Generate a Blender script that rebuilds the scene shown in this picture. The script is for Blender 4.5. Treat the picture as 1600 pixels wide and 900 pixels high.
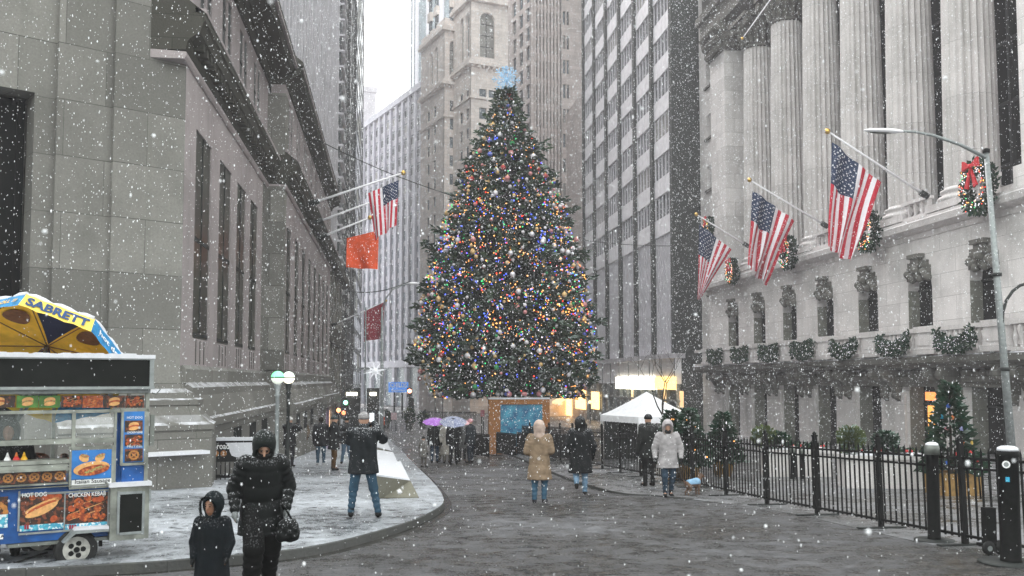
import bpy, bmesh, random, numpy as np
from math import *
from mathutils import Vector, Matrix
for o in list(bpy.data.objects): bpy.data.objects.remove(o)
scene = bpy.context.scene
rnd = random.Random(7)
# ------------------------------------------------------------------ camera
FPX=1450.; CYP=507.; PIT=radians(3.46); YAW=radians(7.37); EYE=1.8
cam = bpy.data.cameras.new('camera'); camo = bpy.data.objects.new('camera', cam); scene.collection.objects.link(camo)
cam.sensor_width=36; cam.lens=36*FPX/1600; cam.shift_y=(CYP-450)/1600; cam.clip_start=.1; cam.clip_end=3000
cam.dof.use_dof=True; cam.dof.focus_distance=26; cam.dof.aperture_fstop=3.5
camo.location=(0,0,EYE); camo.rotation_euler=(pi/2+PIT,0,-YAW); scene.camera=camo
# ------------------------------------------------------------------ light
w=bpy.data.worlds.new('World'); scene.world=w; w.use_nodes=True; nt=w.node_tree; nt.nodes.clear()
SUN_EL=radians(42); SUN_AZ=radians(-18)            # soft light comes down the street gap ahead
sk=nt.nodes.new('ShaderNodeTexSky'); sk.sky_type='NISHITA'; sk.sun_disc=False; sk.sun_elevation=SUN_EL; sk.sun_rotation=SUN_AZ
sk.air_density=1; sk.dust_density=6; sk.ozone_density=1
hs=nt.nodes.new('ShaderNodeHueSaturation'); hs.inputs['Saturation'].default_value=.12
mx=nt.nodes.new('ShaderNodeMixRGB'); mx.inputs[0].default_value=.75; mx.inputs[2].default_value=(11.0,11.7,11.35,1)
bg=nt.nodes.new('ShaderNodeBackground'); bg.inputs[1].default_value=.103
wo=nt.nodes.new('ShaderNodeOutputWorld')
nt.links.new(sk.outputs[0],hs.inputs['Color']); nt.links.new(hs.outputs[0],mx.inputs[1]); nt.links.new(mx.outputs[0],bg.inputs[0]); nt.links.new(bg.outputs[0],wo.inputs[0])
sd=bpy.data.lights.new('sun','SUN'); sd.energy=1.5; sd.angle=radians(22); sd.color=(1,.925,.93)
so=bpy.data.objects.new('sun',sd); scene.collection.objects.link(so)
so.rotation_euler=Vector((-sin(SUN_AZ)*cos(SUN_EL),-cos(SUN_AZ)*cos(SUN_EL),-sin(SUN_EL))).to_track_quat('-Z','Y').to_euler()
vs=scene.view_settings; vs.view_transform='Standard'; vs.look='None'; vs.exposure=1.4; vs.gamma=1; vs.use_curve_mapping=False
cy=scene.cycles
cy.volume_bounces=1; cy.max_bounces=6; cy.diffuse_bounces=3; cy.glossy_bounces=3; cy.transmission_bounces=4; cy.transparent_max_bounces=8
cy.sample_clamp_indirect=4; cy.use_denoising=True; cy.caustics_reflective=False; cy.caustics_refractive=False
# ------------------------------------------------------------------ projection helpers (where a point of the place stands)
_R=(cos(YAW),-sin(YAW),0); _F=(sin(YAW)*cos(PIT),cos(YAW)*cos(PIT),sin(PIT))
_U=(_R[1]*_F[2]-_R[2]*_F[1],_R[2]*_F[0]-_R[0]*_F[2],_R[0]*_F[1]-_R[1]*_F[0])
def ray(px,py):
    a=(px-800)/FPX; b=(CYP-py)/FPX
    return Vector([_F[i]+a*_R[i]+b*_U[i] for i in range(3)])
def onY(px,py,Y):
    d=ray(px,py); t=Y/d.y; return Vector((d.x*t,Y,EYE+d.z*t))
def onX(px,py,X):
    d=ray(px,py); t=X/d.x; return Vector((X,d.y*t,EYE+d.z*t))
def onPl(px,py,p0,n):
    d=ray(px,py); n=Vector(n); t=(Vector(p0)-Vector((0,0,EYE))).dot(n)/d.dot(n); return Vector((0,0,EYE))+d*t
def gz(y):
    return -.04*y if y<60 else -2.4-.012*(y-60)
def onG(px,py,h=0):
    d=ray(px,py); lo,hi=.5,600.
    for _ in range(60):
        m=(lo+hi)/2
        if EYE+d.z*m<gz(d.y*m)+h: hi=m
        else: lo=m
    return Vector((d.x*lo,d.y*lo,gz(d.y*lo)+h))
# ------------------------------------------------------------------ mesh builder
class MB:
    def __init__(s,T=None): s.v=[]; s.f=[]; s.m=[]; s.sm=[]; s.T=T; s.cur=0
    def av(s,p):
        if s.T: p=s.T(*p)
        s.v.append(tuple(p)); return len(s.v)-1
    def face(s,pts,mi=None,smooth=False):
        s.f.append([s.av(p) for p in pts]); s.m.append(s.cur if mi is None else mi); s.sm.append(smooth)
    def fi(s,idx,mi=None,smooth=False):
        s.f.append(list(idx)); s.m.append(s.cur if mi is None else mi); s.sm.append(smooth)
    def box(s,a,b,mi=None):
        x0,y0,z0=a; x1,y1,z1=b
        i=[s.av(p) for p in ((x0,y0,z0),(x1,y0,z0),(x1,y1,z0),(x0,y1,z0),(x0,y0,z1),(x1,y0,z1),(x1,y1,z1),(x0,y1,z1))]
        for q in ((0,3,2,1),(4,5,6,7),(0,1,5,4),(1,2,6,5),(2,3,7,6),(3,0,4,7)): s.fi([i[k] for k in q],mi)
    def prism(s,poly,axis,a,b,mi=None):          # poly in the two other axes, extruded a..b along axis
        def P(q,c):
            return (c,q[0],q[1]) if axis=='x' else ((q[0],c,q[1]) if axis=='y' else (q[0],q[1],c))
        A=[s.av(P(q,a)) for q in poly]; B=[s.av(P(q,b)) for q in poly]; n=len(poly)
        s.fi(A[::-1],mi); s.fi(B,mi)
        for k in range(n): s.fi([A[k],A[(k+1)%n],B[(k+1)%n],B[k]],mi)
    def tube(s,pts,r,n=8,mi=None,smooth=True,caps=True):
        pts=[Vector(p) for p in pts]; rs=r if isinstance(r,(list,tuple)) else [r]*len(pts); rings=[]
        up=None
        for i,p in enumerate(pts):
            d=(pts[min(i+1,len(pts)-1)]-pts[max(i-1,0)]); d=d.normalized() if d.length>1e-9 else Vector((0,0,1))
            if up is None: up=Vector((0,0,1)) if abs(d.z)<.9 else Vector((1,0,0))
            a=d.cross(up); a=a.normalized() if a.length>1e-6 else Vector((1,0,0)); b=a.cross(d).normalized(); up=b
            rings.append([s.av(p+(a*cos(2*pi*k/n)+b*sin(2*pi*k/n))*rs[i]) for k in range(n)])
        for i in range(len(rings)-1):
            for k in range(n): s.fi([rings[i][k],rings[i][(k+1)%n],rings[i+1][(k+1)%n],rings[i+1][k]],mi,smooth)
        if caps: s.fi(rings[0][::-1],mi); s.fi(rings[-1],mi)
    def lathe(s,prof,c=(0,0,0),n=16,mi=None,smooth=True,axis='z',cap=True):
        c=Vector(c); rings=[]
        for r,h in prof:
            ring=[]
            for k in range(n):
                a=2*pi*k/n
                p=(r*cos(a),r*sin(a),h) if axis=='z' else ((r*cos(a),h,r*sin(a)) if axis=='y' else (h,r*cos(a),r*sin(a)))
                ring.append(s.av(c+Vector(p)))
            rings.append(ring)
        for i in range(len(rings)-1):
            for k in range(n): s.fi([rings[i][k],rings[i][(k+1)%n],rings[i+1][(k+1)%n],rings[i+1][k]],mi,smooth)
        if cap: s.fi(rings[0][::-1],mi); s.fi(rings[-1],mi)
    def sph(s,c,r,n=10,m=6,mi=None,sc=(1,1,1)):
        prof=[(max(1e-4,r*sin(pi*k/m)),-r*cos(pi*k/m)) for k in range(m+1)]
        o=s.T; c=Vector(c)
        def T2(x,y,z):
            p=(c.x+x*sc[0],c.y+y*sc[1],c.z+z*sc[2]); return o(*p) if o else p
        s.T=T2; s.lathe(prof,(0,0,0),n,mi,True,'z',False); s.T=o
    def octa(s,c,r,mi=None):
        x,y,z=c
        if not isinstance(r,tuple): r=(r,r,r)
        i=[s.av(p) for p in ((x+r[0],y,z),(x,y+r[1],z),(x-r[0],y,z),(x,y-r[1],z),(x,y,z+r[2]),(x,y,z-r[2]))]
        for k in range(4):
            s.fi([i[k],i[(k+1)%4],i[4]],mi); s.fi([i[(k+1)%4],i[k],i[5]],mi)
    def build(s,name,mats,parent=None,world=False,label=None,stuff=False):
        me=bpy.data.meshes.new(name)
        V=s.v
        if world and parent is not None:
            l=parent.location; V=[(x-l.x,y-l.y,z-l.z) for x,y,z in V]
        me.from_pydata(V,[],s.f)
        if not isinstance(mats,(list,tuple)): mats=[mats]
        for m in mats: me.materials.append(m)
        if len(s.m): me.polygons.foreach_set('material_index',s.m); me.polygons.foreach_set('use_smooth',s.sm)
        me.update()
        o=bpy.data.objects.new(name,me); scene.collection.objects.link(o)
        if parent is not None: o.parent=parent
        if label: o['label']=label
        if stuff: o['kind']='stuff'
        return o
def tag(o,label,cat,group=None):
    o['label']=label; o['category']=cat
    if group: o['group']=group
    return o
def thing(name,label,cat,loc=(0,0,0),rz=0,group=None):
    o=bpy.data.objects.new(name,None); scene.collection.objects.link(o); o.location=loc; o.rotation_euler=(0,0,rz); o.empty_display_size=.2
    return tag(o,label,cat,group)
def kids(o): return [c for c in bpy.data.objects if c.parent==o]
def copy_tree(o,parent=None):
    c=o.copy(); scene.collection.objects.link(c)
    if parent is not None: c.parent=parent
    for ch in kids(o): copy_tree(ch,c)
    return c
# ------------------------------------------------------------------ materials
def newmat(name):
    m=bpy.data.materials.new(name); m.use_nodes=True; return m,m.node_tree,m.node_tree.nodes['Principled BSDF']
def N(nt,t,**k):
    n=nt.nodes.new(t)
    for a,b in k.items():
        if a in n.inputs: n.inputs[a].default_value=b
        else: setattr(n,a,b)
    return n
def ramp(nt,src,a,b,ca=(0,0,0,1),cb=(1,1,1,1)):
    r=nt.nodes.new('ShaderNodeValToRGB'); r.color_ramp.elements[0].position=a; r.color_ramp.elements[1].position=b
    r.color_ramp.elements[0].color=ca; r.color_ramp.elements[1].color=cb; nt.links.new(src,r.inputs[0]); return r
def c4(c): return (c[0],c[1],c[2],1)
def mix(nt,f,a,b,mode='MIX'):
    m=nt.nodes.new('ShaderNodeMixRGB'); m.blend_type=mode
    for i,x in enumerate((f,a,b)):
        if hasattr(x,'is_output') or hasattr(x,'links') and not isinstance(x,(tuple,float,int)): nt.links.new(x,m.inputs[i])
        else: m.inputs[i].default_value=x if i==0 else c4(x)
    return m.outputs[0]
def plain(name,col,rough=.6,metal=0,noise=.15,scale=8,bump=0,spec=.4):
    m,nt,b=newmat(name); b.inputs['Roughness'].default_value=rough; b.inputs['Metallic'].default_value=metal
    b.inputs['Specular IOR Level'].default_value=spec
    tc=N(nt,'ShaderNodeTexCoord'); n=N(nt,'ShaderNodeTexNoise',Scale=scale,Detail=4.); nt.links.new(tc.outputs['Object'],n.inputs['Vector'])
    r=ramp(nt,n.outputs[0],.3,.7,c4([max(0,c*(1-noise)) for c in col]),c4([min(1,c*(1+noise)) for c in col]))
    nt.links.new(r.outputs[0],b.inputs['Base Color'])
    if bump:
        bp=N(nt,'ShaderNodeBump',Strength=bump,Distance=.02); nt.links.new(n.outputs[0],bp.inputs['Height']); nt.links.new(bp.outputs[0],b.inputs['Normal'])
    return m
def emis(name,col,st,base=None):
    m,nt,b=newmat(name); b.inputs['Base Color'].default_value=c4(base or col); b.inputs['Emission Color'].default_value=c4(col); b.inputs['Emission Strength'].default_value=st
    b.inputs['Roughness'].default_value=.5
    m.cycles.emission_sampling='NONE'; return m
def stone(name,col,bw=1.6,bh=.7,rough=.85,joint=.55,var=.1,stain=.35,jw=.012,dark=(.1,.1,.085),snowtop=True,streak=True):
    m,nt,b=newmat(name); b.inputs['Roughness'].default_value=rough; b.inputs['Specular IOR Level'].default_value=.25
    tc=N(nt,'ShaderNodeTexCoord'); sp=N(nt,'ShaderNodeSeparateXYZ'); nt.links.new(tc.outputs['Object'],sp.inputs[0])
    ad=N(nt,'ShaderNodeMath',operation='ADD'); nt.links.new(sp.outputs[0],ad.inputs[0]); nt.links.new(sp.outputs[1],ad.inputs[1])
    cb=N(nt,'ShaderNodeCombineXYZ'); nt.links.new(ad.outputs[0],cb.inputs[0]); nt.links.new(sp.outputs[2],cb.inputs[1])
    br=N(nt,'ShaderNodeTexBrick',Scale=1.0); br.inputs['Brick Width'].default_value=bw; br.inputs['Row Height'].default_value=bh
    br.inputs['Mortar Size'].default_value=jw; br.inputs['Mortar Smooth'].default_value=.3
    br.inputs['Color1'].default_value=c4([c*(1-var) for c in col]); br.inputs['Color2'].default_value=c4([min(1,c*(1+var)) for c in col]); br.inputs['Mortar'].default_value=c4([c*joint for c in col])
    nt.links.new(cb.outputs[0],br.inputs['Vector'])
    n1=N(nt,'ShaderNodeTexNoise',Scale=.45,Detail=6.,Roughness=.65); nt.links.new(tc.outputs['Object'],n1.inputs['Vector'])
    mp=N(nt,'ShaderNodeMapping'); mp.inputs['Scale'].default_value=(2.2,2.2,.12); nt.links.new(tc.outputs['Object'],mp.inputs[0])
    n2=N(nt,'ShaderNodeTexNoise',Scale=1.,Detail=5.,Roughness=.6); nt.links.new(mp.outputs[0],n2.inputs['Vector'])
    r1=ramp(nt,n1.outputs[0],.45,.75); r2=ramp(nt,n2.outputs[0],.52,.78)
    c=mix(nt,r1.outputs[0],br.outputs[0],tuple(x*.72 for x in col))
    mm=N(nt,'ShaderNodeMath',operation='MULTIPLY'); nt.links.new(r2.outputs[0],mm.inputs[0]); mm.inputs[1].default_value=stain if streak else stain*.3
    c=mix(nt,mm.outputs[0],c,dark)
    n3=N(nt,'ShaderNodeTexNoise',Scale=22.,Detail=3.); nt.links.new(tc.outputs['Object'],n3.inputs['Vector'])
    r3=ramp(nt,n3.outputs[0],.25,.75,(.86,.86,.86,1),(1.1,1.1,1.1,1)); c=mix(nt,1.,c,r3.outputs[0],'MULTIPLY') if False else mix2(nt,c,r3.outputs[0])
    if snowtop:
        ge=N(nt,'ShaderNodeNewGeometry'); s2=N(nt,'ShaderNodeSeparateXYZ'); nt.links.new(ge.outputs['True Normal'],s2.inputs[0])
        n4=N(nt,'ShaderNodeTexNoise',Scale=3.,Detail=4.); nt.links.new(tc.outputs['Object'],n4.inputs['Vector'])
        rz=ramp(nt,s2.outputs[2],.6,.9); rn=ramp(nt,n4.outputs[0],.35,.55)
        ml=N(nt,'ShaderNodeMath',operation='MULTIPLY'); nt.links.new(rz.outputs[0],ml.inputs[0]); nt.links.new(rn.outputs[0],ml.inputs[1])
        c=mix(nt,ml.outputs[0],c,(.6,.6,.64))
    nt.links.new(c,b.inputs['Base Color'])
    bp=N(nt,'ShaderNodeBump',Strength=.35,Distance=.03); md=N(nt,'ShaderNodeMath',operation='SUBTRACT'); nt.links.new(n3.outputs[0],md.inputs[0]); nt.links.new(br.outputs['Fac'],md.inputs[1])
    nt.links.new(md.outputs[0],bp.inputs['Height']); nt.links.new(bp.outputs[0],b.inputs['Normal'])
    return m
def mix2(nt,a,b):
    m=nt.nodes.new('ShaderNodeMixRGB'); m.blend_type='MULTIPLY'; m.inputs[0].default_value=1; nt.links.new(a,m.inputs[1]); nt.links.new(b,m.inputs[2]); return m.outputs[0]
def glass(name,col,rough=.12,var=.5,scale=.8,spec=.6):
    m,nt,b=newmat(name); b.inputs['Roughness'].default_value=rough; b.inputs['Specular IOR Level'].default_value=spec
    tc=N(nt,'ShaderNodeTexCoord'); n=N(nt,'ShaderNodeTexNoise',Scale=scale,Detail=3.); nt.links.new(tc.outputs['Object'],n.inputs['Vector'])
    r=ramp(nt,n.outputs[0],.35,.65,c4([c*(1-var) for c in col]),c4([c*(1+var) for c in col])); nt.links.new(r.outputs[0],b.inputs['Base Color'])
    n2=N(nt,'ShaderNodeTexNoise',Scale=1.5); nt.links.new(tc.outputs['Object'],n2.inputs['Vector'])
    bp=N(nt,'ShaderNodeBump',Strength=.04); nt.links.new(n2.outputs[0],bp.inputs['Height']); nt.links.new(bp.outputs[0],b.inputs['Normal'])
    return m
M={}
M['bank']=stone('bank_limestone',(.195,.188,.172),2.6,1.35,stain=.55,var=.26,jw=.012,joint=.4,dark=(.14,.14,.12))
M['bank_smooth']=stone('bank_smooth_stone',(.36,.315,.315),6,4,stain=.35,joint=.85,dark=(.2,.19,.18))
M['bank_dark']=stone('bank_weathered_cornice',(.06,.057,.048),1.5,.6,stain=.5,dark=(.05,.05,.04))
M['marble']=stone('exchange_marble',(.68,.65,.635),2.4,1.1,stain=.3,dark=(.25,.25,.22),joint=.62,jw=.014)
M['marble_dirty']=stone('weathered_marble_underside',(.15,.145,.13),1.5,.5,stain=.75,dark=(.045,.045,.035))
M['marble_plain']=stone('column_marble',(.63,.595,.585),40,2.6,stain=.55,dark=(.2,.2,.175),joint=.6,var=.07)
M['terracotta']=stone('pink_terracotta_hazed',(.84,.75,.7),1.4,.55,stain=.2)  # extra paleness of the far stone is distance haze put into the colour
M['pinkstone']=stone('pink_grey_stone',(.62,.54,.515),1.4,.5,stain=.2)
M['finwhite']=plain('pale_metal_fin',(.62,.6,.64),.5,0,.08,2)
M['blind']=plain('drawn_blind',(.3,.29,.27),.8,0,.15,3)
M['slabfin']=plain('slab_fin',(.5,.49,.54),.7,0,.12,.5)
M['fingrey']=plain('grey_stone_fin',(.46,.44,.47),.7,0,.2,.6)
M['panelwhite']=plain('white_spandrel_panel',(.86,.84,.87),.5,0,.12,1.5)
M['darkwall']=plain('dark_grey_brick_wall',(.035,.04,.038),.9,0,.3,6)
M['darkmetal']=plain('dark_metal',(.016,.019,.018),.6,.1,.3,6)
M['black']=plain('black_paint',(.008,.008,.008),.6,0,.3,20,0,.15)
M['blackgloss']=plain('black_gloss_panel',(.008,.009,.008),.5,0,.3,4,0,.12)
M['steel']=plain('brushed_steel',(.27,.28,.25),.42,.6,.45,5)
M['steeldark']=plain('dull_steel',(.17,.18,.165),.5,.5,.3,6)
M['galv']=plain('galvanised_steel',(.27,.29,.29),.55,.4,.2,10)
M['glass']=glass('dark_window_glass',(.02,.03,.03),.3,.5,.8,.35)
M['glassgreen']=glass('green_grey_window_glass',(.022,.026,.017),.3,.5,.8,.4)
M['glassblue']=glass('blue_grey_window_glass_hazed',(.17,.21,.235),.25,.35)  # lightened base colour imitates haze over the far windows; tent window shares it
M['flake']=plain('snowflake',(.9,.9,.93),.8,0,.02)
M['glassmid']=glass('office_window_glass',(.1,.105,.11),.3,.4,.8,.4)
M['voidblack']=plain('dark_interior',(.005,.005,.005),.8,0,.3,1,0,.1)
M['snow']=plain('settled_snow',(.66,.66,.7),.7,0,.05,14,.6)
M['whitecloth']=plain('white_tent_fabric',(.8,.79,.82),.7,0,.05,6)
M['bluepaint']=plain('blue_cart_paint',(.012,.085,.3),.4,0,.5,4)
M['yellow']=plain('yellow_umbrella_cloth',(.86,.48,.03),.6,0,.14,9)
M['yellowpale']=plain('yellow_valance_cloth',(.85,.62,.1),.6,0,.15,7)
M['navy']=plain('navy_cloth',(.012,.017,.06),.7,0,.25,5)
M['bluecloth']=plain('blue_valance_cloth',(.02,.2,.42),.6,0,.35,12)
M['brown']=plain('brown_print',(.16,.06,.02),.6,0,.3,16)
M['white']=plain('white_paint',(.8,.8,.8),.5,0,.05,10)
M['red']=plain('red_cloth',(.55,.02,.03),.6,0,.2,12)
M['flagred']=plain('flag_red',(.5,.012,.035),.7,0,.12,6)
M['flagwhite']=plain('flag_white',(.78,.74,.78),.7,0,.06,6)
M['flagblue']=plain('flag_navy',(.01,.025,.07),.7,0,.2,6)
M['orange']=plain('orange_flag_cloth',(.75,.09,.02),.7,0,.15,5)
M['maroon']=plain('maroon_flag_cloth',(.3,.02,.04),.7,0,.15,5)
M['rubber']=plain('rubber',(.015,.015,.015),.8,0,.3,20)
M['gold']=plain('gold_finial',(.7,.45,.12),.3,.9,.1)
M['bark']=plain('bark',(.035,.028,.022),.9,0,.35,15,.5)
M['wood']=plain('orange_timber',(.3,.12,.03),.7,0,.3,10)
# ------------------------------------------------------------------ ground
def groundmat(kind):
    m,nt,b=newmat(kind); tc=N(nt,'ShaderNodeTexCoord'); P=tc.outputs['Object']
    br=N(nt,'ShaderNodeTexBrick',Scale=1.); 
    if kind=='wet_cobbles':
        br.inputs['Brick Width'].default_value=.3; br.inputs['Row Height'].default_value=.15; br.inputs['Mortar Size'].default_value=.018
        c1,c2,cm=(.105,.094,.085),(.04,.037,.034),(.012,.011,.01); bump=1.2
    elif kind=='snowy_paving':
        br.inputs['Brick Width'].default_value=.62; br.inputs['Row Height'].default_value=.62; br.inputs['Mortar Size'].default_value=.01
        c1,c2,cm=(.07,.08,.088),(.045,.053,.06),(.03,.034,.037); bump=.4
    else:
        br.inputs['Brick Width'].default_value=.9; br.inputs['Row Height'].default_value=.45; br.inputs['Mortar Size'].default_value=.012
        c1,c2,cm=(.09,.09,.088),(.06,.06,.058),(.03,.03,.03); bump=.3
    br.inputs['Color1'].default_value=c4(c1); br.inputs['Color2'].default_value=c4(c2); br.inputs['Mortar'].default_value=c4(cm); br.inputs['Mortar Smooth'].default_value=.4
    nz=N(nt,'ShaderNodeTexNoise',Scale=1.3,Detail=3.); nt.links.new(P,nz.inputs['Vector']); vm=N(nt,'ShaderNodeVectorMath',operation='MULTIPLY_ADD'); nt.links.new(nz.outputs['Color'],vm.inputs[0]); vm.inputs[1].default_value=(.12,.12,0); nt.links.new(P,vm.inputs[2]); nt.links.new(vm.outputs[0],br.inputs['Vector'])
    big=N(nt,'ShaderNodeTexNoise',Scale=.35,Detail=5.,Roughness=.6); nt.links.new(P,big.inputs['Vector'])
    mid=N(nt,'ShaderNodeTexNoise',Scale=3.2,Detail=6.,Roughness=.7); nt.links.new(P,mid.inputs['Vector'])
    fin=N(nt,'ShaderNodeTexNoise',Scale=38.,Detail=5.,Roughness=.7); nt.links.new(P,fin.inputs['Vector'])
    # amount of slush: broad drifts x mid patches x fine specks
    def A(op,a,b_):
        q=N(nt,'ShaderNodeMath',operation=op); 
        for i,x in enumerate((a,b_)):
            if isinstance(x,(int,float)): q.inputs[i].default_value=x
            else: nt.links.new(x,q.inputs[i])
        return q.outputs[0]
    s=A('ADD',A('MULTIPLY',big.outputs[0],.75),A('ADD',A('MULTIPLY',mid.outputs[0],.75),A('MULTIPLY',fin.outputs[0],.95)))
    lo,hi={'wet_cobbles':(1.13,1.47),'snowy_paving':(1.04,1.36),'side_paving':(1.14,1.52)}[kind]
    rs=ramp(nt,A('SUBTRACT',s,lo),0,hi-lo)
    amt={'wet_cobbles':.8,'snowy_paving':.85,'side_paving':.7}[kind]
    k=A('MULTIPLY',rs.outputs[0],amt)
    if kind=='snowy_paving':   # trodden footprints
        for sc_v,rot in ((2.1,.3),(2.6,-.5)):
            mpv=N(nt,'ShaderNodeMapping'); mpv.inputs['Scale'].default_value=(1.9,1,1); mpv.inputs['Rotation'].default_value=(0,0,rot); nt.links.new(P,mpv.inputs[0])
            vo=N(nt,'ShaderNodeTexVoronoi',Scale=sc_v); nt.links.new(mpv.outputs[0],vo.inputs['Vector']); rv=ramp(nt,vo.outputs['Distance'],.16,.27,(.35,.35,.35,1),(1,1,1,1)); k=A('MULTIPLY',k,rv.outputs[0])
    col=mix(nt,k,br.outputs[0],(.34,.34,.37) if kind!='snowy_paving' else (.56,.58,.63))
    nt.links.new(col,b.inputs['Base Color'])
    rr=ramp(nt,mid.outputs[0],.35,.7,(.08,.08,.08,1),(.42,.42,.42,1)); 
    r2=mix(nt,k,rr.outputs[0],(.85,.85,.85)); nt.links.new(r2,b.inputs['Roughness'])
    h=A('ADD',A('MULTIPLY',br.outputs['Fac'],-.6),A('ADD',A('MULTIPLY',fin.outputs[0],.8),A('MULTIPLY',k,.8)))
    bp=N(nt,'ShaderNodeBump',Strength=bump,Distance=.03); nt.links.new(h,bp.inputs['Height']); nt.links.new(bp.outputs[0],b.inputs['Normal'])
    return m
M['cobble']=groundmat('wet_cobbles'); M['pave']=groundmat('snowy_paving'); M['sidepave']=groundmat('side_paving')
def struct(o): o['kind']='structure'; return o
ys=[-60,-20,0,10,20,30,40,50,60,61,90,120,160,220,300,420,600,1000]
g=MB()
for a,b_ in zip(ys[:-1],ys[1:]): g.face([(-500,a,gz(a)),(500,a,gz(a)),(500,b_,gz(b_)),(-500,b_,gz(b_))])
struct(g.build('road',M['cobble']))
# left pavement: a raised slab with a rounded kerb line
def offs(px,py,h=0):
    p=onG(px,py,h); return (p.x,p.y)
curb=[offs(*q) for q in [(180,898),(300,889),(440,876),(520,862),(590,843),(640,827),(672,812),(690,800),(694,790),(688,775),(672,755),(655,738),(640,722),(628,708),(617,698),(607,688)]]
c0=curb[0]; curb=[(-14,c0[1]-.9),(c0[0]-2.5,c0[1]-.35)]+curb+[(-.9,90),(-2,150),(-12,220)]
# smooth the kerb with a Catmull-Rom pass
def cat(P,n=5):
    out=[]
    for i in range(len(P)-1):
        p0,p1,p2,p3=[Vector(P[max(0,min(len(P)-1,j))]) for j in (i-1,i,i+1,i+2)]
        for k in range(n):
            t=k/n; q=.5*((2*p1)+(p2-p0)*t+(2*p0-5*p1+4*p2-p3)*t*t+(3*p1-p0-3*p2+p3)*t**3); out.append((q.x,q.y))
    out.append(tuple(P[-1])); return out
curbS=cat(curb)
KH=.13
pv=MB(); kb=MB(); gt=MB()
for (x0,y0),(x1,y1) in zip(curbS[:-1],curbS[1:]):
    d=Vector((x1-x0,y1-y0)); n=Vector((-d.y,d.x)).normalized()*.1 if d.length>0 else Vector((0,0))
    zi0,zi1=gz(y0)+KH,gz(y1)+KH
    pv.face([(x0+n.x,y0+n.y,zi0-.004),(x1+n.x,y1+n.y,zi1-.004),(-60,y1+.3*0,zi1-.004) ,(-60,y0,zi0-.004)])
    kb.face([(x0,y0,gz(y0)-.05),(x1,y1,gz(y1)-.05),(x1,y1,zi1-.015),(x0,y0,zi0-.015)])
    kb.face([(x0,y0,zi0-.015),(x1,y1,zi1-.015),(x1+n.x*.15,y1+n.y*.15,zi1),(x0+n.x*.15,y0+n.y*.15,zi0)])
    pv.face([(x0+n.x*.15,y0+n.y*.15,zi0),(x1+n.x*.15,y1+n.y*.15,zi1),(x1+n.x*1.1,y1+n.y*1.1,zi1),(x0+n.x*1.1,y0+n.y*1.1,zi0)])
    gt.face([(x0-n.x*1.6,y0-n.y*1.6,gz(y0)+.004),(x1-n.x*1.6,y1-n.y*1.6,gz(y1)+.004),(x1,y1,gz(y1)+.004),(x0,y0,gz(y0)+.004)])
M['kerb']=stone('kerb_granite',(.075,.075,.073),1.8,2,snowtop=False,stain=.7)
M['gutter']=plain('wet_gutter',(.03,.028,.025),.25,0,.6,5,.4)
struct(pv.build('pavement',M['pave'])); struct(kb.build('kerb',M['kerb'])); struct(gt.build('road_gutter',M['gutter']))
# right pavement beyond the fence line and the paved strip it stands on
rc=[offs(*q) for q in [(776,704),(800,713),(850,735),(905,757),(965,772),(1040,800)]]
rc=cat([(5.0,75),(5.3,55)]+rc[:5]+[(rc[4][0]+.9,rc[4][1]-1.2),(7.3,17),(7.5,12),(8.2,6),(9,-5)])
rp=MB(); rk=MB()
for (x0,y0),(x1,y1) in zip(rc[:-1],rc[1:]):
    h0=.07*min(1,max(0,(y0-19)/4))+.006; h1=.07*min(1,max(0,(y1-19)/4))+.006
    rp.face([(x0,y0,gz(y0)+h0),(x1,y1,gz(y1)+h1),(60,y1,gz(y1)+h1),(60,y0,gz(y0)+h0)])
    rk.face([(x0-.001,y0,gz(y0)-.02),(x1-.001,y1,gz(y1)-.02),(x1,y1,gz(y1)+h1),(x0,y0,gz(y0)+h0)])
struct(rp.build('side_pavement',M['sidepave'])); struct(rk.build('low_kerb',M['kerb']))
# drain and manhole marks in the road
# ------------------------------------------------------------------ facades
def gridwall(wall,T,U,Z,cols,rows,depth,arch=False,back=None):
    """solid wall skin with openings; wall: MB list index via cur; T maps (u,d,z)"""
    wall.T=T
    u=U[0]
    for a,b_ in cols:
        if a>u+1e-4: wall.box((u,0,Z[0]),(a,depth,Z[1]))
        z=Z[0]
        for r0,r1 in rows:
            if r0>z+1e-4: wall.box((a,.003,z),(b_,depth,r0))
            z=r1
            if arch:
                r=(b_-a)/2; c=(a+b_)/2; zs=r1-r; n=8
                for k in range(n):
                    t0=pi-pi*k/n; t1=pi-pi*(k+1)/n
                    p0=(c+r*cos(t0),zs+r*sin(t0)); p1=(c+r*cos(t1),zs+r*sin(t1))
                    wall.face([(p0[0],.003,p0[1]),(p1[0],.003,p1[1]),(p1[0],.003,r1),(p0[0],.003,r1)])
                    wall.face([(p0[0],.003,p0[1]),(p1[0],.003,p1[1]),(p1[0],depth,p1[1]),(p0[0],depth,p0[1])])
        if Z[1]>z+1e-4: wall.box((a,.003,z),(b_,depth,Z[1]))
        u=b_
    if U[1]>u+1e-4: wall.box((u,0,Z[0]),(U[1],depth,Z[1]))
    wall.T=None
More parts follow.
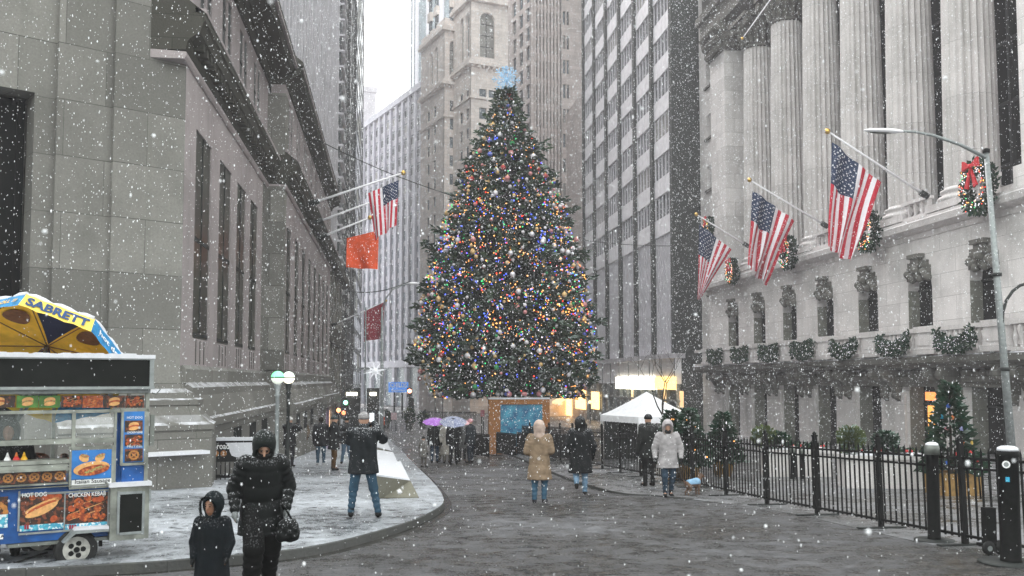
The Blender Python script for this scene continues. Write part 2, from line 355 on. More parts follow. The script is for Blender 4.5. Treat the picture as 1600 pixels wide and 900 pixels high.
class Wins:
    """collects windows of a building; the nearest 100 become parts, the rest one stuff part"""
    def __init__(s): s.L=[]; s.rn=random.Random(5)
    def add(s,T,a,b,z0,z1,d,style='plain',mull=1,tr=1,key=0): s.L.append((key,T,a,b,z0,z1,d,style,mull,tr))
    def one(s,mb,w_):
        k,T,a,b_,z0,z1,d,style,mull,tr=w_
        mb.T=T; g0=s.rn.choice((0,0,0,2,3)); mb.box((a,d,z0),(b_,d+.06,z1),g0)
        t=max(.05,(b_-a)*.045)
        for i in range(mull+1 if mull else 0):
            c=a+(b_-a)*i/max(1,mull); c0=max(a,c-t/2); mb.box((c0,d-.05,z0),(min(b_,c0+t),d-.001,z1),1)
        for i in range(tr+1):
            c=z0+(z1-z0)*i/tr; c0=max(z0,min(z1-t,c-t/2)); mb.box((a,d-.045,c0),(b_,d-.002,c0+t),1)
        mb.T=None
    def build(s,root,mats,name='window',world=True):
        s.L.sort(key=lambda q:q[0]); mats=list(mats)+[M['glassmid'],M['blind']]
        for w_ in s.L[:100]:
            mb=MB(); s.one(mb,w_); mb.build(name,mats,root,world=world)
        if len(s.L)>100:
            mb=MB()
            for w_ in s.L[100:]: s.one(mb,w_)
            mb.build(name+'s',mats,root,world=world,stuff=True)
# ================================================================== BANK on the left
BX=-5.3; BC=Vector((-5.3,24.3,0)); bd=Vector((sin(radians(57)),cos(radians(57)),0)); 
bank=thing('bank_building','grey limestone bank with tall dark windows and heavy dark cornices, left side of the street','building',(BX,BC.y,gz(BC.y)))
X2=-4.58
TL=lambda u,d,z:(BX-d,u,z)            # street face section 1
TL2=lambda u,d,z:(X2-d,u,z)           # projecting section 2
TC=lambda u,d,z:(BC.x-bd.x*u-bd.y*d*1, BC.y-bd.y*u+bd.x*d, z)  # chamfered entrance wall, u runs away from corner
w1=[(25.68,27.87),(29.17,31.3),(32.43,34.35),(35.41,37.38)]
w2=[(40.9+3.55*i,42.9+3.55*i) for i in range(8)]
wz0,wz1=2.2,8.62
wall=MB()
gridwall(wall,TL,(BC.y,39.8),(wz0-.02,10.0),w1,[(wz0,wz1)],.9)
gridwall(wall,TL2,(39.8,69.6),(wz0-.02,10.0),w2,[(wz0,8.5)],.9)
wall.box((-16,BC.y+1.6,-4),(BX-.95,69,16))
wall.box((BX-1,39.85,wz0),(X2-.85,69.5,10))
wall.build('street_wall',M['bank_smooth'],bank,world=True)
# plinth of both sections: mouldings, battered base with small basement windows
pl=MB()
def steps(mb,T,U,prof):            # prof list of (d(out positive),z) -> polygon extruded along u
    poly=[(-d,z) for d,z in prof]
    mb.T=lambda c,a,z:T(c,a,z); mb.prism(poly,'x',U[0],U[1]); mb.T=None
profB=[(-.6,2.2),(.02,2.2),(.1,2.1),(.1,1.75),(.28,1.62),(.28,1.42),(.34,1.3),(.5,.85),(.6,.8),(.6,.6),(.5,.55),(.5,-4),(-.6,-4)]
steps(pl,TL,(BC.y+.2,39.9),profB); steps(pl,TL2,(39.8,69.6),profB)
pl.build('plinth',M['bank'],bank,world=True)
for i,(a,b_) in enumerate(w1[1:]+w2[:3]):
    T_=TL if i<3 else TL2
    mb=MB(T_); mb.box((a+.3,-.505,-.45),(b_-.3,-.4,.35),0)
    for k in range(5): mb.box((a+.4+k*.3,-.53,-.45),(a+.43+k*.3,-.506,.35),1)
    mb.build('basement_window',[M['voidblack'],M['darkmetal']],bank,world=True)
for (T_,W) in ((TL,w1),(TL2,w2)):
    for a,b_ in W:
        mb=MB(T_); mb.box((a,.05,2.2),(b_,.2,8.62),0)
        mb.box((a,.02,2.2),(b_,.049,2.95),1)                       # pale stone apron at the foot of the opening
        for k in range(3): mb.box((a+(b_-a)*(k+1)/4-.03,.005,2.25),(a+(b_-a)*(k+1)/4+.03,.019,2.9),2)
        mb.box((a,.03,3.0),(b_,.049,3.1),3); mb.box(((a+b_)/2-.035,.03,3.1),((a+b_)/2+.035,.048,8.6),3)
        mb.box((a,.025,5.6),(b_,.047,5.72),3)
        mb.build('window',[M['glassgreen'],M['bank_smooth'],M['bank_dark'],M['darkmetal']],bank,world=True)
# entablature and big cornices
def band(name,mat,prof,ext=(BC.y,39.8),p2=1.,parent=bank,corner=False):
    k2=p2
    mb=MB(); steps(mb,TL,(ext[0]-(.5 if not corner else 0),ext[1]),prof); mb.build(name,mat,parent,world=True); mb=MB(); steps(mb,TL2,(39.79,69.8),[(d*k2 if d>0 else d,z) for d,z in prof])
    mb.build(name,mat,parent,world=True)
    if corner: mb=MB(); steps(mb,TC,(-.35,9),prof); mb.build(name,mat,parent,world=True)
band('string_course',M['bank_smooth'],[(-.8,9.9),(.05,9.9),(.1,9.98),(.1,10.08),(-.8,10.12)])
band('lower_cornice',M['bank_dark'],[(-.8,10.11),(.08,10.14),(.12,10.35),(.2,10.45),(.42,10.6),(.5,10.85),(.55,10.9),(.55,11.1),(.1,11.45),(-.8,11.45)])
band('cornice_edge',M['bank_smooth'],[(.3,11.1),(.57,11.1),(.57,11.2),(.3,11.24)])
band('roof_edge',M['bank_smooth'],[(.9,15.1),(1.21,15.1),(1.21,15.2),(.9,15.22)],p2=.6,corner=False)
band('attic_sill',M['bank_smooth'],[(-.3,11.5),(.12,11.5),(.12,11.62),(-.3,11.64)])
lc=MB()
for T_,a,b_ in ((TL,BC.y,39.6),(TL2,40,69.6)):
    lc.T=T_; u=a+.2
    while u<b_: lc.box((u,-.38,10.36),(u+.22,-.1,10.56)); u+=.5
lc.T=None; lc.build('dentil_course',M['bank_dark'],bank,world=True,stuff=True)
at=MB(); A1=[(c-.75+o,c-.05+o) for c in [26.8+3.3*i for i in range(4)] for o in (-.2,.75)]
A2=[(c-.75+o,c-.05+o) for c in [42+3.55*i for i in range(8)] for o in (-.2,.75)]
gridwall(at,TL,(BC.y,39.8),(11.4,14.5),A1,[(11.8,14.0)],.6); gridwall(at,TL2,(39.8,69.6),(11.4,14.5),A2,[(11.8,14.0)],.6)
at.build('attic_wall',M['bank_smooth'],bank,world=True)
for T_,L in ((TL,A1),(TL2,A2)):
    for a,b_ in L:
        mb=MB(T_); mb.box((a,.05,11.8),(b_,.2,14.0),0); mb.box((a,.03,12.9),(b_,.049,12.98),1)
        mb.build('attic_window',[M['glass'],M['darkmetal']],bank,world=True)
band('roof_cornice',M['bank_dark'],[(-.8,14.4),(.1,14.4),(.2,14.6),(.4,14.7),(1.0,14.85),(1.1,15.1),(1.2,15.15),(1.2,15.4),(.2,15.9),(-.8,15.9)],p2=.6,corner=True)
# projecting pier between the sections (its end face shows) and quoin strips
pr=MB(); pr.box((BX-.3,39.75,2.2),(X2+.02,40.6,10.0)); pr.box((BX-.3,39.75,.6),(X2+.3,41.2,2.25)); pr.box((BX-.3,39.74,11.36),(X2+.02,40.9,14))
pr.box((BX-.3,38.65,2.2),(BX+.06,39.8,9.85)); pr.build('pier',M['bank'],bank,world=True)
# chamfered entrance wall with relief pilaster and dark doorway
cw=MB(TC)
cw.box((0,0,1.0),(1.75,1.0,14.4)); cw.box((1.75,.14,1.0),(3.0,1.0,14.4)); cw.box((3.0,.3,8.55),(9,1.0,14.4)); cw.box((3.0,.3,-1),(3.45,1.0,8.55)); cw.box((7.4,.3,-1),(9,1.0,8.55))
cw.box((0,1.01,9.8),(9,1.5,14)); cw.box((3.4,1.2,-1),(7.5,1.6,9))
cw.T=None; cw.build('entrance_wall',M['bank'],bank,world=True)
dr=MB(TC); dr.box((3.5,.95,-1),(7.35,1.05,8.5)); 
for k in range(4): dr.box((3.6+k*.95,.9,-1),(3.68+k*.95,.949,8.4))
dr.T=None; dr.build('entrance_door',[M['voidblack']],bank,world=True)
cq=MB(); cq.prism([(BC.x-.02,BC.y-.01),(BC.x+.0,BC.y+.35),(BC.x-1.2,BC.y+.8),(BC.x-1.6,BC.y+.2)],'z',1,14.3); cq.build('corner_pier',M['bank'],bank,world=True)
# stepped pier base seen beside the cart
pb=MB()
p1=onG(322,752,KH); zt=p1.z
def ring(o,z):  # polygon around pier foot in chamfer coordinates, o = outward
    pts=[TC(-.0-o*.75,-o,z),TC(3.0,-o,z),TC(3.0,.8,z),(BX-.6,BC.y+1.3,z),(BX+o*.9,BC.y+1.0+o*.2,z)]
    return [Vector(p) for p in pts]
lv=[(.75,-1.4),(.75,.52),(.72,.56),(.78,.6),(.78,.72),(.66,.78),(.5,.95),(.38,1.18),(.42,1.2),(.42,1.32),(.3,1.36),(.26,1.5),(.1,1.6),(.02,1.75),(.02,2.0)]
prev=None
for o_,z in lv:
    R_=[pb.av(p) for p in ring(o_,z)]
    if prev:
        for k in range(5): pb.fi([prev[k],prev[(k+1)%5],R_[(k+1)%5],R_[k]])
    prev=R_
pb.fi(prev); pb.build('pier_base',M['bank'],bank,world=True)
sn=MB(); q0=TC(-.2,-.95,0); 
T3=lambda u,d,z:TC(u,d,z)
sn.T=T3; sn.prism([(-.35,-1.15),(3.0,-1.15),(3.0,-.75),(-.3,-.75)],'z',.02,.1); sn.T=None; sn.build('snow_ledge',M['snow'],bank,world=True)
# storefront strip at the far end of the bank
sf=MB(); 
for k in range(5): sf.box((X2+.55,56+k*2.6,-2.6),(X2+.75,56.35+k*2.6,.45))
sf.box((X2+.5,55.8,.2),(X2+.8,69.4,.9)); sf.build('shopfront_frame',M['bank'],bank,world=True)
mb=MB(); mb.box((X2+.56,57.2,-1.9),(X2+.62,58.3,-.1)); mb.build('lit_poster',emis('pink_poster_light',(.75,.35,.9),.9),bank,world=True)
mb=MB(); mb.box((X2+.56,60.2,-1.9),(X2+.62,61.6,-.1)); mb.build('lit_shop_window',emis('warm_window_light',(1,.6,.35),1.2),bank,world=True)
# ================================================================== towers beyond the bank on the left
tw=thing('striped_tower','tall grey tower of narrow vertical stone fins rising behind the bank cornice','tower',(-7.2,70,gz(70)))
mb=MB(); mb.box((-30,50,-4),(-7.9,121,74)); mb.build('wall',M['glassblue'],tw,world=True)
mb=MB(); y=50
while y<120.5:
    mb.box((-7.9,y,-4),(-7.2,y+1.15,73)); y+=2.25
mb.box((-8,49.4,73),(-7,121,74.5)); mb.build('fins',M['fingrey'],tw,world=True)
W=Wins()
for k in range(31):
    for j in range(3): W.add(lambda u,d,z:(-7.9-d,u,z),51.15+k*2.25,52.2+k*2.25,18+j*5,21+j*5,-.12,mull=1,key=k*100+j)
W.build(tw,[M['glass'],M['darkmetal']])
tc_=thing('corbelled_corner_tower','narrow pale corner tower edged with stacked window bays beside the striped tower','tower',(-7,122,gz(122)))
mb=MB(); mb.box((-30,121.2,-4),(-7.2,128.5,70)); mb.build('wall',M['finwhite'],tc_,world=True)
for k in range(32):
    mb=MB(); z=6+k*2.1; mb.box((-7.2,121.8,z),(-6.9,127.8,z+1.2),0); mb.box((-7.2,121.5,z+1.2),(-6.5,128.2,z+1.45),1); mb.build('bay_window',[M['glass'],M['finwhite']],tc_,world=True)
sc_=thing('scaffolded_facade','dark facade wrapped in black lattice with pale window bays, left of the white sky gap','building',(-7,130,gz(130)))
mb=MB(); mb.box((-30,129,-4),(-6.9,158,72)); mb.build('wall',M['darkwall'],sc_,world=True)
for k in range(26):
    z=12+k*2.35
    mb=MB()
    for (a,b_) in ((137,142),(143.5,148.5)): mb.box((-6.9,a,z),(-6.75,b_,z+1.1),0)
    mb.box((-6.88,139.4,z),(-6.7,139.6,z+1.1),1); mb.box((-6.88,146,z),(-6.7,146.2,z+1.1),1)
    mb.build('window',[M['panelwhite'],M['darkmetal']],sc_,world=True)
mb=MB()
for y in (130,134.5,149.5,153.5,157.5): mb.box((-6.5,y,-4),(-6.35,y+.15,72))
for k in range(60):
    z=-2+k*1.2; mb.box((-6.5,129.5,z),(-6.38,137,z+.1)); mb.box((-6.5,149,z),(-6.38,158,z+.1))
    if k%2: mb.tube([(-6.42,130,z),(-6.42,134.5,z+1.2)],.05,4); mb.tube([(-6.42,149.5,z+1.2),(-6.42,153.5,z)],.05,4)
mb.build('lattice',M['darkmetal'],sc_,world=True)
gl=thing('glass_tower','blue grey glass tower with thin frame lines at the left edge of the sky','tower',(-7,160,gz(160)))
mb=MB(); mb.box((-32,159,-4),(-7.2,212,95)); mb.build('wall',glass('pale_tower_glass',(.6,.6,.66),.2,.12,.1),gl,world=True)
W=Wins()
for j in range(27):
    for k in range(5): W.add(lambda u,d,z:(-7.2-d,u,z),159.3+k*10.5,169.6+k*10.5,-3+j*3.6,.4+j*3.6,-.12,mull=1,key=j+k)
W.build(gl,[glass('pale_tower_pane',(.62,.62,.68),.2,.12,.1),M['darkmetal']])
mb=MB(); mb.box((-7.3,211.5,-4),(-6.9,212.5,96)); mb.build('edge_mast',M['darkmetal'],gl,world=True)
lw=thing('low_dark_pilaster_building','weathered grey pilastered building just beyond the end of the bank','building',(-5,75,gz(75)))
mb=MB()
mb.box((-20,69.9,-4),(-6.2,100,13.5))
for k in range(7): mb.box((-6.2,70.2+k*4.2,-4),(-5.2,72.4+k*4.2,11.5))
mb.build('wall',M['bank'],lw,world=True)
mb=MB(); mb.box((-7,69.9,11.5),(-4.6,100.2,12.4)); mb.box((-7,69.9,5),(-4.9,100.2,6.4)); mb.build('cornice',M['bank_dark'],lw,world=True)
for k in range(6):
    mb=MB(); mb.box((-6.19,72.5+k*4.2,-2),(-6.1,74.3+k*4.2,4.8)); mb.box((-6.1,73.3+k*4.2,-2),(-6.05,73.4+k*4.2,4.8),1); mb.build('window',[M['glass'],M['darkmetal']],lw,world=True)
# ================================================================== far buildings where the street bends left
TH=radians(18)
def tower(name,label,px,Y,wf,ws,H,spec):
    c=onY(px,500,Y); r=thing(name,label,'building',(c.x,Y,gz(Y)),TH)
    return r
def TF(u,d,z): return (u,d,z)                 # camera-facing face (local)
def TS(u,d,z): return (d,u,z)                 # left street face
def beige(name,label,px,Y,wf,ws,baseH,H,ah,cols,sc_,ca,sa):
    c=onY(px,500,Y); r=thing(name,label,'building',(c.x,Y,gz(Y)),TH)
    dz=-gz(Y)
    mb=MB(); mb.box((.7,.7,0),(wf-.2,ws-.2,H)); mb.build('core',M['glass'],r)
    W=Wins(); wl=MB()
    zc=baseH+dz
    fh=3.2; rows=[]; z=6.9
    while z+1.9<zc-.8: rows.append((z,z+1.9)); z+=fh
    gridwall(wl,TF,(0,wf),(0,zc),cols,rows,.6); gridwall(wl,TS,(.01,ws),(0,zc),sc_,rows,.6)
    # arcade storeys above the cornice
    at_=zc+1.0
    gridwall(wl,TF,(0,wf),(at_,at_+ah+1.5),ca,[(at_+.6,at_+ah)],.9,arch=True); gridwall(wl,TS,(.01,ws),(at_,at_+ah+1.5),sa,[(at_+.6,at_+ah)],.9,arch=True)
    tz=at_+ah+2.7
    rows2=[(tz+.8+i*4,tz+3.2+i*4) for i in range(3)]
    gridwall(wl,TF,(0,wf),(tz,H),cols,rows2,.6); gridwall(wl,TS,(.01,ws),(tz,H),sc_,rows2,.6)
    wl.build('wall',M['terracotta'],r)
    cn=MB()
    for zz,o_,h in ((zc,.7,.5),(zc+.5,.4,.5),(zc-5.6,.3,.4),(at_+ah+1.5,.7,.6),(at_+ah+2.1,.4,.6),(5.2,.4,.5)): cn.box((-o_,-o_,zz),(wf+.2,ws,zz+h))
    for k in range(int(wf/.9)): cn.box((.1+k*.9,-.55,zc-.35),(.45+k*.9,0,zc-.002))
    for k in range(int(ws/.9)): cn.box((-.55,.1+k*.9,zc-.35),(0,.45+k*.9,zc-.002))
    cn.build('cornices',M['terracotta'],r,stuff=True)
    for T_,L in ((TF,cols),(TS,sc_)):
        for a,b_ in L:
            for q in rows+rows2: W.add(T_,a,b_,q[0],q[1],.35,mull=1,tr=2,key=q[0])
    for T_,L in ((TF,ca),(TS,sa)):
        for a,b_ in L: W.add(T_,a,b_,at_+.6,at_+ah,.6,mull=2,tr=4,key=-1)
    W.build(r,[M['glassblue'],M['darkmetal']],world=False)
    return r
beige('arcaded_tower','pink terracotta tower with a giant arched window high above its cornice, behind the tree top',735,150,13,8,53.9,72,8.3,[(1.5,2.8),(3.2,4.5),(7.5,8.8),(9.2,10.5)],[(.9,2.4),(3.6,5.1)],[(1.6,4.3),(7.6,10.3)],[(.9,2.5),(3.4,5.0)])
beige('arcaded_wing','paler terracotta wing with paired arches, stepped back left of its larger twin',693,157,5,12,52.6,68,7.0,[(1.0,2.5)],[(4.1,5.6),(7.3,8.8)],[(.9,2.7)],[(3.4,5.0),(5.9,7.5)])
# base stonework lanterns of the far building
# striped brownish tower
c=onY(830,500,128); r=thing('pink_striped_tower','pinkish tower with close vertical piers directly behind the right of the tree top','tower',(c.x,128,gz(128)),radians(14))
mb=MB(); mb.box((.5,.5,0),(16,8.5,90)); mb.build('core',M['glass'],r)
fn=MB()
for k in range(9): fn.box((.0+k*.53,0,5),(.27+k*.53,.45,89))
W=Wins(); wl=MB(); rows=[(6+i*3.6,8.0+i*3.6) for i in range(22)]; sr=[(6+i*2.8,8.1+i*2.8) for i in range(28)]; SC=[(.5,1.9),(3.0,4.6),(5.7,7.2)]
gridwall(wl,TF,(4.8,16),(0,89),[(5.0,5.45),(5.6,6.0)],rows,.45)
gridwall(wl,TS,(.01,9),(0,89),SC,sr,.45)
wl.box((0,0,0),(4.8,.45,5)); wl.box((0,-.1,89),(16,9,90.5)); wl.build('wall',M['pinkstone'],r); fn.build('piers',M['pinkstone'],r)
for q in rows:
    for a,b_ in ((5.0,5.45),(5.6,6.0)): W.add(TF,a,b_,q[0],q[1],.3,mull=1,tr=2,key=q[0])
for q in sr:
    for a,b_ in SC: W.add(TS,a,b_,q[0],q[1],.3,mull=2,tr=2,key=q[0])
W.build(r,[M['glassblue'],M['darkmetal']],world=False)
mb=MB()
for k in range(8):
    for i in range(23): mb.box((.28+k*.53,.32,7.5+i*3.6),(.52+k*.53,.44,8.6+i*3.6))
mb.build('spandrels',M['pinkstone'],r,stuff=True)
# white-finned slab closing the view
c=onY(655,500,205); r=thing('white_finned_slab','blue grey office slab with white vertical fins closing the view below the sky gap','building',(c.x+1,205,gz(205)),radians(21))
mb=MB(); mb.box((0,0,0),(30,44,72)); mb.build('wall',M['glassblue'],r)
mb=MB()
for k in range(12): mb.box((-.6,.3+k*3.9,9.5),(0,1.25+k*3.9,72.4))
for k in range(24): mb.box((-.3,.3+k*1.95,9.5),(0,.7+k*1.95,52))
for k in range(7): mb.box((-.7,.3+k*7.8,0),(0,1.9+k*7.8,9.5))
mb.box((-.8,0,71.6),(2,44,73)); mb.box((-1.0,-.2,9),(.2,44,10.6)); mb.build('fins',M['slabfin'],r)
mb=MB()
for j in range(17):
    mb.box((-.1,.1,12+j*3.6),(-.01,43.8,13.2+j*3.6))
mb.build('spandrel_bands',M['fingrey'],r)
W=Wins()
for j in range(9):
    for k in range(11): W.add(TS,1.3+k*3.9,4.15+k*3.9,42+j*3.6,44+j*3.6,-.12,mull=2,tr=1,key=j+k*.5)
W.build(r,[M['glass'],M['finwhite']],world=False)
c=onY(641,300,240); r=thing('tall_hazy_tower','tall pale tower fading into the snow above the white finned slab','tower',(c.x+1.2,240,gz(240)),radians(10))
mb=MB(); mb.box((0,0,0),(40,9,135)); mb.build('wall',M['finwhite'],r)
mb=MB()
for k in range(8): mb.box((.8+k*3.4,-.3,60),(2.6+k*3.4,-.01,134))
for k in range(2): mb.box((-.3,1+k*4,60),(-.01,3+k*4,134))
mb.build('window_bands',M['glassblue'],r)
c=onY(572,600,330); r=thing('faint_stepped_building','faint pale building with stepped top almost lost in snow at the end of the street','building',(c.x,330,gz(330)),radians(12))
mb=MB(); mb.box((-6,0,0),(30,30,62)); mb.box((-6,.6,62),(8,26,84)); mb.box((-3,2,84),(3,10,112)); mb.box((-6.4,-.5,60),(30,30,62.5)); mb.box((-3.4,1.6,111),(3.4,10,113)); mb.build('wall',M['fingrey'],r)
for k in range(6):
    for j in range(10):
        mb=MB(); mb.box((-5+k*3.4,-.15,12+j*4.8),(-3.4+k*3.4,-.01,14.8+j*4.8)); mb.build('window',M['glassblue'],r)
# ================================================================== white-panelled office block on the right
ofc=thing('panelled_office_block','office block with rows of white panels between dark piers right of the tree','building',(24.6,80,gz(80)))
TO=lambda u,d,z:(24.6+d,u,z)
Y0,Y1=78.6,117.6
mb=MB(); mb.box((25.2,Y0+.05,-4),(60,Y1,75)); mb.build('side_wall',M['darkwall'],ofc,world=True)
mb=MB(TO); nb=6; bw=(Y1-Y0-.8)/nb
for k in range(nb+1): mb.box((Y0+k*bw,-.15,4.2),(Y0+k*bw+.8,.61,75))
mb.T=None; mb.build('piers',M['darkwall'],ofc,world=True)
W=Wins(); P_=3.75; z0=15.2-.0
def bay(k,z,kind):
    a=Y0+k*bw+.8; b_=Y0+(k+1)*bw
    mb=MB(TO)
    if kind=='panel':
        n=4
        for i in range(n): mb.box((a+(b_-a)*i/n+.03,.05,z),(a+(b_-a)*(i+1)/n-.06,.3,z+1.62),0)
        mb.box((a,.3,z),(b_,.35,z+1.65),1)
        mb.T=None; mb.build('spandrel_panel',[M['panelwhite'],M['darkmetal']],ofc,world=True); return
    mb.box((a,.25,z),(b_,.3,z+ (P_-1.65)),0)
    n=5
    for i in range(n+1): mb.box((a+(b_-a-.08)*i/n,.12,z),(a+(b_-a-.08)*i/n+.08,.249,z+P_-1.65),1)
    mb.T=None; mb.build('window',[M[rnd.choice(('glassmid','glassmid','glass','blind'))],M['finwhite']],ofc,world=True)
for k in range(nb):
    for j in range(15):
        z=z0+j*P_
        bay(k,z,'panel'); bay(k,z+1.65,'win')
    a=Y0+k*bw+.8; b_=Y0+(k+1)*bw
    for j,(za,zb) in enumerate(((4.2,8.0),(8.0,11.6),(11.6,15.2))):
        mb=MB(TO); mb.box((a,.45,za),(b_,.5,zb),0)
        for i in range(9): mb.box((a+(b_-a-.16)*i/8,.15,za),(a+(b_-a-.16)*i/8+.16,.449,zb),1)
        mb.box((a,.3,za),(b_,.4,za+.9),1)
        mb.T=None; mb.build('lower_window',[M['glassmid'],M['finwhite']],ofc,world=True)
mb=MB(); mb.box((24.1,Y0-.2,3.75),(25.4,Y1+1,4.2)); mb.build('ledge',M['fingrey'],ofc,world=True)
mb=MB(TO); mb.box((Y0,-.1,1.5),(Y1,.5,3.75)); 
mb.T=None; mb.build('fascia_panels',M['panelwhite'],ofc,world=True)
mb=MB(TO)
for k in range(10): mb.box((Y0+k*4,-.14,1.5),(Y0+k*4+.08,-.101,3.75))
mb.T=None; mb.build('fascia_joints',M['darkmetal'],ofc,world=True)
mb=MB(TO); mb.box((Y0,.4,-4),(Y1,.5,1.5)); mb.T=None; mb.build('shopfront_glass',M['glass'],ofc,world=True)
mb=MB(TO)
for k in range(14): mb.box((Y0+.2+k*2.9,.1,-4),(Y0+.4+k*2.9,.399,1.5))
mb.box((Y0,.1,-.1),(Y1,.399,.1)); mb.T=None; mb.build('shopfront_mullions',M['galv'],ofc,world=True)
M['warm']=emis('warm_shop_light',(1,.62,.22),1.3); M['warmwhite']=emis('warm_white_panel_light',(1,.93,.72),2.2); M['amber']=emis('amber_light',(1,.5,.08),1.4)
a,b_=onX(963,590,24.4),onX(1022,609,24.4); mb=MB(); mb.box((24.3,b_.y,b_.z+.0),(24.5,a.y,a.z+.05)); mb.build('lit_fascia_sign',M['warmwhite'],ofc,world=True)
a,b_=onX(1023,590,24.4),onX(1055,609,24.4); mb=MB(); mb.box((24.32,b_.y,b_.z),(24.5,a.y,a.z+.05)); mb.build('amber_fascia_sign',emis('amber_fascia',(1,.66,.2),1.0),ofc,world=True)
for px in (985,1000,1035,1060):
    a=onX(px,612,24.9); mb=MB(); mb.box((24.96,a.y-1.2,-1.5),(24.99,a.y-.1,.9)); mb.build('lit_shop_window',emis('dim_window_light',(1,.7,.35),.35),ofc,world=True)
# building past the block, behind the tree foot, with lit awnings
c=onY(912,600,119); ob=thing('lit_shopfront_row','low stone shopfronts with yellow lights and awnings behind the foot of the tree','building',(18,119,gz(119)))
mb=MB(); mb.box((24.6,117.8,-5),(50,150,40)); mb.build('wall',M['pinkstone'],ob,world=True)
for i,(x0,x1,y0,y1,mm) in enumerate(((852,872,612,634,'amber'),(874,880,612,680,'amber'),(884,893,622,650,'warm'),(900,915,606,640,'warm'),(925,936,612,640,'warm'))):
    a=onX(x0,y0,24.5); b2=onX(x1,y1,24.5); mb=MB(); mb.box((24.4,b2.y,b2.z),(24.55,a.y,a.z)); mb.build('lit_window',M[mm],ob,world=True)
for px in (858,876):
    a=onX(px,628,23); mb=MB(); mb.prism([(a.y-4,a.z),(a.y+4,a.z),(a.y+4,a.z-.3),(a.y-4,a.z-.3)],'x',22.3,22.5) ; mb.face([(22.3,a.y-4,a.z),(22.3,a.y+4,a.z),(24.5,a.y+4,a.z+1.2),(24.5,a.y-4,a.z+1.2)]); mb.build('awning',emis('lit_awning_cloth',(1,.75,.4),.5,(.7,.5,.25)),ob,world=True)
# ================================================================== EXCHANGE (columned building on the right)
NX=25.5; ex=thing('exchange_building','white marble exchange with giant fluted columns, arched windows and garlanded balcony on the right','building',(NX,50,gz(50)))
TN=lambda u,d,z:(NX+d,u,z)
WY=[67.1-4.99*i for i in range(7)]        # window axes 67.1 ... 37.1
YL,YR=72.4,24.0
# upper rusticated wall with arched windows (z 2.6..8.6)
wl=MB(); ww=1.05
cols=sorted([(y-ww,y+ww) for y in WY]+[(32.1-ww,32.1+ww)])
gridwall(wl,TN,(YR,YL),(2.4,8.75),cols,[(4.0,7.3)],1.3,arch=True)
wl.box((NX+1.25,YR,-3),(NX+1.4,YL,9)); wl.build('upper_wall',M['marble'],ex,world=True)
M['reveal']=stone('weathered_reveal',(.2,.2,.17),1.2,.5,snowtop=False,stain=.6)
def keystone(y):
    mb=MB(TN); mb.prism([(y-.42,7.95),(y+.42,7.95),(y+.3,7.2),(y-.3,7.2)],'x',0,0) if False else None
    mb.box((y-.32,-.28,7.35),(y+.32,.0,7.75)); mb.box((y-.5,-.36,7.75),(y+.5,0,7.95)); mb.box((y-.85,-.12,7.3),(y+.85,-.003,7.6))
    mb.sph(( y,-.2,7.2),.25,8,6); mb.T=None; mb.build('keystone',M['marble_dirty'],ex,world=True)
dl=onX(1458,660,25.5); mb=MB(TN); mb.box((dl.y-.15,.2,-2.6),(dl.y+.75,.28,.6)); mb.T=None; mb.build('lit_amber_door',emis('amber_door_light',(1,.45,.1),.45),ex,world=True)
mb=MB(TN); mb.box((dl.y-.2,.15,.85),(dl.y+.85,.3,1.25)); mb.T=None; mb.build('door_lantern',emis('door_lantern_light',(1,.3,.08),.6),ex,world=True)
for y in WY+[32.1]:
    keystone(y)
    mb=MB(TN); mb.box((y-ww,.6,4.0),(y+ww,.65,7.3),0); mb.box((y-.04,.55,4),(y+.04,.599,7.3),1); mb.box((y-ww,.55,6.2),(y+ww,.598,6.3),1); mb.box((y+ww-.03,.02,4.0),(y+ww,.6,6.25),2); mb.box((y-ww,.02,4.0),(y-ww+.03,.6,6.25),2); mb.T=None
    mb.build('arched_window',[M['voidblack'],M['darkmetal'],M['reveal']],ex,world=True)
    mb=MB(TN); mb.box((y-ww*.95,-.08,6.7),(y+ww*.95,.3,7.35))
    for k in range(9): mb.sph((y-ww*.85+k*ww*.21,-.1,6.75+.3*((k*7)%3)/2),.2,7,5)
    mb.T=None; mb.build('carved_head',M['marble_dirty'],ex,world=True)
# ground storey: piers, dark recesses, scroll brackets
gw=MB(); gcols=sorted([(y-1.15,y+1.15) for y in WY]+[(32.1-1.15,32.1+1.15)])
gridwall(gw,TN,(YR,YL),(-3.2,2.4),gcols,[(-2.6,1.55)],1.2)
gw.box((NX+1.15,YR,-3),(NX+1.3,YL,2.4))
gw.build('ground_storey_wall',M['marble'],ex,world=True)
u=YR
for a,b_ in gcols+[(YL,YL)]:
    if a>u: 
        cu=MB(TN); cu.box((u+.25,-.12,-2.2),(a-.25,0,1.2)); cu.box((u+.15,-.3,-2.45),(a-.15,0,-2.2)); cu.T=None; cu.build('pilaster',M['marble_plain'],ex,world=True)
    u=b_
for a,b_ in gcols:
    y=(a+b_)/2
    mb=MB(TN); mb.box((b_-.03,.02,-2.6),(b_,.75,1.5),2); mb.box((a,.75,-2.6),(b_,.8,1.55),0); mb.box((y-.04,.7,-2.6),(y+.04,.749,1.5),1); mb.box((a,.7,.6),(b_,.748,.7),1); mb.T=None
    mb.build('recessed_doorway',[M['voidblack'],M['darkmetal'],M['reveal']],ex,world=True)
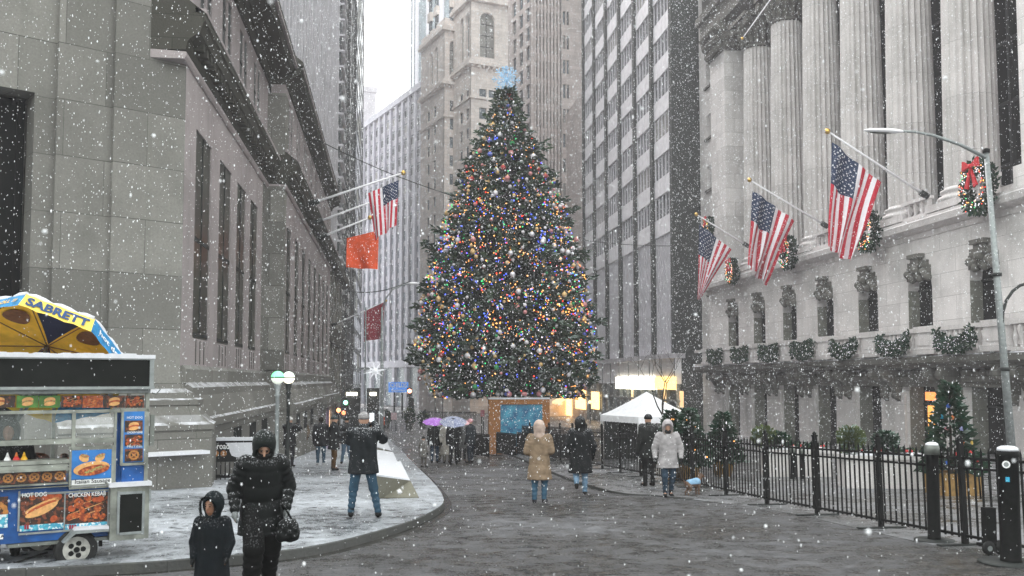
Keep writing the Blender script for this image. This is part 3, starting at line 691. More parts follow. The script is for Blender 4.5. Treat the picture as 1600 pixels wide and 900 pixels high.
# scroll console pairs under the balcony
def console(y):
    mb=MB(TN)
    for s_ in (-.55,.55):
        yy=y+s_
        prof=[(-.0,2.4),(-1.0,2.4),(-1.05,2.15),(-.9,1.85),(-.6,1.7),(-.42,1.4),(-.3,1.0),(-.12,.75),(0,.7)]
        o=mb.T
        mb.T=lambda c,a,z:TN(c,a,z); mb.prism(prof,'x',yy-.2,yy+.2); mb.T=o
        for (dd,zz,rr) in ((-.82,2.08,.27),(-.22,1.05,.17)):
            mb.lathe([(rr,-.24),(rr,.24)],(yy,dd,zz),12,axis='x')
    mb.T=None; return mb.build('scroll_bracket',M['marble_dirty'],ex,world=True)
for i in range(8): console(69.6-4.99*i)
for y in WY+[32.1]:                                           # door heads: carved dark lintels between brackets
    mb=MB(TN); mb.box((y-1.5,-.25,1.5),(y+1.5,0,1.75)); mb.box((y-1.3,-.4,1.75),(y+1.3,0,2.0))
    for k in range(6): mb.sph((y-1.1+k*.44,-.3,2.15),.2,7,5)
    mb.T=None; mb.build('carved_lintel',M['marble_dirty'],ex,world=True)
# balcony slab, balustrade pedestals, balusters, rail
mb=MB(TN); mb.prism([(YR-2,2.62),(YL+.2,2.62),(YL+.2,2.95),(YR-2,2.95)],'y',0,0) if False else None
mb.T=None; steps(mb,TN,(27.5,YL+.3),[(-.1,2.4),(1.0,2.4),(1.15,2.55),(1.3,2.62),(1.35,2.9),(1.2,2.96),(-.1,2.96)]); 
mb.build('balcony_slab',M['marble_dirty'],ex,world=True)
mb=MB(TN); mb.box((27.5,-1.28,4.03),(YL+.1,-.92,4.22)); mb.box((27.5,-1.25,2.965),(YL+.1,-.95,3.12)); mb.T=None; mb.build('balcony_rail',M['marble_plain'],ex,world=True)
PY=[69.6-4.99*i for i in range(9)]
for y in PY:
    mb=MB(TN); mb.box((y-.72,-1.36,3.12),(y+.72,-.88,4.03)); mb.box((y-.85,-1.42,3.0),(y+.85,-.86,3.25)); mb.box((y-.5,-1.39,3.4),(y+.5,-1.361,3.85)); mb.box((y-.82,-1.42,4.0),(y+.82,-.85,4.28)); mb.T=None
    mb.build('balustrade_pedestal',M['marble_plain'],ex,world=True)
nb_=0
for y in PY[:-1]:
    for k in range(9):
        yy=y-.95-k*.39; mb=MB(); mb.lathe([(.09,3.12),(.09,3.2),(.05,3.25),(.11,3.45),(.12,3.55),(.05,3.85),(.09,3.95),(.09,4.03)],(NX-1.1,yy,0),8)
        mb.build('baluster',M['marble_plain'],ex,world=True)
# main cornice above the podium
mb=MB(); steps(mb,TN,(YR-4,YL+.2),[(-1.4,8.7),(.06,8.7),(.1,8.95),(.25,9.0),(.5,9.15),(.55,9.45),(.5,9.5),(.5,9.62),(.2,9.7),(-1.4,9.7)]); mb.build('podium_cornice',M['marble_plain'],ex,world=True)
mb=MB(); steps(mb,TN,(YR-4,YL),[(-6,9.6),(-.1,9.6),(-.1,10.0),(-6,10.0)]); mb.build('portico_floor',M['marble_plain'],ex,world=True)
# fluted columns
CX=26.75; CYs=[64.6-4.99*i for i in range(6)]
def column():
    r=1.2; n=96; prof=[]
    mb=MB(); zs=[1.0+15.6*k/10 for k in range(11)]; rings=[]
    for z in zs:
        t=(z-1)/15.6; rr=r*(1-.14*t**1.6); ring=[]
        for k in range(n):
            a=2*pi*k/n; fl=abs(sin(a*12)); f=.13*(fl**.5) 
            ring.append(mb.av(((rr-f)*cos(a),(rr-f)*sin(a),z)))
        rings.append(ring)
    for i in range(len(rings)-1):
        for k in range(n): mb.fi([rings[i][k],rings[i][(k+1)%n],rings[i+1][(k+1)%n],rings[i+1][k]])
    o=mb
    bs=MB(); bs.box((-1.5,-1.5,0),(1.5,1.5,.35)); bs.lathe([(1.48,.35),(1.55,.45),(1.48,.58),(1.34,.62),(1.3,.75),(1.38,.8),(1.38,.9),(1.25,.95),(1.2,1.02)],(0,0,0),48)
    cp=MB(); cp.lathe([(1.05,16.5),(1.1,16.6),(1.02,16.7),(1.1,17.4),(1.35,18.1),(1.55,18.5)],(0,0,0),32)
    for k in range(16):
        a=2*pi*k/16
        for h,rr_,w_ in ((16.8,1.15,.2),(17.4,1.3,.22)):
            cp.sph(((rr_)*cos(a),(rr_)*sin(a),h+.3),.3,6,5,sc=(.6,.6,1.3)); cp.sph(((rr_+.15)*cos(a),(rr_+.15)*sin(a),h+.62),.17,6,4)
    for sx in (-1,1):
        for sy in (-1,1): cp.lathe([(.32,-.2),(.32,.2)],(sx*1.35,sy*1.35,18.2),10,axis='x')
    cp.box((-1.65,-1.65,18.5),(1.65,1.65,18.8))
    return o,bs,cp
cm,bs,cp=column(); me=[]
for i,y in enumerate(CYs):
    if i==0:
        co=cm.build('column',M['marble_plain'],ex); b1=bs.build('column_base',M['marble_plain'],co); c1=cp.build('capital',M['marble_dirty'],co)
        co.location=Vector((CX,y,9.75))-ex.location
    else:
        c2=co.copy(); scene.collection.objects.link(c2); c2.location=Vector((CX,y,9.75))-ex.location
        for q in (b1,c1):
            q2=q.copy(); scene.collection.objects.link(q2); q2.parent=c2
# end piers and back wall behind the columns, side wing
mb=MB(); mb.box((NX+.05,68.4,9.7),(28.6,71.6,27.6)); mb.box((NX-.2,68.2,9.7),(28.7,71.8,10.6)); mb.build('end_pier',M['marble'],ex,world=True); mb=MB(); mb.box((NX+.05,30.4,9.7),(28.6,34.6,29)); mb.box((NX-.2,30.2,9.7),(28.7,34.8,10.6))
mb.box((NX+.05,YR-2,9.7),(29,30.4,29))
mb.build('end_pier',M['marble'],ex,world=True)
mb=MB()
mb.lathe([(1.0,0)],(0,0,0),3) if False else None
for k in range(3):
    o_=.15+.22*k; mb.box((NX+.05-o_,68.4-o_,27.6+.7*k),(28.7,71.6+o_,28.3+.7*k))
    for j in range(7):
        mb.sph((NX+.05-o_-.1,68.6+j*.48,27.95+.7*k),.3,6,5); mb.sph((NX+.3+j*.42,68.3-o_,27.95+.7*k),.3,6,5)
mb.build('pier_capital',M['marble_dirty'],ex,world=True)
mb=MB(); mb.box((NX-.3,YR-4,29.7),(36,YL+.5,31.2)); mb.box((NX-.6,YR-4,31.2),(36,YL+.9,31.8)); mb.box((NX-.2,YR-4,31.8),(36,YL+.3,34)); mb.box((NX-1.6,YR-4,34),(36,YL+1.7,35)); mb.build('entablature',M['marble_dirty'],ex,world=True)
mb=MB()
for k in range(80): mb.box((NX-1.2,YR-4+k*.62,33.5),(NX-.2,YR-3.7+k*.62,34))
mb.build('dentil_course',M['marble_dirty'],ex,world=True,stuff=True)
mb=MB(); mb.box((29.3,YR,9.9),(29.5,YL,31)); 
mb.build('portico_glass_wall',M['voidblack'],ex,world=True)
mb=MB()
for k in range(16): mb.box((29.1,30+k*2.5,9.9),(29.29,30.2+k*2.5,31))
for k in range(6): mb.box((29.15,YR,12+k*3),(29.28,YL,12.2+k*3))
mb.build('portico_mullions',M['darkmetal'],ex,world=True)
wg=MB()
gridwall(wg,lambda u,d,z:(26.3+d,u,z),(72.41,76.5),(-3,38),[(73.6,74.8)],[(9+i*4.4,11+i*4.4) for i in range(6)],.6); wg.box((27,72.41,-3),(40,78,38)); wg.build('side_wing',M['marble'],ex,world=True)
for i in range(6):
    mb=MB(); mb.box((26.8,73.6,9+i*4.4),(26.85,74.8,11+i*4.4)); mb.box((26.15,73.4,8.8+i*4.4),(26.3,75,9+i*4.4),1); mb.build('wing_window',[M['glass'],M['marble_dirty']],ex,world=True)
# carved balustrade between column bases
for i,y in enumerate([67.0]+[c-2.5 for c in CYs]):
    mb=MB(TN)
    for dy in (-1.0,-.45,.1,.65):
        mb.box((y+dy-.08,-.12,9.75),(y+dy+.02,.1,10.5)); 
        mb.tube([(y+dy-.05,0,9.9),(y+dy+.25,0,10.25),(y+dy+.5,0,9.9)],.05,5); mb.tube([(y+dy-.05,0,10.4),(y+dy+.25,0,10.08),(y+dy+.5,0,10.4)],.05,5)
    mb.box((y-1.15,-.2,10.5),(y+1.15,.15,10.66)); mb.box((y-1.15,-.2,9.7),(y+1.15,.15,9.85)); mb.T=None
    mb.build('fretwork_parapet',M['marble_plain'],ex,world=True)
# ------------------------------------------------------------------ foliage helpers
def fol(name,c,var=.35,rough=.7):
    m,nt,b=newmat(name); b.inputs['Roughness'].default_value=rough; b.inputs['Specular IOR Level'].default_value=.2
    tc=N(nt,'ShaderNodeTexCoord'); n=N(nt,'ShaderNodeTexNoise',Scale=1.1,Detail=3.); nt.links.new(tc.outputs['Object'],n.inputs['Vector'])
    r=ramp(nt,n.outputs[0],.3,.7,c4([x*(1-var) for x in c]),c4([x*(1+var) for x in c])); nt.links.new(r.outputs[0],b.inputs['Base Color']); return m
M['fol1']=fol('spruce_dark',(.035,.06,.038)); M['fol2']=fol('spruce_mid',(.065,.098,.055)); M['fol3']=fol('spruce_frosted',(.26,.32,.28))
M['garland']=fol('garland_green',(.02,.06,.035)); M['leafy']=fol('bush_green',(.12,.15,.06))
LC={'warm':((1,.42,.1),1.1),'blue':((.08,.14,1),1.2),'green':((.06,.75,.22),.6),'red':((1,.07,.04),.9),'white':((.9,.85,.95),.55)}
for k,(c,s_) in LC.items(): M['L'+k]=emis('bulb_'+k,c,s_)
LM=[M['Lwarm'],M['Lblue'],M['Lgreen'],M['Lred'],M['Lwhite']]
BCc={'silver':(.75,.72,.76),'gold':(.75,.5,.22),'rose':(.6,.25,.25),'crimson':(.4,.03,.03),'blueb':(.08,.12,.5),'greenb':(.03,.3,.1)}
for k,c in BCc.items(): M['B'+k]=plain('bauble_'+k,c,.3,.25,.1,5,0,.6)
BM=[M['Bsilver'],M['Bgold'],M['Brose'],M['Bcrimson'],M['Bblueb'],M['Bgreenb']]
def spray(mb,p,d,L,w_,rn,mats=(0,1,2),wt=(.5,.38,.12)):
    """one needle spray: two crossed narrow leaves"""
    d=d.normalized(); a=d.cross(Vector((0,0,1))); a=a.normalized() if a.length>.05 else Vector((1,0,0)); b_=d.cross(a)
    mi=rn.choices(mats,wt)[0]
    th=rn.uniform(0,pi)
    for t in (th,th+pi/2):
        s_=(a*cos(t)+b_*sin(t))*w_
        mb.face([p-s_*.3,p+d*L*.45-s_,p+d*L,p+d*L*.45+s_],mi)
# ------------------------------------------------------------------ THE TREE
TYC=50.0; tc0=onY(791,600,TYC); TB=Vector((tc0.x,TYC,gz(TYC)))
TZ0=3.25; TTOP=onY(791,140,TYC).z-TB.z
tree=thing('christmas_tree','giant spruce covered with coloured lights and baubles towering over the middle of the street','christmas tree',TB)
rt=random.Random(11)
def trad(t):   # crown radius at relative height t (0 bottom of foliage .. 1 top)
    K=[(0,3.5),(.03,4.1),(.1,4.6),(.2,4.72),(.35,4.3),(.5,3.65),(.62,3.0),(.75,2.05),(.86,1.1),(.94,.5),(1,.08)]
    for (a,ra),(b_,rb) in zip(K[:-1],K[1:]):
        if t<=b_: return ra+(rb-ra)*(t-a)/(b_-a)
    return .1
fo=MB(); bw=MB(); tips=[]
H_=TTOP-TZ0
bw.tube([(0,0,0),(0,0,TTOP*.5),(0,0,TTOP*.97)],[.42,.24,.03],10)
nbr=900
for i in range(nbr):
    t=(i/nbr)**1.25; t=min(.985,t+rt.uniform(-.01,.01)); t=max(0,t)
    z=TZ0+H_*t; az=i*2.39996+rt.uniform(-.25,.25); R0=trad(t)*(1+.07*sin(az*5+z*2.1)+.05*sin(az*2-z*3.3))*rt.choice((rt.uniform(.7,.95),rt.uniform(.88,1.0),rt.uniform(.92,1.06),rt.uniform(1.0,1.12)))+ (rt.uniform(-.12,.3) if t>.6 else 0)
    droop=-.12-.25*(1-t)+(.9 if t>.9 else 0)*(t-.9)*10*.7
    dv=Vector((cos(az),sin(az),0)); pts=[]
    for k in range(7):
        f=k/6; pts.append(Vector((0,0,z+.35*(1-t)))+dv*R0*f+Vector((0,0,R0*(droop*f+.22*f*f))))
    bw.tube(pts[::2]+[pts[-1]],[.05*(1-t)+.02,.03,.02,.012,.008],4,caps=False)
    tips.append(pts[-1])
    nsp=int((14 if t<.6 else 3)+R0*(15 if t<.6 else 9))
    for k in range(nsp):
        f=rt.random()**.6; f=max(.18,f); q=f*6; j=min(5,int(q)); p=pts[j].lerp(pts[j+1],q-j)
        side=rt.choice((-1,1)); lat=Vector((-dv.y,dv.x,0))*side
        wid=(1-f)*.55*R0*.35+.18
        p=p+lat*rt.uniform(0,wid)+Vector((0,0,rt.uniform(-.14,.1)))
        d=(dv*rt.uniform(.5,1.2)+lat*rt.uniform(.2,.9)+Vector((0,0,rt.uniform(-.45,.45))))
        spray(fo,p,d,rt.uniform(.28,.52),rt.uniform(.05,.1),rt)
for i in range(260):   # top shoots
    z=TTOP-rt.random()*2.2; r=(TTOP-z)*.2; a=rt.uniform(0,2*pi)
    spray(fo,Vector((r*cos(a)*rt.random(),r*sin(a)*rt.random(),z)),Vector((cos(a),sin(a),rt.uniform(-.2,1.6))),rt.uniform(.2,.4),.06,rt)
fo.build('foliage',[M['fol1'],M['fol2'],M['fol3']],tree); bw.build('trunk',M['bark'],tree)
def surf(t,az,k): 
    R0=trad(t)*k; return Vector((cos(az)*R0,sin(az)*R0,TZ0+H_*t+R0*-.12*(1-t)))
lb=MB()
for i in range(4800):
    t=1-sqrt(rt.random()); t=min(.97,t*1.0)
    if rt.random()<.35: t=rt.uniform(.12,.62)
    az=rt.uniform(pi*.92,2.08*pi) if rt.random()<.8 else rt.uniform(0,2*pi)
    p=surf(t,az,rt.uniform(.8,1.07)); dens=sin(az*3+t*9)*.5+.5
    if t<.14 and rt.random()<.5: continue
    if sin(az*7+t*23)*sin(az*4-t*31)<-.18 and rt.random()<.85: continue
    # colour drifts: blue and green low in the middle, warm to the sides
    wts=[.46,.17,.13,.14,.1]
    if dens>.7: wts=[.25,.35,.2,.1,.1]
    lb.octa(p,rt.choice((.02,.026,.032,.046)),rt.choices(range(5),wts)[0])
lb.build('string_lights',LM,tree,stuff=True)
bl=[]
for i in range(460):
    t=min(.985,1-sqrt(rt.random()) if i%4 else rt.uniform(.5,.98)); az=rt.uniform(pi*.95,2.05*pi) if rt.random()<.85 else rt.uniform(0,2*pi)
    p=surf(max(.02,t),az,rt.uniform(.93,1.07)); r=rt.choice((.06,.08,.09,.11,.14))
    bl.append((r,p,rt.choices(range(6),(.42,.24,.16,.08,.05,.05))[0]))
bl.sort(key=lambda q:(-q[0]+ (0 if q[1].y<0 else 1)))
for r,p,mi in bl[:100]:
    mb=MB(); mb.sph(p,r,12,8,0); mb.box((p.x-.02,p.y-.02,p.z+r*.95),(p.x+.02,p.y+.02,p.z+r*1.3),1); mb.build('bauble',[BM[mi],M['gold']],tree)
mb=MB()
for r,p,mi in bl[100:]: mb.sph(p,r,9,6,mi)
mb.build('baubles',BM,tree,stuff=True)
# snowflake topper
sfm=plain('pale_blue_star_acrylic',(.38,.6,.8),.35,.1,.15); sfm.node_tree.nodes['Principled BSDF'].inputs['Emission Color'].default_value=(.4,.65,.95,1); sfm.node_tree.nodes['Principled BSDF'].inputs['Emission Strength'].default_value=.05
top=MB(); ctr=Vector((0,0,TTOP+.55))
for pl_ in range(3):
    A_=Matrix.Rotation(pl_*pi/3,3,'Z')
    for k in range(8):
        a=2*pi*k/8+pi/8*0
        d=A_@Vector((cos(a),0,sin(a))); s_=A_@Vector((-sin(a),0,cos(a)))
        top.tube([ctr,ctr+d*.72],[.03,.018],5)
        for f in (.35,.55): 
            for sg in (-1,1): top.tube([ctr+d*f,ctr+d*(f+.17)+s_*.17*sg],[.022,.016],4)
        top.octa(ctr+d*.74,.07)
top.sph(ctr,.13,10,8); top.tube([(0,0,TTOP-.5),(0,0,TTOP+.5)],.02,5)
top.build('snowflake_topper',sfm,tree)
# ------------------------------------------------------------------ small plants and trees
def xmastree(label,base,H,R,seed,deco,snow=.1,group=None,pot=None,cat='christmas tree'):
    r=random.Random(seed); o=thing('small_christmas_tree',label,cat,base,0,group)
    f=MB(); z0=.5
    for i in range(int(900*R+500)):
        t=r.random()**1.3; z=z0+(H-z0)*t; rr=R*(1-t)*r.uniform(.35,1.08)+.03; a=r.uniform(0,2*pi)
        spray(f,Vector((rr*cos(a),rr*sin(a),z)),Vector((cos(a),sin(a),r.uniform(-.5,.7))),r.uniform(.14,.26),r.uniform(.03,.055),r,wt=(.6,.4-snow,snow))
    f.build('foliage',[M['fol1'],M['garland'],M['fol3']],o)
    t_=MB(); t_.tube([(0,0,0),(0,0,H*.9)],[.05,.012],6); t_.build('trunk',M['bark'],o)
    if pot is not None:
        p=MB()
        if pot=='box':
            for k in range(8):
                for sd in range(4):
                    u=-.42+k*.107
                    q=[(u,-.43),(u+.1,-.43),(u+.1,-.4),(u,-.4)]
                    q=[(x*cos(sd*pi/2)-y*sin(sd*pi/2),x*sin(sd*pi/2)+y*cos(sd*pi/2)) for x,y in q]; p.prism(q,'z',0,.5)
            p.box((-.4,-.4,.02),(.4,.4,.45)); p.build('wooden_planter',M['wood2'],o)
        else: p.lathe([(.22,0),(.3,.42),(.33,.45),(.33,.5),(.26,.5)],(0,0,0),16); p.build('planter',M['wood2'],o)
    for (dz,da,sz,mm) in deco:
        rr=R*(1-(dz-z0)/(H-z0))*1.02+.02; p=Vector((rr*cos(da),rr*sin(da),dz)); b=MB(); k=mm
        if isinstance(k,str) and k.startswith('L'): b.octa(p,sz); b.build('light_bulb',M[k],o)
        else:
            n=Vector((cos(da),sin(da),.2)).normalized(); s_=Vector((-sin(da),cos(da),0))
            pts=[]; 
            for j in range(10):
                q=sz*(1 if j%2==0 else .62); an=2*pi*j/10+.3; pts.append(p+n*.03+s_*q*cos(an)+Vector((0,0,1))*q*sin(an))
            pb_=[x-n*.03 for x in pts]; b.face(pts); b.face(pb_[::-1])
            for j in range(10): b.face([pts[j],pts[(j+1)%10],pb_[(j+1)%10],pb_[j]])
            b.build('ornament',M[k],o)
    return o
M['wood2']=plain('planter_wood',(.26,.15,.045),.6,0,.3,9)  # yellow-brown wood of the tree boxes and pots
for n_,c in (('oblue',(.03,.12,.5)),('oorange',(.7,.2,.05)),('ocyan',(.03,.35,.55)),('opink',(.7,.25,.3)),('olilac',(.4,.4,.7)),('ored',(.6,.04,.04)),('ogold',(.7,.45,.08))): M[n_]=plain(n_,c,.5,0,.15,20)
b0=onG(1488,772,.02)
dc=[]
sp_=(b0-Vector((0,0,0)))
for (px,py,mm) in ((1490,635,'oblue'),(1478,652,'ocyan'),(1491,653,'oorange'),(1483,671,'opink'),(1500,670,'olilac'),(1512,670,'olilac'),(1497,692,'oorange'),(1514,692,'ogold'),(1507,707,'ored'),(1488,708,'ored'),(1476,722,'oblue'),(1520,718,'ored')):
    w_=onY(px,py,b0.y-.3); R=.62;H=2.45
    dz=w_.z-b0.z; dx=w_.x-b0.x; rr=max(.06,R*(1-(dz-.5)/(H-.5))*1.02)
    s_=max(-.95,min(.95,dx/rr)); dc.append((dz,-pi/2+asin(s_),.055,mm))
xmastree('green Christmas tree with large bright felt ornaments in a wooden box behind the railing',b0,2.5,.62,3,dc,.03,pot='box')
rl=random.Random(5)
for i,(px,py,top,R,lab) in enumerate(((1130,738,645,.5,'small dark Christmas tree with two yellow lamps against the pale corner of the exchange'),(1077,745,640,.55,'small Christmas tree with pale blue lights beside the right corner of the white tent'),(1050,742,643,.5,'small Christmas tree behind the hood of the person in the white coat'))):
    b0=onG(px,py+10,.02); H=onY(px,top,b0.y).z-b0.z
    dd=[(rl.uniform(.7,H*.9),rl.uniform(pi,2*pi),.03,rl.choice(('Lwhite','Lwarm','Lwhite'))) for k in range(16)]
    xmastree(lab,b0,H,R,20+i,dd,.08,'small Christmas trees behind the railing' if i else None,pot='round')
# columnar hedge shrubs / bushes in stone planters
def bush(mb,c,R,Hh,n,r,mats=(0,1,2),wt=(.4,.5,.1),L=.16):
    for i in range(n):
        a=r.uniform(0,2*pi); u=r.uniform(-1,1); k=r.uniform(.5,1.05)
        p=Vector((cos(a)*sqrt(1-u*u)*R*k,sin(a)*sqrt(1-u*u)*R*k,(u*.5+.5)*Hh*k)); 
        spray(mb,Vector(c)+p,Vector((cos(a),sin(a),u+.5+r.uniform(-.3,.3))),L*r.uniform(.7,1.3),L*.3,r,mats,wt)
def planter(px0,px1,py,labels,hgt=.75):
    a=onG(px0,py,.02); b_=onG(px1,py,.02); b_.y=a.y-(b_.x-a.x)*.25; b_=Vector((b_.x,b_.y,gz(b_.y)))
    d=(b_-a); d.z=0; L=d.length; rz=atan2(d.y,d.x)
    o=thing('stone_planter',labels[0],'planter',(a.x,a.y,gz(a.y)),rz,'long stone planters behind the railing')
    m=MB(); m.box((0,0,-.3),(L,.9,hgt)); m.box((-.06,-.06,hgt),(L+.06,.96,hgt+.1)); m.build('trough',M['marble_plain'],o)
    s_=MB(); 
    r=random.Random(int(px0))
    for k in range(16):
        s_.sph((r.uniform(.1,L-.1),r.uniform(.1,.8),hgt+.1),r.uniform(.06,.16),8,5,sc=(1.5,1,.6))
    s_.build('snow_clumps',M['snow'],o)
    f=MB()
    for k in range(int(L*14)): bush(f,(r.uniform(.1,L-.1),r.uniform(.15,.75),hgt+.08),.1,.16,10,r,L=.1)
    for k in range(8): f.sph((r.uniform(.1,L-.1),r.uniform(.05,.4),hgt+.2),.035,6,4,3)
    f.build('planting',[M['garland'],M['fol1'],M['leafy'],M['ored']],o)
    return a,d.normalized(),L,rz
plr=random.Random(9)
P1=planter(1195,1300,748,['tan stone planter with mixed bushes, far one, below the third exchange window from the left'])
P2=planter(1322,1450,765,['tan stone planter with rounded bush and snow, nearer one, left of the ornamented small tree'])
def shrub(label,px,py,Y,R,Hh,mats,seed):
    c=onY(px,py,Y); o=thing('bush',label,'bush',c); f=MB(); bush(f,(0,0,0),R,Hh,900,random.Random(seed),L=.11,wt=(.35,.45,.2)); f.build('foliage',mats,o)
    s_=MB(); s_.tube([(0,0,-.1),(0,0,Hh*.4)],.02,5); s_.build('stem',M['bark'],o)
shrub('round yellow-green bush in the nearer stone planter',1330,700,P2[0].y+.35,.28,.5,[M['leafy'],M['leafy'],M['fol3']],1)
shrub('dark green bush with snow beside the round yellow-green one',1384,700,P2[0].y+.1,.25,.36,[M['garland'],M['fol1'],M['fol3']],2)
shrub('pale reddish tufted bush at the left end of the far stone planter',1193,697,P1[0].y+.4,.3,.55,[M['leafy'],M['brownleaf'] if 'brownleaf' in M else M['leafy'],M['fol3']],3)
shrub('dark green bush right of the pale tufted bush',1216,698,P1[0].y+.3,.3,.38,[M['garland'],M['fol1'],M['fol2']],4)
# garlands draped between the balcony pedestals
for i,y in enumerate([w_ for w_ in WY]):
    lit=i>=4
    o=thing('garland',('green garland full of white lights' if lit else 'dark green unlit garland')+' draped on the balcony balustrade, '+['leftmost of all','second from the left','third from the left','fourth from the left','left of the brightest one','under the second-last arched window','rightmost, beside the street lamp'][i],'garland',(NX-1.45,y,3.0),0,'garlands along the balcony')
    f=MB(); l_=MB(); r=random.Random(60+i)
    for k in range(1000):
        u=r.uniform(-1.35,1.35); s_=abs(u)/1.35
        zc=.32+.42*s_**2; th=.27+.14*s_
        if not lit: zc=.5+.2*s_; th=.46
        p=Vector((r.uniform(-.14,.1),u,zc+r.uniform(-th,th)))
        spray(f,p,Vector((r.uniform(-1,.2),r.uniform(-1,1),r.uniform(-1,.6))),.22,.06,r,wt=(.5,.4,.1))
        if k%(9 if lit else 40)==0: l_.octa((p.x-.14,p.y,p.z),.019 if lit else .012)
    f.build('foliage',[M['garland'],M['fol1'],M['fol2']],o); l_.build('string_lights',M['Lwhite'],o,stuff=True)
# wreaths with red bows on the podium cornice
for i,(px,py,rr,lab) in enumerate(((1530,285,1.05,'lit wreath with a big red bow beside the street lamp top, largest'),(1357,355,.95,'lit wreath with red bow behind the lower end of the large flag'),(1232,390,.9,'lit wreath with red bow to the right of the middle flag'),(1145,420,.8,'lit wreath with red bow behind the leftmost flag'),(1108,350,.6,'small dark red wreath high on the left pier of the exchange'))):
    rr*=.85; c=onX(px,py,24.7); o=thing('wreath',lab,'wreath',c,0,'wreaths with red bows on the exchange')
    f=MB(); l_=MB(); r=random.Random(80+i)
    for k in range(800):
        a=r.uniform(0,2*pi); q=rr*(1+r.uniform(-.28,.28)); p=Vector((r.uniform(-.25,.25),q*cos(a)*.85,q*sin(a)-.2))
        spray(f,p,Vector((r.uniform(-1,.3),cos(a+r.uniform(-1,1)),sin(a+r.uniform(-1,1)))),.25,.06,r,wt=(.55,.35,.1))
        if k%8==0: l_.octa((-.33,p.y,p.z),.03,r.choice((0,0,2,4,3,4)))
    f.build('foliage',[M['garland'],M['fol1'],M['fol2']],o); l_.build('string_lights',LM,o,stuff=True)
    b=MB(); z=rr*.75
    for sg in (-1,1):
        b.prism([(0,z),(sg*.55*rr,z+.35*rr),(sg*.6*rr,z-.12*rr)],'x',-.45,-.32); b.prism([(0,z),(sg*.22*rr,z-1.05*rr),(sg*.48*rr,z-.95*rr)],'x',-.42,-.34)
    b.sph((-.4,0,z),.12,8,6); b.build('bow',M['red'],o)
# bare street tree beside the tent
b0=onG(1043,735,.02); o=thing('bare_tree','bare leafless young tree rising behind the white tent','tree',b0); mb=MB(); r=random.Random(4)
def limb(p,d,L,rad,dep):
    pts=[p]; 
    for k in range(3):
        d=(d+Vector((r.uniform(-.18,.18),r.uniform(-.18,.18),r.uniform(0,.12)))).normalized(); pts.append(pts[-1]+d*L/3)
    mb.tube(pts,[rad,rad*.85,rad*.7,rad*.55],6 if dep<2 else 4,caps=False)
    if dep<5:
        for k in range(2 if dep else 3):
            dd=(d+Vector((r.uniform(-1,1),r.uniform(-1,1),r.uniform(-.1,.5)))*.85).normalized(); limb(pts[-1],dd,L*.58,rad*.55,dep+1)
limb(Vector((0,0,0)),Vector((-.03,0,1)),1.9,.05,0); mb.build('branches',M['bark'],o)
mb=MB(); mb.lathe([(.5,0),(.5,.03),(.1,.03)],(0,0,.0),12); mb.build('tree_pit',M['kerb'],o)
# ================================================================== lettering helper
def textgeo(s,size=1.,bold=0.,extr=0.):
    cu=bpy.data.curves.new('t','FONT'); cu.body=s; cu.size=size; cu.offset=bold; cu.extrude=extr; cu.resolution_u=3
    o=bpy.data.objects.new('t',cu); scene.collection.objects.link(o); bpy.context.view_layer.update()
    me=bpy.data.meshes.new_from_object(o.evaluated_get(bpy.context.evaluated_depsgraph_get()))
    V=[tuple(v.co) for v in me.vertices]; F_=[list(p.vertices) for p in me.polygons]
    bpy.data.objects.remove(o); bpy.data.curves.remove(cu); bpy.data.meshes.remove(me); return V,F_
def letter(s,mat,parent,O,u,v,width,height=None,bold=0.,world=False,name='lettering',mirror=False):
    """text fitted into width along u, height along v, starting at O"""
    V,F_=textgeo(s,1.,bold); xs=[p[0] for p in V]; ys_=[p[1] for p in V]; x0,x1,y0,y1=min(xs),max(xs),min(ys_),max(ys_)
    sx=width/(x1-x0); sy=(height/(y1-y0)) if height else sx
    O=Vector(O); u=Vector(u).normalized(); v=Vector(v).normalized(); mb=MB()
    for p in V:
        a=(p[0]-x0)*sx; a=width-a if mirror else a
        mb.v.append(tuple(O+u*a+v*(p[1]-y0)*sy))
    for f in F_: mb.f.append(f); mb.m.append(0); mb.sm.append(False)
    return mb.build(name,mat,parent,world=world)
def fmat(name,c1,c2,scale,rough=.45,c3=None):
    m,nt,b=newmat(name); b.inputs['Roughness'].default_value=rough
    tc=N(nt,'ShaderNodeTexCoord'); v=N(nt,'ShaderNodeTexVoronoi',Scale=scale); nt.links.new(tc.outputs['Object'],v.inputs['Vector'])
    n=N(nt,'ShaderNodeTexNoise',Scale=scale*1.7,Detail=3.); nt.links.new(tc.outputs['Object'],n.inputs['Vector'])
    r=ramp(nt,v.outputs['Distance'],.1,.6,c4(c1),c4(c2)); 
    if c3: r2=ramp(nt,n.outputs[0],.52,.6); k=mix(nt,r2.outputs[0],r.outputs[0],c3); nt.links.new(k,b.inputs['Base Color'])
    else: nt.links.new(r.outputs[0],b.inputs['Base Color'])
    return m
M['meat']=fmat('picture_grilled_meat',(.75,.22,.05),(.22,.035,.01),26,.45,(.5,.1,.02)); M['bun']=plain('picture_bun',(.72,.38,.14),.45,0,.2,25)
M['saus']=plain('picture_sausage',(.42,.08,.025),.4,0,.35,30); M['darkpic']=fmat('picture_dark_ground',(.06,.02,.01),(.02,.01,.006),14,.45,(.2,.05,.02)); M['greenpic']=fmat('picture_green_ground',(.1,.3,.04),(.05,.14,.02),10)
M['pretz']=plain('picture_pretzel',(.45,.19,.05),.4,0,.3,30); M['bluepic']=plain('picture_blue_ground',(.03,.18,.5),.45,0,.2,6); M['tealpic']=fmat('picture_teal_strip',(.1,.5,.62),(.05,.3,.45),20,.45,(.7,.75,.78)); M['lettuce']=fmat('picture_filling',(.5,.3,.12),(.35,.1,.04),40,.45,(.3,.4,.12))
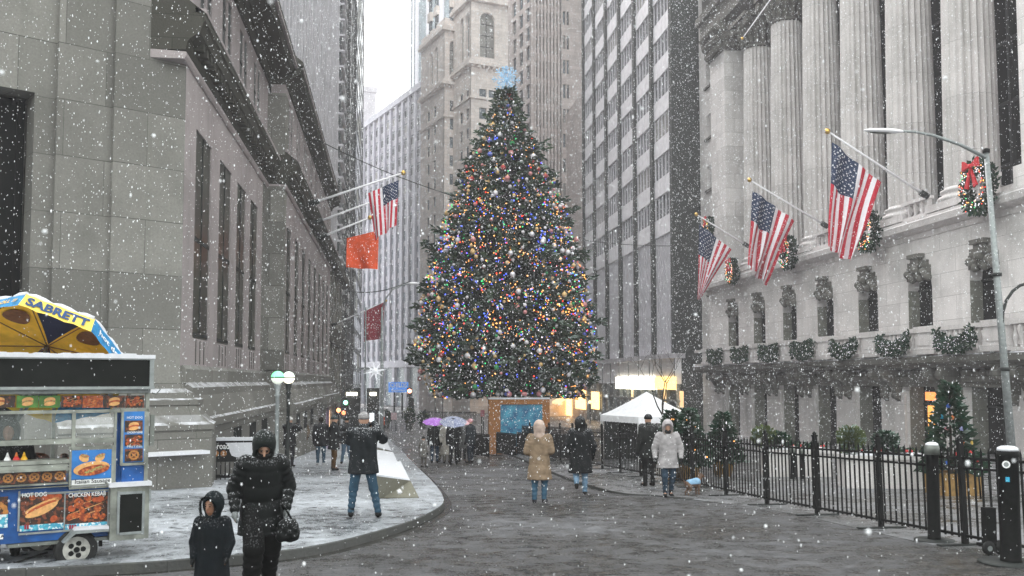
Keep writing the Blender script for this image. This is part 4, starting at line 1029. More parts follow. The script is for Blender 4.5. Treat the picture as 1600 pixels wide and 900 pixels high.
M['navyink']=plain('navy_ink',(.01,.05,.16),.6)
# ================================================================== FOOD CART
W0=onG(118,890); CRZ=radians(25); ce=Vector((cos(CRZ),sin(CRZ),0)); cn_=Vector((-sin(CRZ),cos(CRZ),0))
cart=thing('food_cart','blue and steel street food cart covered with pictures of hot dogs, snow on its roof','food cart',W0,CRZ)
def C(px,py,y=0.):
    p=onPl(px,py,W0+cn_*y,cn_)-W0; return (p.dot(ce),p.z)
def cbox(mb,px0,py0,px1,py1,y0,y1,mi=0,yref=None):
    """box whose front face (at y0) spans the given photo rectangle; sides stay plumb"""
    a=C(px0,py0,y0); b_=C(px1,py1,y0); c=C(px1,py0,y0); d=C(px0,py1,y0)
    xa=(a[0]+d[0])/2; xb=(b_[0]+c[0])/2; zt=(a[1]+c[1])/2; zb=(b_[1]+d[1])/2
    mb.box((xa,y0,zb),(xb,y1,zt),mi); return xa,xb,zb,zt
DP=1.25
L0=C(0,600)[0]-1.3; R0_=C(233,600)[0]; RW=C(228,650)[0]
zT=C(120,556)[1]; zH=C(120,604)[1]; zS0=C(120,639)[1]; zS1=C(120,617)[1]
mb=MB(); mb.box((L0,-.16,zH),(R0_,DP+.1,zT-.03)); hd=mb.build('header_sign_box',M['blackgloss'],cart)
mb=MB(); mb.box((L0,-.19,zH-.035),(R0_+.03,DP+.13,zH)); mb.box((L0,-.19,zT-.045),(R0_+.03,-.15,zT-.02)); mb.box((R0_-.03,-.185,zH),(R0_+.02,-.13,zT-.03)); mb.box((L0,-.1,zH-.08),(R0_-.0,DP,zH-.036)); mb.build('header_frame',M['galv'],cart)
mb=MB()
rr_=random.Random(3); nx=40
for i in range(nx):
    x0=L0+(R0_+.03-L0)*i/nx; x1=L0+(R0_+.03-L0)*(i+1)/nx; h=.035+.02*rr_.random(); mb.box((x0,-.2,zT-.029),(x1+.001*(i%2),DP+.1,zT-.02+h))
mb.build('roof_snow',M['snow'],cart)
fr=MB()
def zz(py,px=120,y=0.): return C(px,py,y)[1]
fr.box((L0,-.03,zS1+.01),(RW+.03,.03,zH-.081)); fr.box((L0,-.03,zS0-.05),(RW+.03,.03,zS0-.01))
for px in (115,): x=C(px,660)[0]; fr.box((x-.02,-.035,zz(735)),(x+.02,.02,zS0-.05))
x=C(231,650)[0]; fr.box((x-.035,-.03,zz(758)),(x+.01,.03,zS1+.1)); fr.box((x-.035,DP-.05,zz(758)),(x+.01,DP,zH-.08)); fr.box((L0,DP-.05,zz(758)),(L0+.05,DP,zH-.08)); fr.box((C(100,650)[0],DP-.04,zz(758)),(C(100,650)[0]+.04,DP,zH-.08))
cbox(fr,0,686,181,694,-.04,.03); cbox(fr,-20,655+33,112,692,.1,.13)
x=C(181,650)[0]; fr.box((x-.02,-.03,zz(758)),(x+.01,.02,zS0-.05)); 
fr.box((L0,-.1,zz(758)),(R0_-.1,DP-.05,zz(757)+.0)) 
cbox(fr,0,720,108,726,-.16,.1); cbox(fr,0,733,108,737,-.19,-.02); cbox(fr,0,756,106,759,-.1,0)
cbox(fr,108,699,112,762,-.05,.0); cbox(fr,174,699,178,762,-.05,.0); cbox(fr,108,697,178,702,-.05,.0); cbox(fr,108,760,178,763,-.05,0)
cbox(fr,189,641,193,727,-.05,0); cbox(fr,225,641,229,727,-.05,0); cbox(fr,189,723,229,727,-.05,0); cbox(fr,189,638,229,643,-.05,0)
fr.build('steel_frame',M['steel'],cart)
mb=MB(); cbox(mb,0,727,106,733,-.15,-.02,0); mb.box((L0,-.03,zz(735)),(C(107,735)[0],DP*.6,zz(735)+.02)); mb.build('counter',M['steel'],cart)
# clear guard glass in front of the serving hatch
gm,gnt,gb=newmat('guard_glass'); gb.inputs['Base Color'].default_value=(.75,.82,.8,1); gb.inputs['Alpha'].default_value=.07; gb.inputs['Roughness'].default_value=.1; gb.inputs['Specular IOR Level'].default_value=.12
mb=MB(); cbox(mb,0,643,112,686,.004,.012); cbox(mb,118,643,179,686,.004,.012); mb.build('serving_window',gm,cart)
# blue body
mb=MB(); zb0=zz(846,60); z1=zz(757,60)
mb.box((L0,.0,zb0),(C(172,800)[0],DP,z1)); cbox(mb,183,643,190,757,.0,.06); cbox(mb,190,727,226,757,-.02,.06); mb.box((C(181,650)[0],.0,z1),(RW-.02,.05,zS0-.05))
mb.build('body',M['bluepaint'],cart)
mb=MB(); cbox(mb,12,845,168,850,-.03,DP); mb.build('chassis',M['steeldark'],cart)
# side cabinet
mb=MB(); xa,xb,zb,zt=cbox(mb,172,760,233,843,-.12,.45,0); 
mb.build('side_cabinet',M['steel'],cart)
mb=MB(); cbox(mb,187,772,222,831,-.135,-.121,0); mb.build('cabinet_door',M['blackgloss'],cart)
mb=MB(); 
for q in ((183,768,187,835),(222,768,226,835),(187,768,222,772),(187,831,222,835)): cbox(mb,*q,-.14,-.121)
mb.box((xb-.005,-.13,zt-.2),(xb+.015,-.09,zt-.05)); mb.build('cabinet_frame',M['galv'],cart)
mb=MB(); mb.box((xa-.02,-.15,zt),(xb+.02,.47,zt+.05)); mb.build('cabinet_snow',M['snow'],cart)
# side bumper step and rope hook
mb=MB(); x=C(233,690)[0]; mb.box((x,-.05,zz(700)),(x+.05,.0,zz(650))); mb.build('side_rail',M['steeldark'],cart); mb=MB(); mb.tube([(x,-.1,zH-.02),(x+.07,-.1,zH+.03),(x+.1,-.1,zH-.04),(x+.05,-.1,zH-.1),(x,-.1,zH-.08)],.007,5); mb.build('rope_hook',M['steeldark'],cart)
# pictures
def EL(mb,cx,cz,a,b_,rot,y,mi,n=20,bend=0,th=.002):
    P=[]
    for k in range(n):
        t=2*pi*k/n; x=a*cos(t); z=b_*sin(t)+bend*(x/a)**2*b_; P.append((cx+x*cos(rot)-z*sin(rot),cz+x*sin(rot)+z*cos(rot)))
    A=[mb.av((p[0],y,p[1])) for p in P]; B=[mb.av((p[0],y+th,p[1])) for p in P]
    mb.fi(A,mi); 
    for k in range(n): mb.fi([A[k],A[(k+1)%n],B[(k+1)%n],B[k]],mi)
PM=[M['darkpic'],M['bun'],M['saus'],M['meat'],M['pretz'],M['bluepic'],M['tealpic'],M['greenpic'],M['white'],M['lettuce']]
def pic(px0,py0,px1,py1,kind,y=-.02,seed=0,label=None):
    mb=MB(); r=random.Random(seed)
    g_={'hot':0,'keb':0,'pret':0,'wrap':5,'green':7,'burger':0,'meat':3}[kind]
    xa,xb,zb,zt=cbox(mb,px0,py0,px1,py1,y,y+.015,g_); w_=xb-xa; h=zt-zb; cx=(xa+xb)/2; cz=(zb+zt)/2; f=y-.003
    if kind=='hot':
        EL(mb,cx+.02*w_,cz+.06*h,w_*.42,h*.16,.42,f,1,bend=.3); EL(mb,cx,cz+.03*h,w_*.36,h*.12,.42,f-.003,2,bend=.2); EL(mb,cx-.0*w_,cz-.06*h,w_*.4,h*.12,.42,f-.006,1,bend=.35)
        for k in range(5): EL(mb,xa+w_*r.uniform(.08,.92),zb+h*r.choice((.15,.85,.9))*1.0,w_*.09,h*.1,r.random(),f,r.choice((3,2)))
    if kind in('keb','meat'):
        for k in range(26): EL(mb,xa+w_*r.uniform(.1,.9),zb+h*r.uniform(.14,.86),w_*r.uniform(.06,.1),h*r.uniform(.07,.12),r.uniform(-1,1),f-.0006*k,r.choice((3,3,2,3)),9)
        for k in range(3): EL(mb,cx,cz+h*(k-1)*.2,w_*.46,h*.012,.3,f-.002,1,6)
    if kind=='pret':
        for k in range(max(1,int(w_/h*1.1))):
            c=xa+w_*(k+.5)/max(1,int(w_/h*1.1)); 
            for j in range(12):
                t=2*pi*j/12; EL(mb,c+h*.32*cos(t),cz+h*.3*sin(t),h*.11,h*.085,t+pi/2,f-.0003*j,4,8)
            EL(mb,c,cz,h*.26,h*.06,.7,f-.005,4,8); EL(mb,c,cz,h*.26,h*.06,-.7,f-.006,4,8)
    if kind=='wrap':
        for s_ in (-1,1):
            EL(mb,cx+s_*w_*.2,zb+h*.72,w_*.13,h*.12,.5*s_,f,1); EL(mb,cx+s_*w_*.2+.01,zb+h*.8,w_*.12,h*.06,.3*s_,f-.003,9)
        EL(mb,cx,zb+h*.36,w_*.46,h*.24,.12,f-.004,1); EL(mb,cx+w_*.05,zb+h*.3,w_*.4,h*.17,.15,f-.007,3); EL(mb,cx+w_*.1,zb+h*.33,w_*.3,h*.06,.3,f-.01,9)
    if kind in('green','burger'):
        n=max(1,int(w_/h/1.3))
        for k in range(n):
            c=xa+w_*(k+.5)/n; EL(mb,c,cz+.12*h,h*.42,h*.24,.15,f,1); EL(mb,c,cz-.02*h,h*.45,h*.14,.15,f-.003,9 if kind=='green' else 2); EL(mb,c,cz-.18*h,h*.42,h*.16,.15,f-.006,1)
    o=mb.build('food_picture',PM,cart,label=label); return xa,xb,zb,zt,o
for i,(a,b_,k) in enumerate(((-60,-30,'green'),(-28,24,'burger'),(26,60,'green'),(61,94,'green'),(96,128,'keb'),(129,161,'meat'),(162,195,'burger'),(196,225,'keb'))): pic(a,618,b_,637,k,-.035,i)
xa,xb,zb,zt,o=pic(112,703,174,748,'wrap',-.052,21,'Italian sausage picture on blue')
mb=MB(); cbox(mb,112,749,174,760,-.054,-.04); mb.build('caption_strip',M['white'],cart); p=C(116,757.5); q=C(171,757); letter('Italian Sausage',M['black'],cart,(p[0],-.057,p[1]),(1,0,0),(0,0,1),q[0]-p[0],None,.012)
mb=MB(); cbox(mb,193,643,225,722,-.052,-.04); mb.build('menu_panel',M['bluepic'],cart)
pic(195,657,223,675,'burger',-.058,31); pic(195,679,223,697,'keb',-.058,32); pic(195,701,223,721,'pret',-.058,33)
for py in (654,677,699):
    p=C(197,py); q=C(221,py); letter(('HOT DOG','CHICKEN KEBAB','PRETZEL')[(py>660)+(py>690)],M['white'],cart,(p[0],-.062,p[1]),(1,0,0),(0,0,1),q[0]-p[0],.028,.01)
pic(-40,737,103,756,'pret',-.09,41)
pic(31,771,100,819,'hot',-.02,51,'large hot dog in a bun'); pic(102,771,168,817,'keb',-.02,52,'chicken kebab pieces'); pic(-30,777,12,826,'pret',-.02,53)
mb=MB(); cbox(mb,31,819,100,828,-.021,-.004); cbox(mb,102,817,168,826,-.021,-.004); cbox(mb,-30,805,12,826,-.045,-.03); mb.build('price_strip',M['tealpic'],cart)
for a,b_,t in ((34,72,'HOT DOG'),(106,164,'CHICKEN KEBAB')):
    p=C(a,776.5); q=C(b_,776.5); letter(t,M['white'],cart,(p[0],-.06,p[1]),(1,0,0),(0,0,1),q[0]-p[0],.05,.012)
mb=MB(); 
for q in ((29,768,170,771),(29,828,170,831),(28,768,31,830),(100,770,102,828),(168,768,171,828)): cbox(mb,*q,-.03,-.005)
mb.build('picture_frame',M['galv'],cart)
mb=MB()
for px in (38,42,108,112,116): cbox(mb,px,820,px+3,827,-.026,-.0215)
mb.build('bottle_prints',M['maroon'],cart)
mb=MB(); cbox(mb,-12,835,5,843,-.01,-.002); mb.build('number_plate',M['white'],cart); p=C(-9,841); letter('43 A',M['black'],cart,(p[0],-.014,p[1]),(1,0,0),(0,0,1),.1,None,.02)
M['rimgrey']=plain('dirty_rim',(.4,.39,.36),.5,.1,.4,12)
def wheel(x,y):
    t=MB(); r=.245; cz=r; t.lathe([(r*.62,-.08),(r*.9,-.095),(r*.98,-.06),(r,0),(r*.98,.06),(r*.9,.095),(r*.62,.08)],(x,y,cz),32,axis='y')
    o=t.build('wheel',M['rubber'],cart)
    q=MB(); q.lathe([(r*.62,-.085),(r*.58,-.06),(r*.45,-.05),(r*.42,-.075),(r*.2,-.08),(r*.16,-.1),(.001,-.1)],(x,y,cz),28,axis='y'); q.build('rim',M['rimgrey'],o)
    h=MB()
    for k in range(5):
        a=2*pi*k/5; h.lathe([(.033,-.086),(.033,-.079)],(x+cos(a)*r*.3,y,cz+sin(a)*r*.3),8,axis='y')
    h.lathe([(.035,-.115),(.035,-.1)],(x,y,cz),10,axis='y'); h.build('wheel_holes',M['black'],o)
wheel(0,.05); wheel(-.28,DP-.1)
mb=MB(); mb.box((-.02,.1,.22),(.02,DP-.15,.26)); mb.box((.3,.3,.2),(.34,.34,.45)); mb.build('axle',M['black'],cart)
mb=MB(); zf=C(120,829,-.15)[1]; xA=C(97,848,-.15); xB=C(115,829,-.15); xC=C(170,826,-.15)
poly=[(xA[0],xA[1]),(xB[0],xB[1]),(xC[0],xC[1]),(xC[0],xC[1]-.03),(xB[0]+.02,xB[1]-.04),(xA[0]+.03,xA[1]-.01)]
mb.prism(poly,'y',-.17,.1); mb.build('fender',M['galv'],cart)
mb=MB(); mb.prism([(xB[0],xB[1]+.001),(xC[0],xC[1]+.001),(xC[0],xC[1]+.03),(xB[0]+.02,xB[1]+.03)],'y',-.17,.1); mb.build('fender_snow',M['snow'],cart)
mb=MB(); mb.tube([C2 for C2 in [(-.3,.1,.22),(-.6,.05,.15),(-.9,.1,.05),(-1.3,.2,.03)]],.012,5); mb.build('cable',M['black'],cart)
# squeeze bottles on the counter (each its own thing)
for i,(px,col,lab) in enumerate(((11,'white','white squeeze bottle on the cart counter, leftmost'),(25,'ored','red squeeze bottle on the cart counter'),(37,'yellow','yellow squeeze bottle on the cart counter, rightmost'))):
    p=C(px,733,.08); wp=W0+ce*p[0]+cn_*.08; z=zz(733,px,.08)+.02
    o=thing('squeeze_bottle',lab,'bottle',(wp.x,wp.y,W0.z+zz(735)+.02),0,'squeeze bottles on the food cart'); b_=MB(); b_.lathe([(.035,0),(.037,.02),(.037,.14),(.02,.17)],(0,0,0),12); b_.build('bottle_body',M[col],o); n_=MB(); n_.lathe([(.022,.17),(.006,.22)],(0,0,0),8); n_.build('nozzle',M['yellow' if col=='yellow' else ('oorange' if col=='ored' else 'white')],o)
for i,(x,w_,h) in enumerate(((.35,.3,.16),(.62,.14,.12))):
    xx=C(70+i*45,690)[0]; wp=W0+ce*xx+cn_*.8; o=thing('serving_tray','dark covered pan inside the cart '+('seen through the wide hatch' if i==0 else 'seen through the small right window'),'pan',(wp.x,wp.y,W0.z+zz(735)+.02),CRZ)
    b_=MB(); b_.box((-w_/2,-.15,0),(w_/2,.15,h*.5)); b_.build('pan_body',M['steeldark'],o); b_=MB(); b_.sph((0,0,h*.5),.13,12,6,sc=(w_/.26,1,.6)); b_.build('food_heap',M['darkpic'],o)
# ------------------------------------------------------------------ UMBRELLA on the cart
Yu=13.1; UC=onY(68,553,Yu); R_u=122*Yu/1450
um=thing('cart_umbrella','yellow and blue lettered umbrella tilted above the food cart, snow on top','umbrella',(UC.x,UC.y,W0.z+zH))
tw_=-Vector((_F[0],_F[1],0)).normalized(); up=Vector((0,0,1)); rr_v=Vector((_R[0],_R[1],0)); be=radians(42)
tv=up*sin(be)+tw_*cos(be); av_=up*cos(be)-tw_*sin(be)
def rim(th,k=1.): return UC+(rr_v*cos(th)+tv*sin(th))*R_u*k
th=[radians(81-45*k) for k in range(8)]; apx=UC+av_*.12
gcol=['navy','yellow','yellow','yellow','navy','yellow','yellow','yellow']
for k in range(8):
    a,b_=rim(th[k]),rim(th[(k+1)%8]); mb=MB(); n=6; 
    # gore with gentle dome: rows from apex to rim
    rows_=[]
    for i in range(n+1):
        f=i/n; h=.3*sin(min(1,1-f)*pi/2)*0+ .18*(1-f*f)
        rows_.append([mb.av((UC.lerp(a.lerp(b_,j/4),f))+av_*(h-.02*sin(pi*j/4)*f)) for j in range(5)])
    for i in range(n):
        for j in range(4): mb.fi([rows_[i][j],rows_[i][j+1],rows_[i+1][j+1],rows_[i+1][j]],0,True)
    mb.build('canopy_panel',M[gcol[k]],um,world=True)
    # valance
    mb=MB(); vb=[]; 
    for j in range(9):
        f=j/8; p=a.lerp(b_,f); q=p-av_*(.25)+((p-UC).normalized())*.05+up*.01*sin(j*2.3); vb.append((mb.av(p),mb.av(p.lerp(q,.5)-up*.0),mb.av(q)))
    for j in range(8):
        for m_ in range(2): mb.fi([vb[j][m_],vb[j+1][m_],vb[j+1][m_+1],vb[j][m_+1]],0,True)
    mb.build('valance',M[('yellowpale','bluecloth')[k%2]],um,world=True)
    a2=a.lerp(b_,.5)
    sb=MB()
    sb.tube([a.lerp(b_,j/8)+up*(.0+.012*((j*5)%3))-(a.lerp(b_,j/8)-UC).normalized()*.03 for j in range(9)],[.028+.006*((j*7)%3) for j in range(9)],8)
    sb.build('rim_snow',M['snow'],um,world=True)
    rb=MB(); rb.tube([apx+av_*.02,a-av_*.01],.008,5); rb.build('rib',M['brown'],um,world=True)
def onval(k,s,f0,f1,g0,g1,mat,bold=.02):
    a,b_=rim(th[k]),rim(th[(k+1)%8]); o_=((a+b_)/2-UC).normalized(); dn=(-av_*.25+o_*.05); u=(b_-a)
    O=a+u*f0+dn*g1+o_*.012; letter(s,mat,um,O,u,-dn,u.length*(f1-f0),dn.length*(g1-g0),bold,world=True)
onval(0,'SABRETT',.05,.95,.2,.86,M['navyink'],.04)
onval(7,"WE'RE ON A ROLL !!!",.0,.93,.36,.66,M['yellow'],.02)
onval(1,'hot dogs',.15,.85,.3,.75,M['white'],.02)
# prints on the inside of the left and right panels
def onplane(px,py): return onPl(px,py,UC-av_*.0,av_)
def inner(k,f,g): a,b_=rim(th[k]),rim(th[(k+1)%8]); return UC.lerp(a.lerp(b_,g),f)+av_*(.18*(1-f*f)-.035)
for (k,f0,g0,sx,sy) in ((7,.62,.5,.26,.09),(1,.66,.38,.2,.1)):
    mb=MB(); P=[]
    for j in range(18):
        t=2*pi*j/18; P.append(inner(k,f0+sy*2*sin(t)*.9,g0+sx*1.2*cos(t)))
    mb.face(P); mb.build('sausage_print',M['brown'],um,world=True)
p0=inner(7,.82,.08); p1_=inner(7,.9,.8); letter('SABRETT',M['brown'],um,p0-tv*.02,(p1_-p0),tv,(p1_-p0).length,.14,.03,world=True,mirror=True)
mb=MB(); mb.tube([apx,apx-av_*.5,UC-av_*.9-up*.2],.02,8); mb.tube([UC-av_*.9-up*.2,(UC.x,UC.y,W0.z+zH+.0)],.02,8); mb.build('pole',M['galv'],um,world=True)
# ================================================================== street furniture
# subway entrance railing and sign
s0=onG(325,750,KH); Ys=s0.y
sub=thing('subway_entrance','black railing of a subway stair with a snow-covered Broad sign panel','subway entrance',s0)
def sb_(px0,py0,px1,py1,y0,y1,mb,mi=0):
    a=onY(px0,py0,Ys+y0); b_=onY(px1,py1,Ys+y0); mb.box((a.x,Ys+y0,b_.z),(b_.x,Ys+y1,a.z),mi)
mb=MB(); sb_(328,689,409,721,0,.12,mb); mb.build('sign_panel',M['blackgloss'],sub,world=True)
mb=MB(); r=random.Random(2)
# crust of snow stuck to the panel
P=[]; 
pts=[(352,692),(407,691),(407,716),(398,715),(388,714),(378,716),(368,714),(362,712),(359,706),(358,700),(356,696)]
A=[mb.av(onY(x,y,Ys-.02)) for x,y in pts]; B=[mb.av(onY(x,y,Ys)) for x,y in pts]; mb.fi(A)
for k in range(len(A)): mb.fi([A[k],A[(k+1)%len(A)],B[(k+1)%len(A)],B[k]])
mb.build('stuck_snow',M['snow'],sub,world=True)
mb=MB(); a=onY(324,684,Ys); b_=onY(416,688,Ys); mb.box((a.x,Ys-.05,b_.z),(b_.x,Ys+.2,a.z)); mb.build('rail_snow',M['snow'],sub,world=True)
mb=MB(); 
sb_(324,689,416,691,-.02,.14,mb)
for px in (325,409): a=onY(px,690,Ys); mb.box((a.x,Ys,s0.z),(a.x+.07,Ys+.1,a.z))
for k in range(12): a=onY(330+k*7,722,Ys); mb.box((a.x,Ys+.03,s0.z),(a.x+.025,Ys+.055,a.z))
sb_(324,742,414,746,0,.08,mb); 
mb.box((onY(325,700,Ys).x,Ys,s0.z),(onY(325,700,Ys).x+.05,Ys+3,s0.z+.06))
for k in range(16):
    xx=onY(325,700,Ys).x; mb.box((xx,Ys+.2*k,s0.z),(xx+.025,Ys+.2*k+.025,s0.z+1.15)); xx=onY(414,700,Ys).x; mb.box((xx,Ys+.2*k,s0.z),(xx+.025,Ys+.2*k+.025,s0.z+1.15))
mb.build('railing',M['black'],sub,world=True)
a=onY(333,702,Ys-.03); b_=onY(358,702,Ys-.03); letter('Broad',M['white'],sub,a,(1,0,0),(0,0,1),(b_.x-a.x),.17,.015,world=True)
for px,t in ((337,'J'),(349.5,'Z')):
    c=onY(px,708.5,Ys-.012); mb=MB(); mb.lathe([(.085,-.008),(.085,.0)],c,20,axis='y'); mb.build('route_bullet',M['obrown'] if 'obrown' in M else M['wood'],sub,world=True)
    letter(t,M['white'],sub,c+Vector((-.03,-.022,-.045)),(1,0,0),(0,0,1),.055,.09,.02,world=True)
mb=MB(); a=onY(334,725,Ys-.06); b_=onY(329,745,Ys-.06); mb.tube([a,b_],.02,6); mb.build('stanchion',M['white'],sub,world=True)
# globe lamps
for i,(px,py,Yg,tp,lab) in enumerate(((434,590,25,'green','globe lamp with bright green top half on a silver post, left of the pair'),(451,590,27.5,'white','globe lamp with cream lower half on a dark post, right one of the pair'))):
    c=onY(px,py,Yg); r=.175; o=thing('globe_lamp',lab,'street lamp',(c.x,Yg,gz(Yg)+KH),0,'pair of globe lamps at the subway stair'); h=c.z-(gz(Yg)+KH)
    mb=MB(); mb.lathe([(.11,0),(.11,.25),(.07,.3),(.055,.35),(.05,h-.5),(.08,h-.45),(.05,h-.4),(.09,h-.2),(.1,h-.17)],(0,0,0),14); mb.build('post',M['galv' if i==0 else 'darkmetal'],o)
    gcol2=[(.12,.95,.35),(.8,.9,.82)][i]
    mb=MB(); mb.lathe([(r*cos(t),h+r*sin(t)) for t in [radians(a) for a in (4,20,40,60,80,89)]],(0,0,0),20); mb.build('globe_top',emis('globe_top_'+tp,gcol2,.55,(.3,.8,.4) if i==0 else None),o)
    mb=MB(); mb.lathe([(r*cos(t),h+r*sin(t)) for t in [radians(a) for a in (-80,-60,-40,-20,-4)]],(0,0,0),20); mb.build('globe_bottom',emis('globe_bottom_'+tp,[(.62,.66,.58),(1,.93,.72)][i],[.35,.9][i]),o)
    mb=MB(); mb.lathe([(r*1.02,h-.012),(r*1.03,h+.012)],(0,0,0),20); mb.build('globe_band',M['black'],o)
# faceted stone blocks along the kerb
def block(label,pA,pB,wd,ht,flip=1):
    """block from near point pA to far point pB (ground)"""
    a,b_=Vector(pA),Vector(pB); d=(b_-a); L=d.length; dn=Vector((d.x,d.y,0)).normalized(); rz=atan2(dn.y,dn.x)-pi/2
    o=thing('stone_block',label,'stone block',a,rz,'faceted stone blocks along the kerb')
    mb=MB(); w2=wd/2
    bot=[(-w2,0,-.1),(w2*1.25,-.05,-.1),(w2*1.2,L,-.1),(-w2,L,-.1)]; sl=gz(b_.y)-gz(a.y)
    top=[(-w2*.9,-.3,ht),(w2*.75,.5,ht*.62),(w2*.8,L,ht*.8+sl),(-w2*.8,L,ht+sl)]
    B=[mb.av((x,y,z+(sl if y>1 else 0))) for x,y,z in bot]; T_=[mb.av(p) for p in top]
    mb.fi(B[::-1]); mb.fi([T_[0],T_[1],T_[2]]); mb.fi([T_[0],T_[2],T_[3]])
    for k in range(4): mb.fi([B[k],B[(k+1)%4],T_[(k+1)%4]]); mb.fi([B[k],T_[(k+1)%4],T_[k]])
    mb.build('block_body',M['blockstone'],o)
    s_=MB(); up_=.035; top2=[(x,y,z+.006) for x,y,z in top]; top3=[(x*.96,y,z+up_) for x,y,z in top]
    A=[s_.av(p) for p in top2]; Bq=[s_.av(p) for p in top3]; s_.fi([Bq[0],Bq[1],Bq[2]]); s_.fi([Bq[0],Bq[2],Bq[3]])
    for k in range(4): s_.fi([A[k],A[(k+1)%4],Bq[(k+1)%4],Bq[k]])
    s_.build('snow_cap',M['snow'],o)
    return o
M['blockstone']=stone('block_bronze_stone',(.2,.19,.15),4,4,snowtop=False,stain=.6,dark=(.08,.075,.05))
M['obrown']=M['wood']
g0=onG(617,779,KH); g1=onG(606,742,KH); g2=onG(600,722,KH); g3=onG(594,705,KH)
block('nearest faceted stone block with snow top and dark triangular end',g0,g0+(g1-g0)*.86,0.9,.5)
block('middle snow-topped stone block between two others',g0+(g1-g0)*.97,g1+(g2-g1)*.8,.8,.5)
block('farthest small stone block with snow, behind the photographing man',g2,g2+(g3-g2)*.8,.8,.6)
# ------------------------------------------------------------------ railing
def fx(y): return 7.0+(30.4-y)*.049
def fh(y): return gz(y)+.07*min(1,max(0,(y-19)/4))+.006
fy=[8.0+2.05*i for i in range(19)]
lens_=2.05
def fpanel():
    o=thing('railing_panel','x','railing',(0,0,0),0,'black railing panels along the street')
    mb=MB(); L=2.05; mb.box((-.02,.05,1.18),(.02,L-.05,1.215)); mb.box((-.02,.05,1.05),(.02,L-.05,1.08)); mb.box((-.02,.05,.12),(.02,L-.05,.155)); mb.build('rails',M['black'],o)
    mb=MB(); n=13
    for k in range(n):
        y=.05+(L-.1)*(k+.5)/n; mb.box((-.011,y-.011,.1),(.011,y+.011,1.3)); mb.lathe([(.014,1.3),(.001,1.36)],(0,y,0),4)
    mb.build('bars',M['black'],o)
    mb=MB(); mb.box((-.035,-.035,0),(.035,.035,1.42)); mb.box((-.045,-.045,1.42),(.045,.045,1.45)); mb.lathe([(.03,1.45),(.04,1.48),(.001,1.52)],(0,0,0),8); mb.build('post',M['black'],o)
    mb=MB(); mb.box((-.4,-.06,.003),(.4,.06,.022)); mb.build('foot_plate',M['darkmetal'],o)
    return o
fp0=fpanel()
for i,y in enumerate(fy[:-1]):
    o=fp0 if i==0 else copy_tree(fp0)
    a=Vector((fx(y),y,fh(y))); b_=Vector((fx(y+2.05),y+2.05,fh(y+2.05)))
    o.location=a; o.rotation_euler=(atan2(b_.z-a.z,2.05),0,atan2(a.x-b_.x,2.05))
    px=int((lambda d:0)(0)); 
    near=['nearest, beyond the big bollard at the right edge','right of the slim bollard with the pale cap','just behind the slim bollard with the pale cap','immediately left of the slim bollard','second to the left of the slim bollard','third to the left of the slim bollard','below the small tree with two yellow lamps','right of the dog in the blue coat','behind the dog in the blue coat','behind the white coat','left of the white coat','in front of the dark figure inside the railing','right of the black hooded coat','behind the black hooded coat','left of the black hooded coat','behind the tan coat','beyond the tan coat, towards the tree','farthest, by the foot of the tree'][i]
    o['label']='black iron railing panel '+near
# bollards
def boll(px,py,top,w_,label,big):
    b_=onG(px,py,.006); h=onY(px,top,b_.y).z-b_.z; r=w_/2*b_.y/1450; o=thing('bollard',label,'bollard',b_)
    mb=MB(); mb.lathe([(r*1.02,0),(r,.03),(r*.96,.06),(r*.96,h-.1),(r*1.04,h-.09),(r*1.04,h-.03),(r*.8,h)],(0,0,.02),24); mb.build('post',M['black'],o)
    mb=MB(); mb.lathe([(r*3.0,0),(r*3.0,.02),(r*1.1,.03)],(0,0,0),24); mb.build('base_plate',M['darkmetal'],o)
    mb=MB(); mb.lathe([(r*1.0,h+.0),(r*.95,h+.035),(r*.6,h+.055),(r*.2,h+.06)],(0,0,.0),16); mb.build('snow_cap',M['snow'],o)
    if big:
        n=Vector((-b_.x,-b_.y,0)).normalized(); s_=Vector((-n.y,n.x,0))
        for (dz,rad,mt,sx) in ((h-.16,.045,'white',-.02),(h-.16,.028,'galv',-.02),(h-.34,.022,'ocyan',-.01)):
            mb=MB(); c=n*(r*1.0+.004+(.002 if rad<.04 else 0))+Vector((0,0,dz))+s_*sx; P=[c+s_*rad*cos(2*pi*k/16)+Vector((0,0,rad*sin(2*pi*k/16))) for k in range(16)] if mt!='ocyan' else [c+s_*a*rad+Vector((0,0,b2*rad*1.3)) for a,b2 in ((-1,-1),(1,-1),(1,1),(-1,1))]
            mb.face(P); Q=[p-n*.012 for p in P]; mb.face(Q[::-1]); 
            for k in range(len(P)): mb.face([P[k],P[(k+1)%len(P)],Q[(k+1)%len(P)],Q[k]])
            mb.build('sticker',M[mt],o)
    else:
        mb=MB(); mb.lathe([(r*1.15,h-.14),(r*1.1,h-.02),(r*.7,h+.03)],(0,0,.02),16); mb.build('cap',M['steeldark'],o)
    return o
boll(1460,845,697,21,'slim black bollard with pale grey cap and round base plate before the railing',False)
boll(1580,880,704,34,'thick black bollard with snow on top and a round white sticker at the right edge',True)
for px,py,tp,w_,lab in ((1240,752,700,10,'short black post behind the railing, left of the pair by the far planter'),(1254,752,702,9,'short black post behind the railing, right of the pair by the far planter')):
    boll(px,py,tp,w_,lab,False)
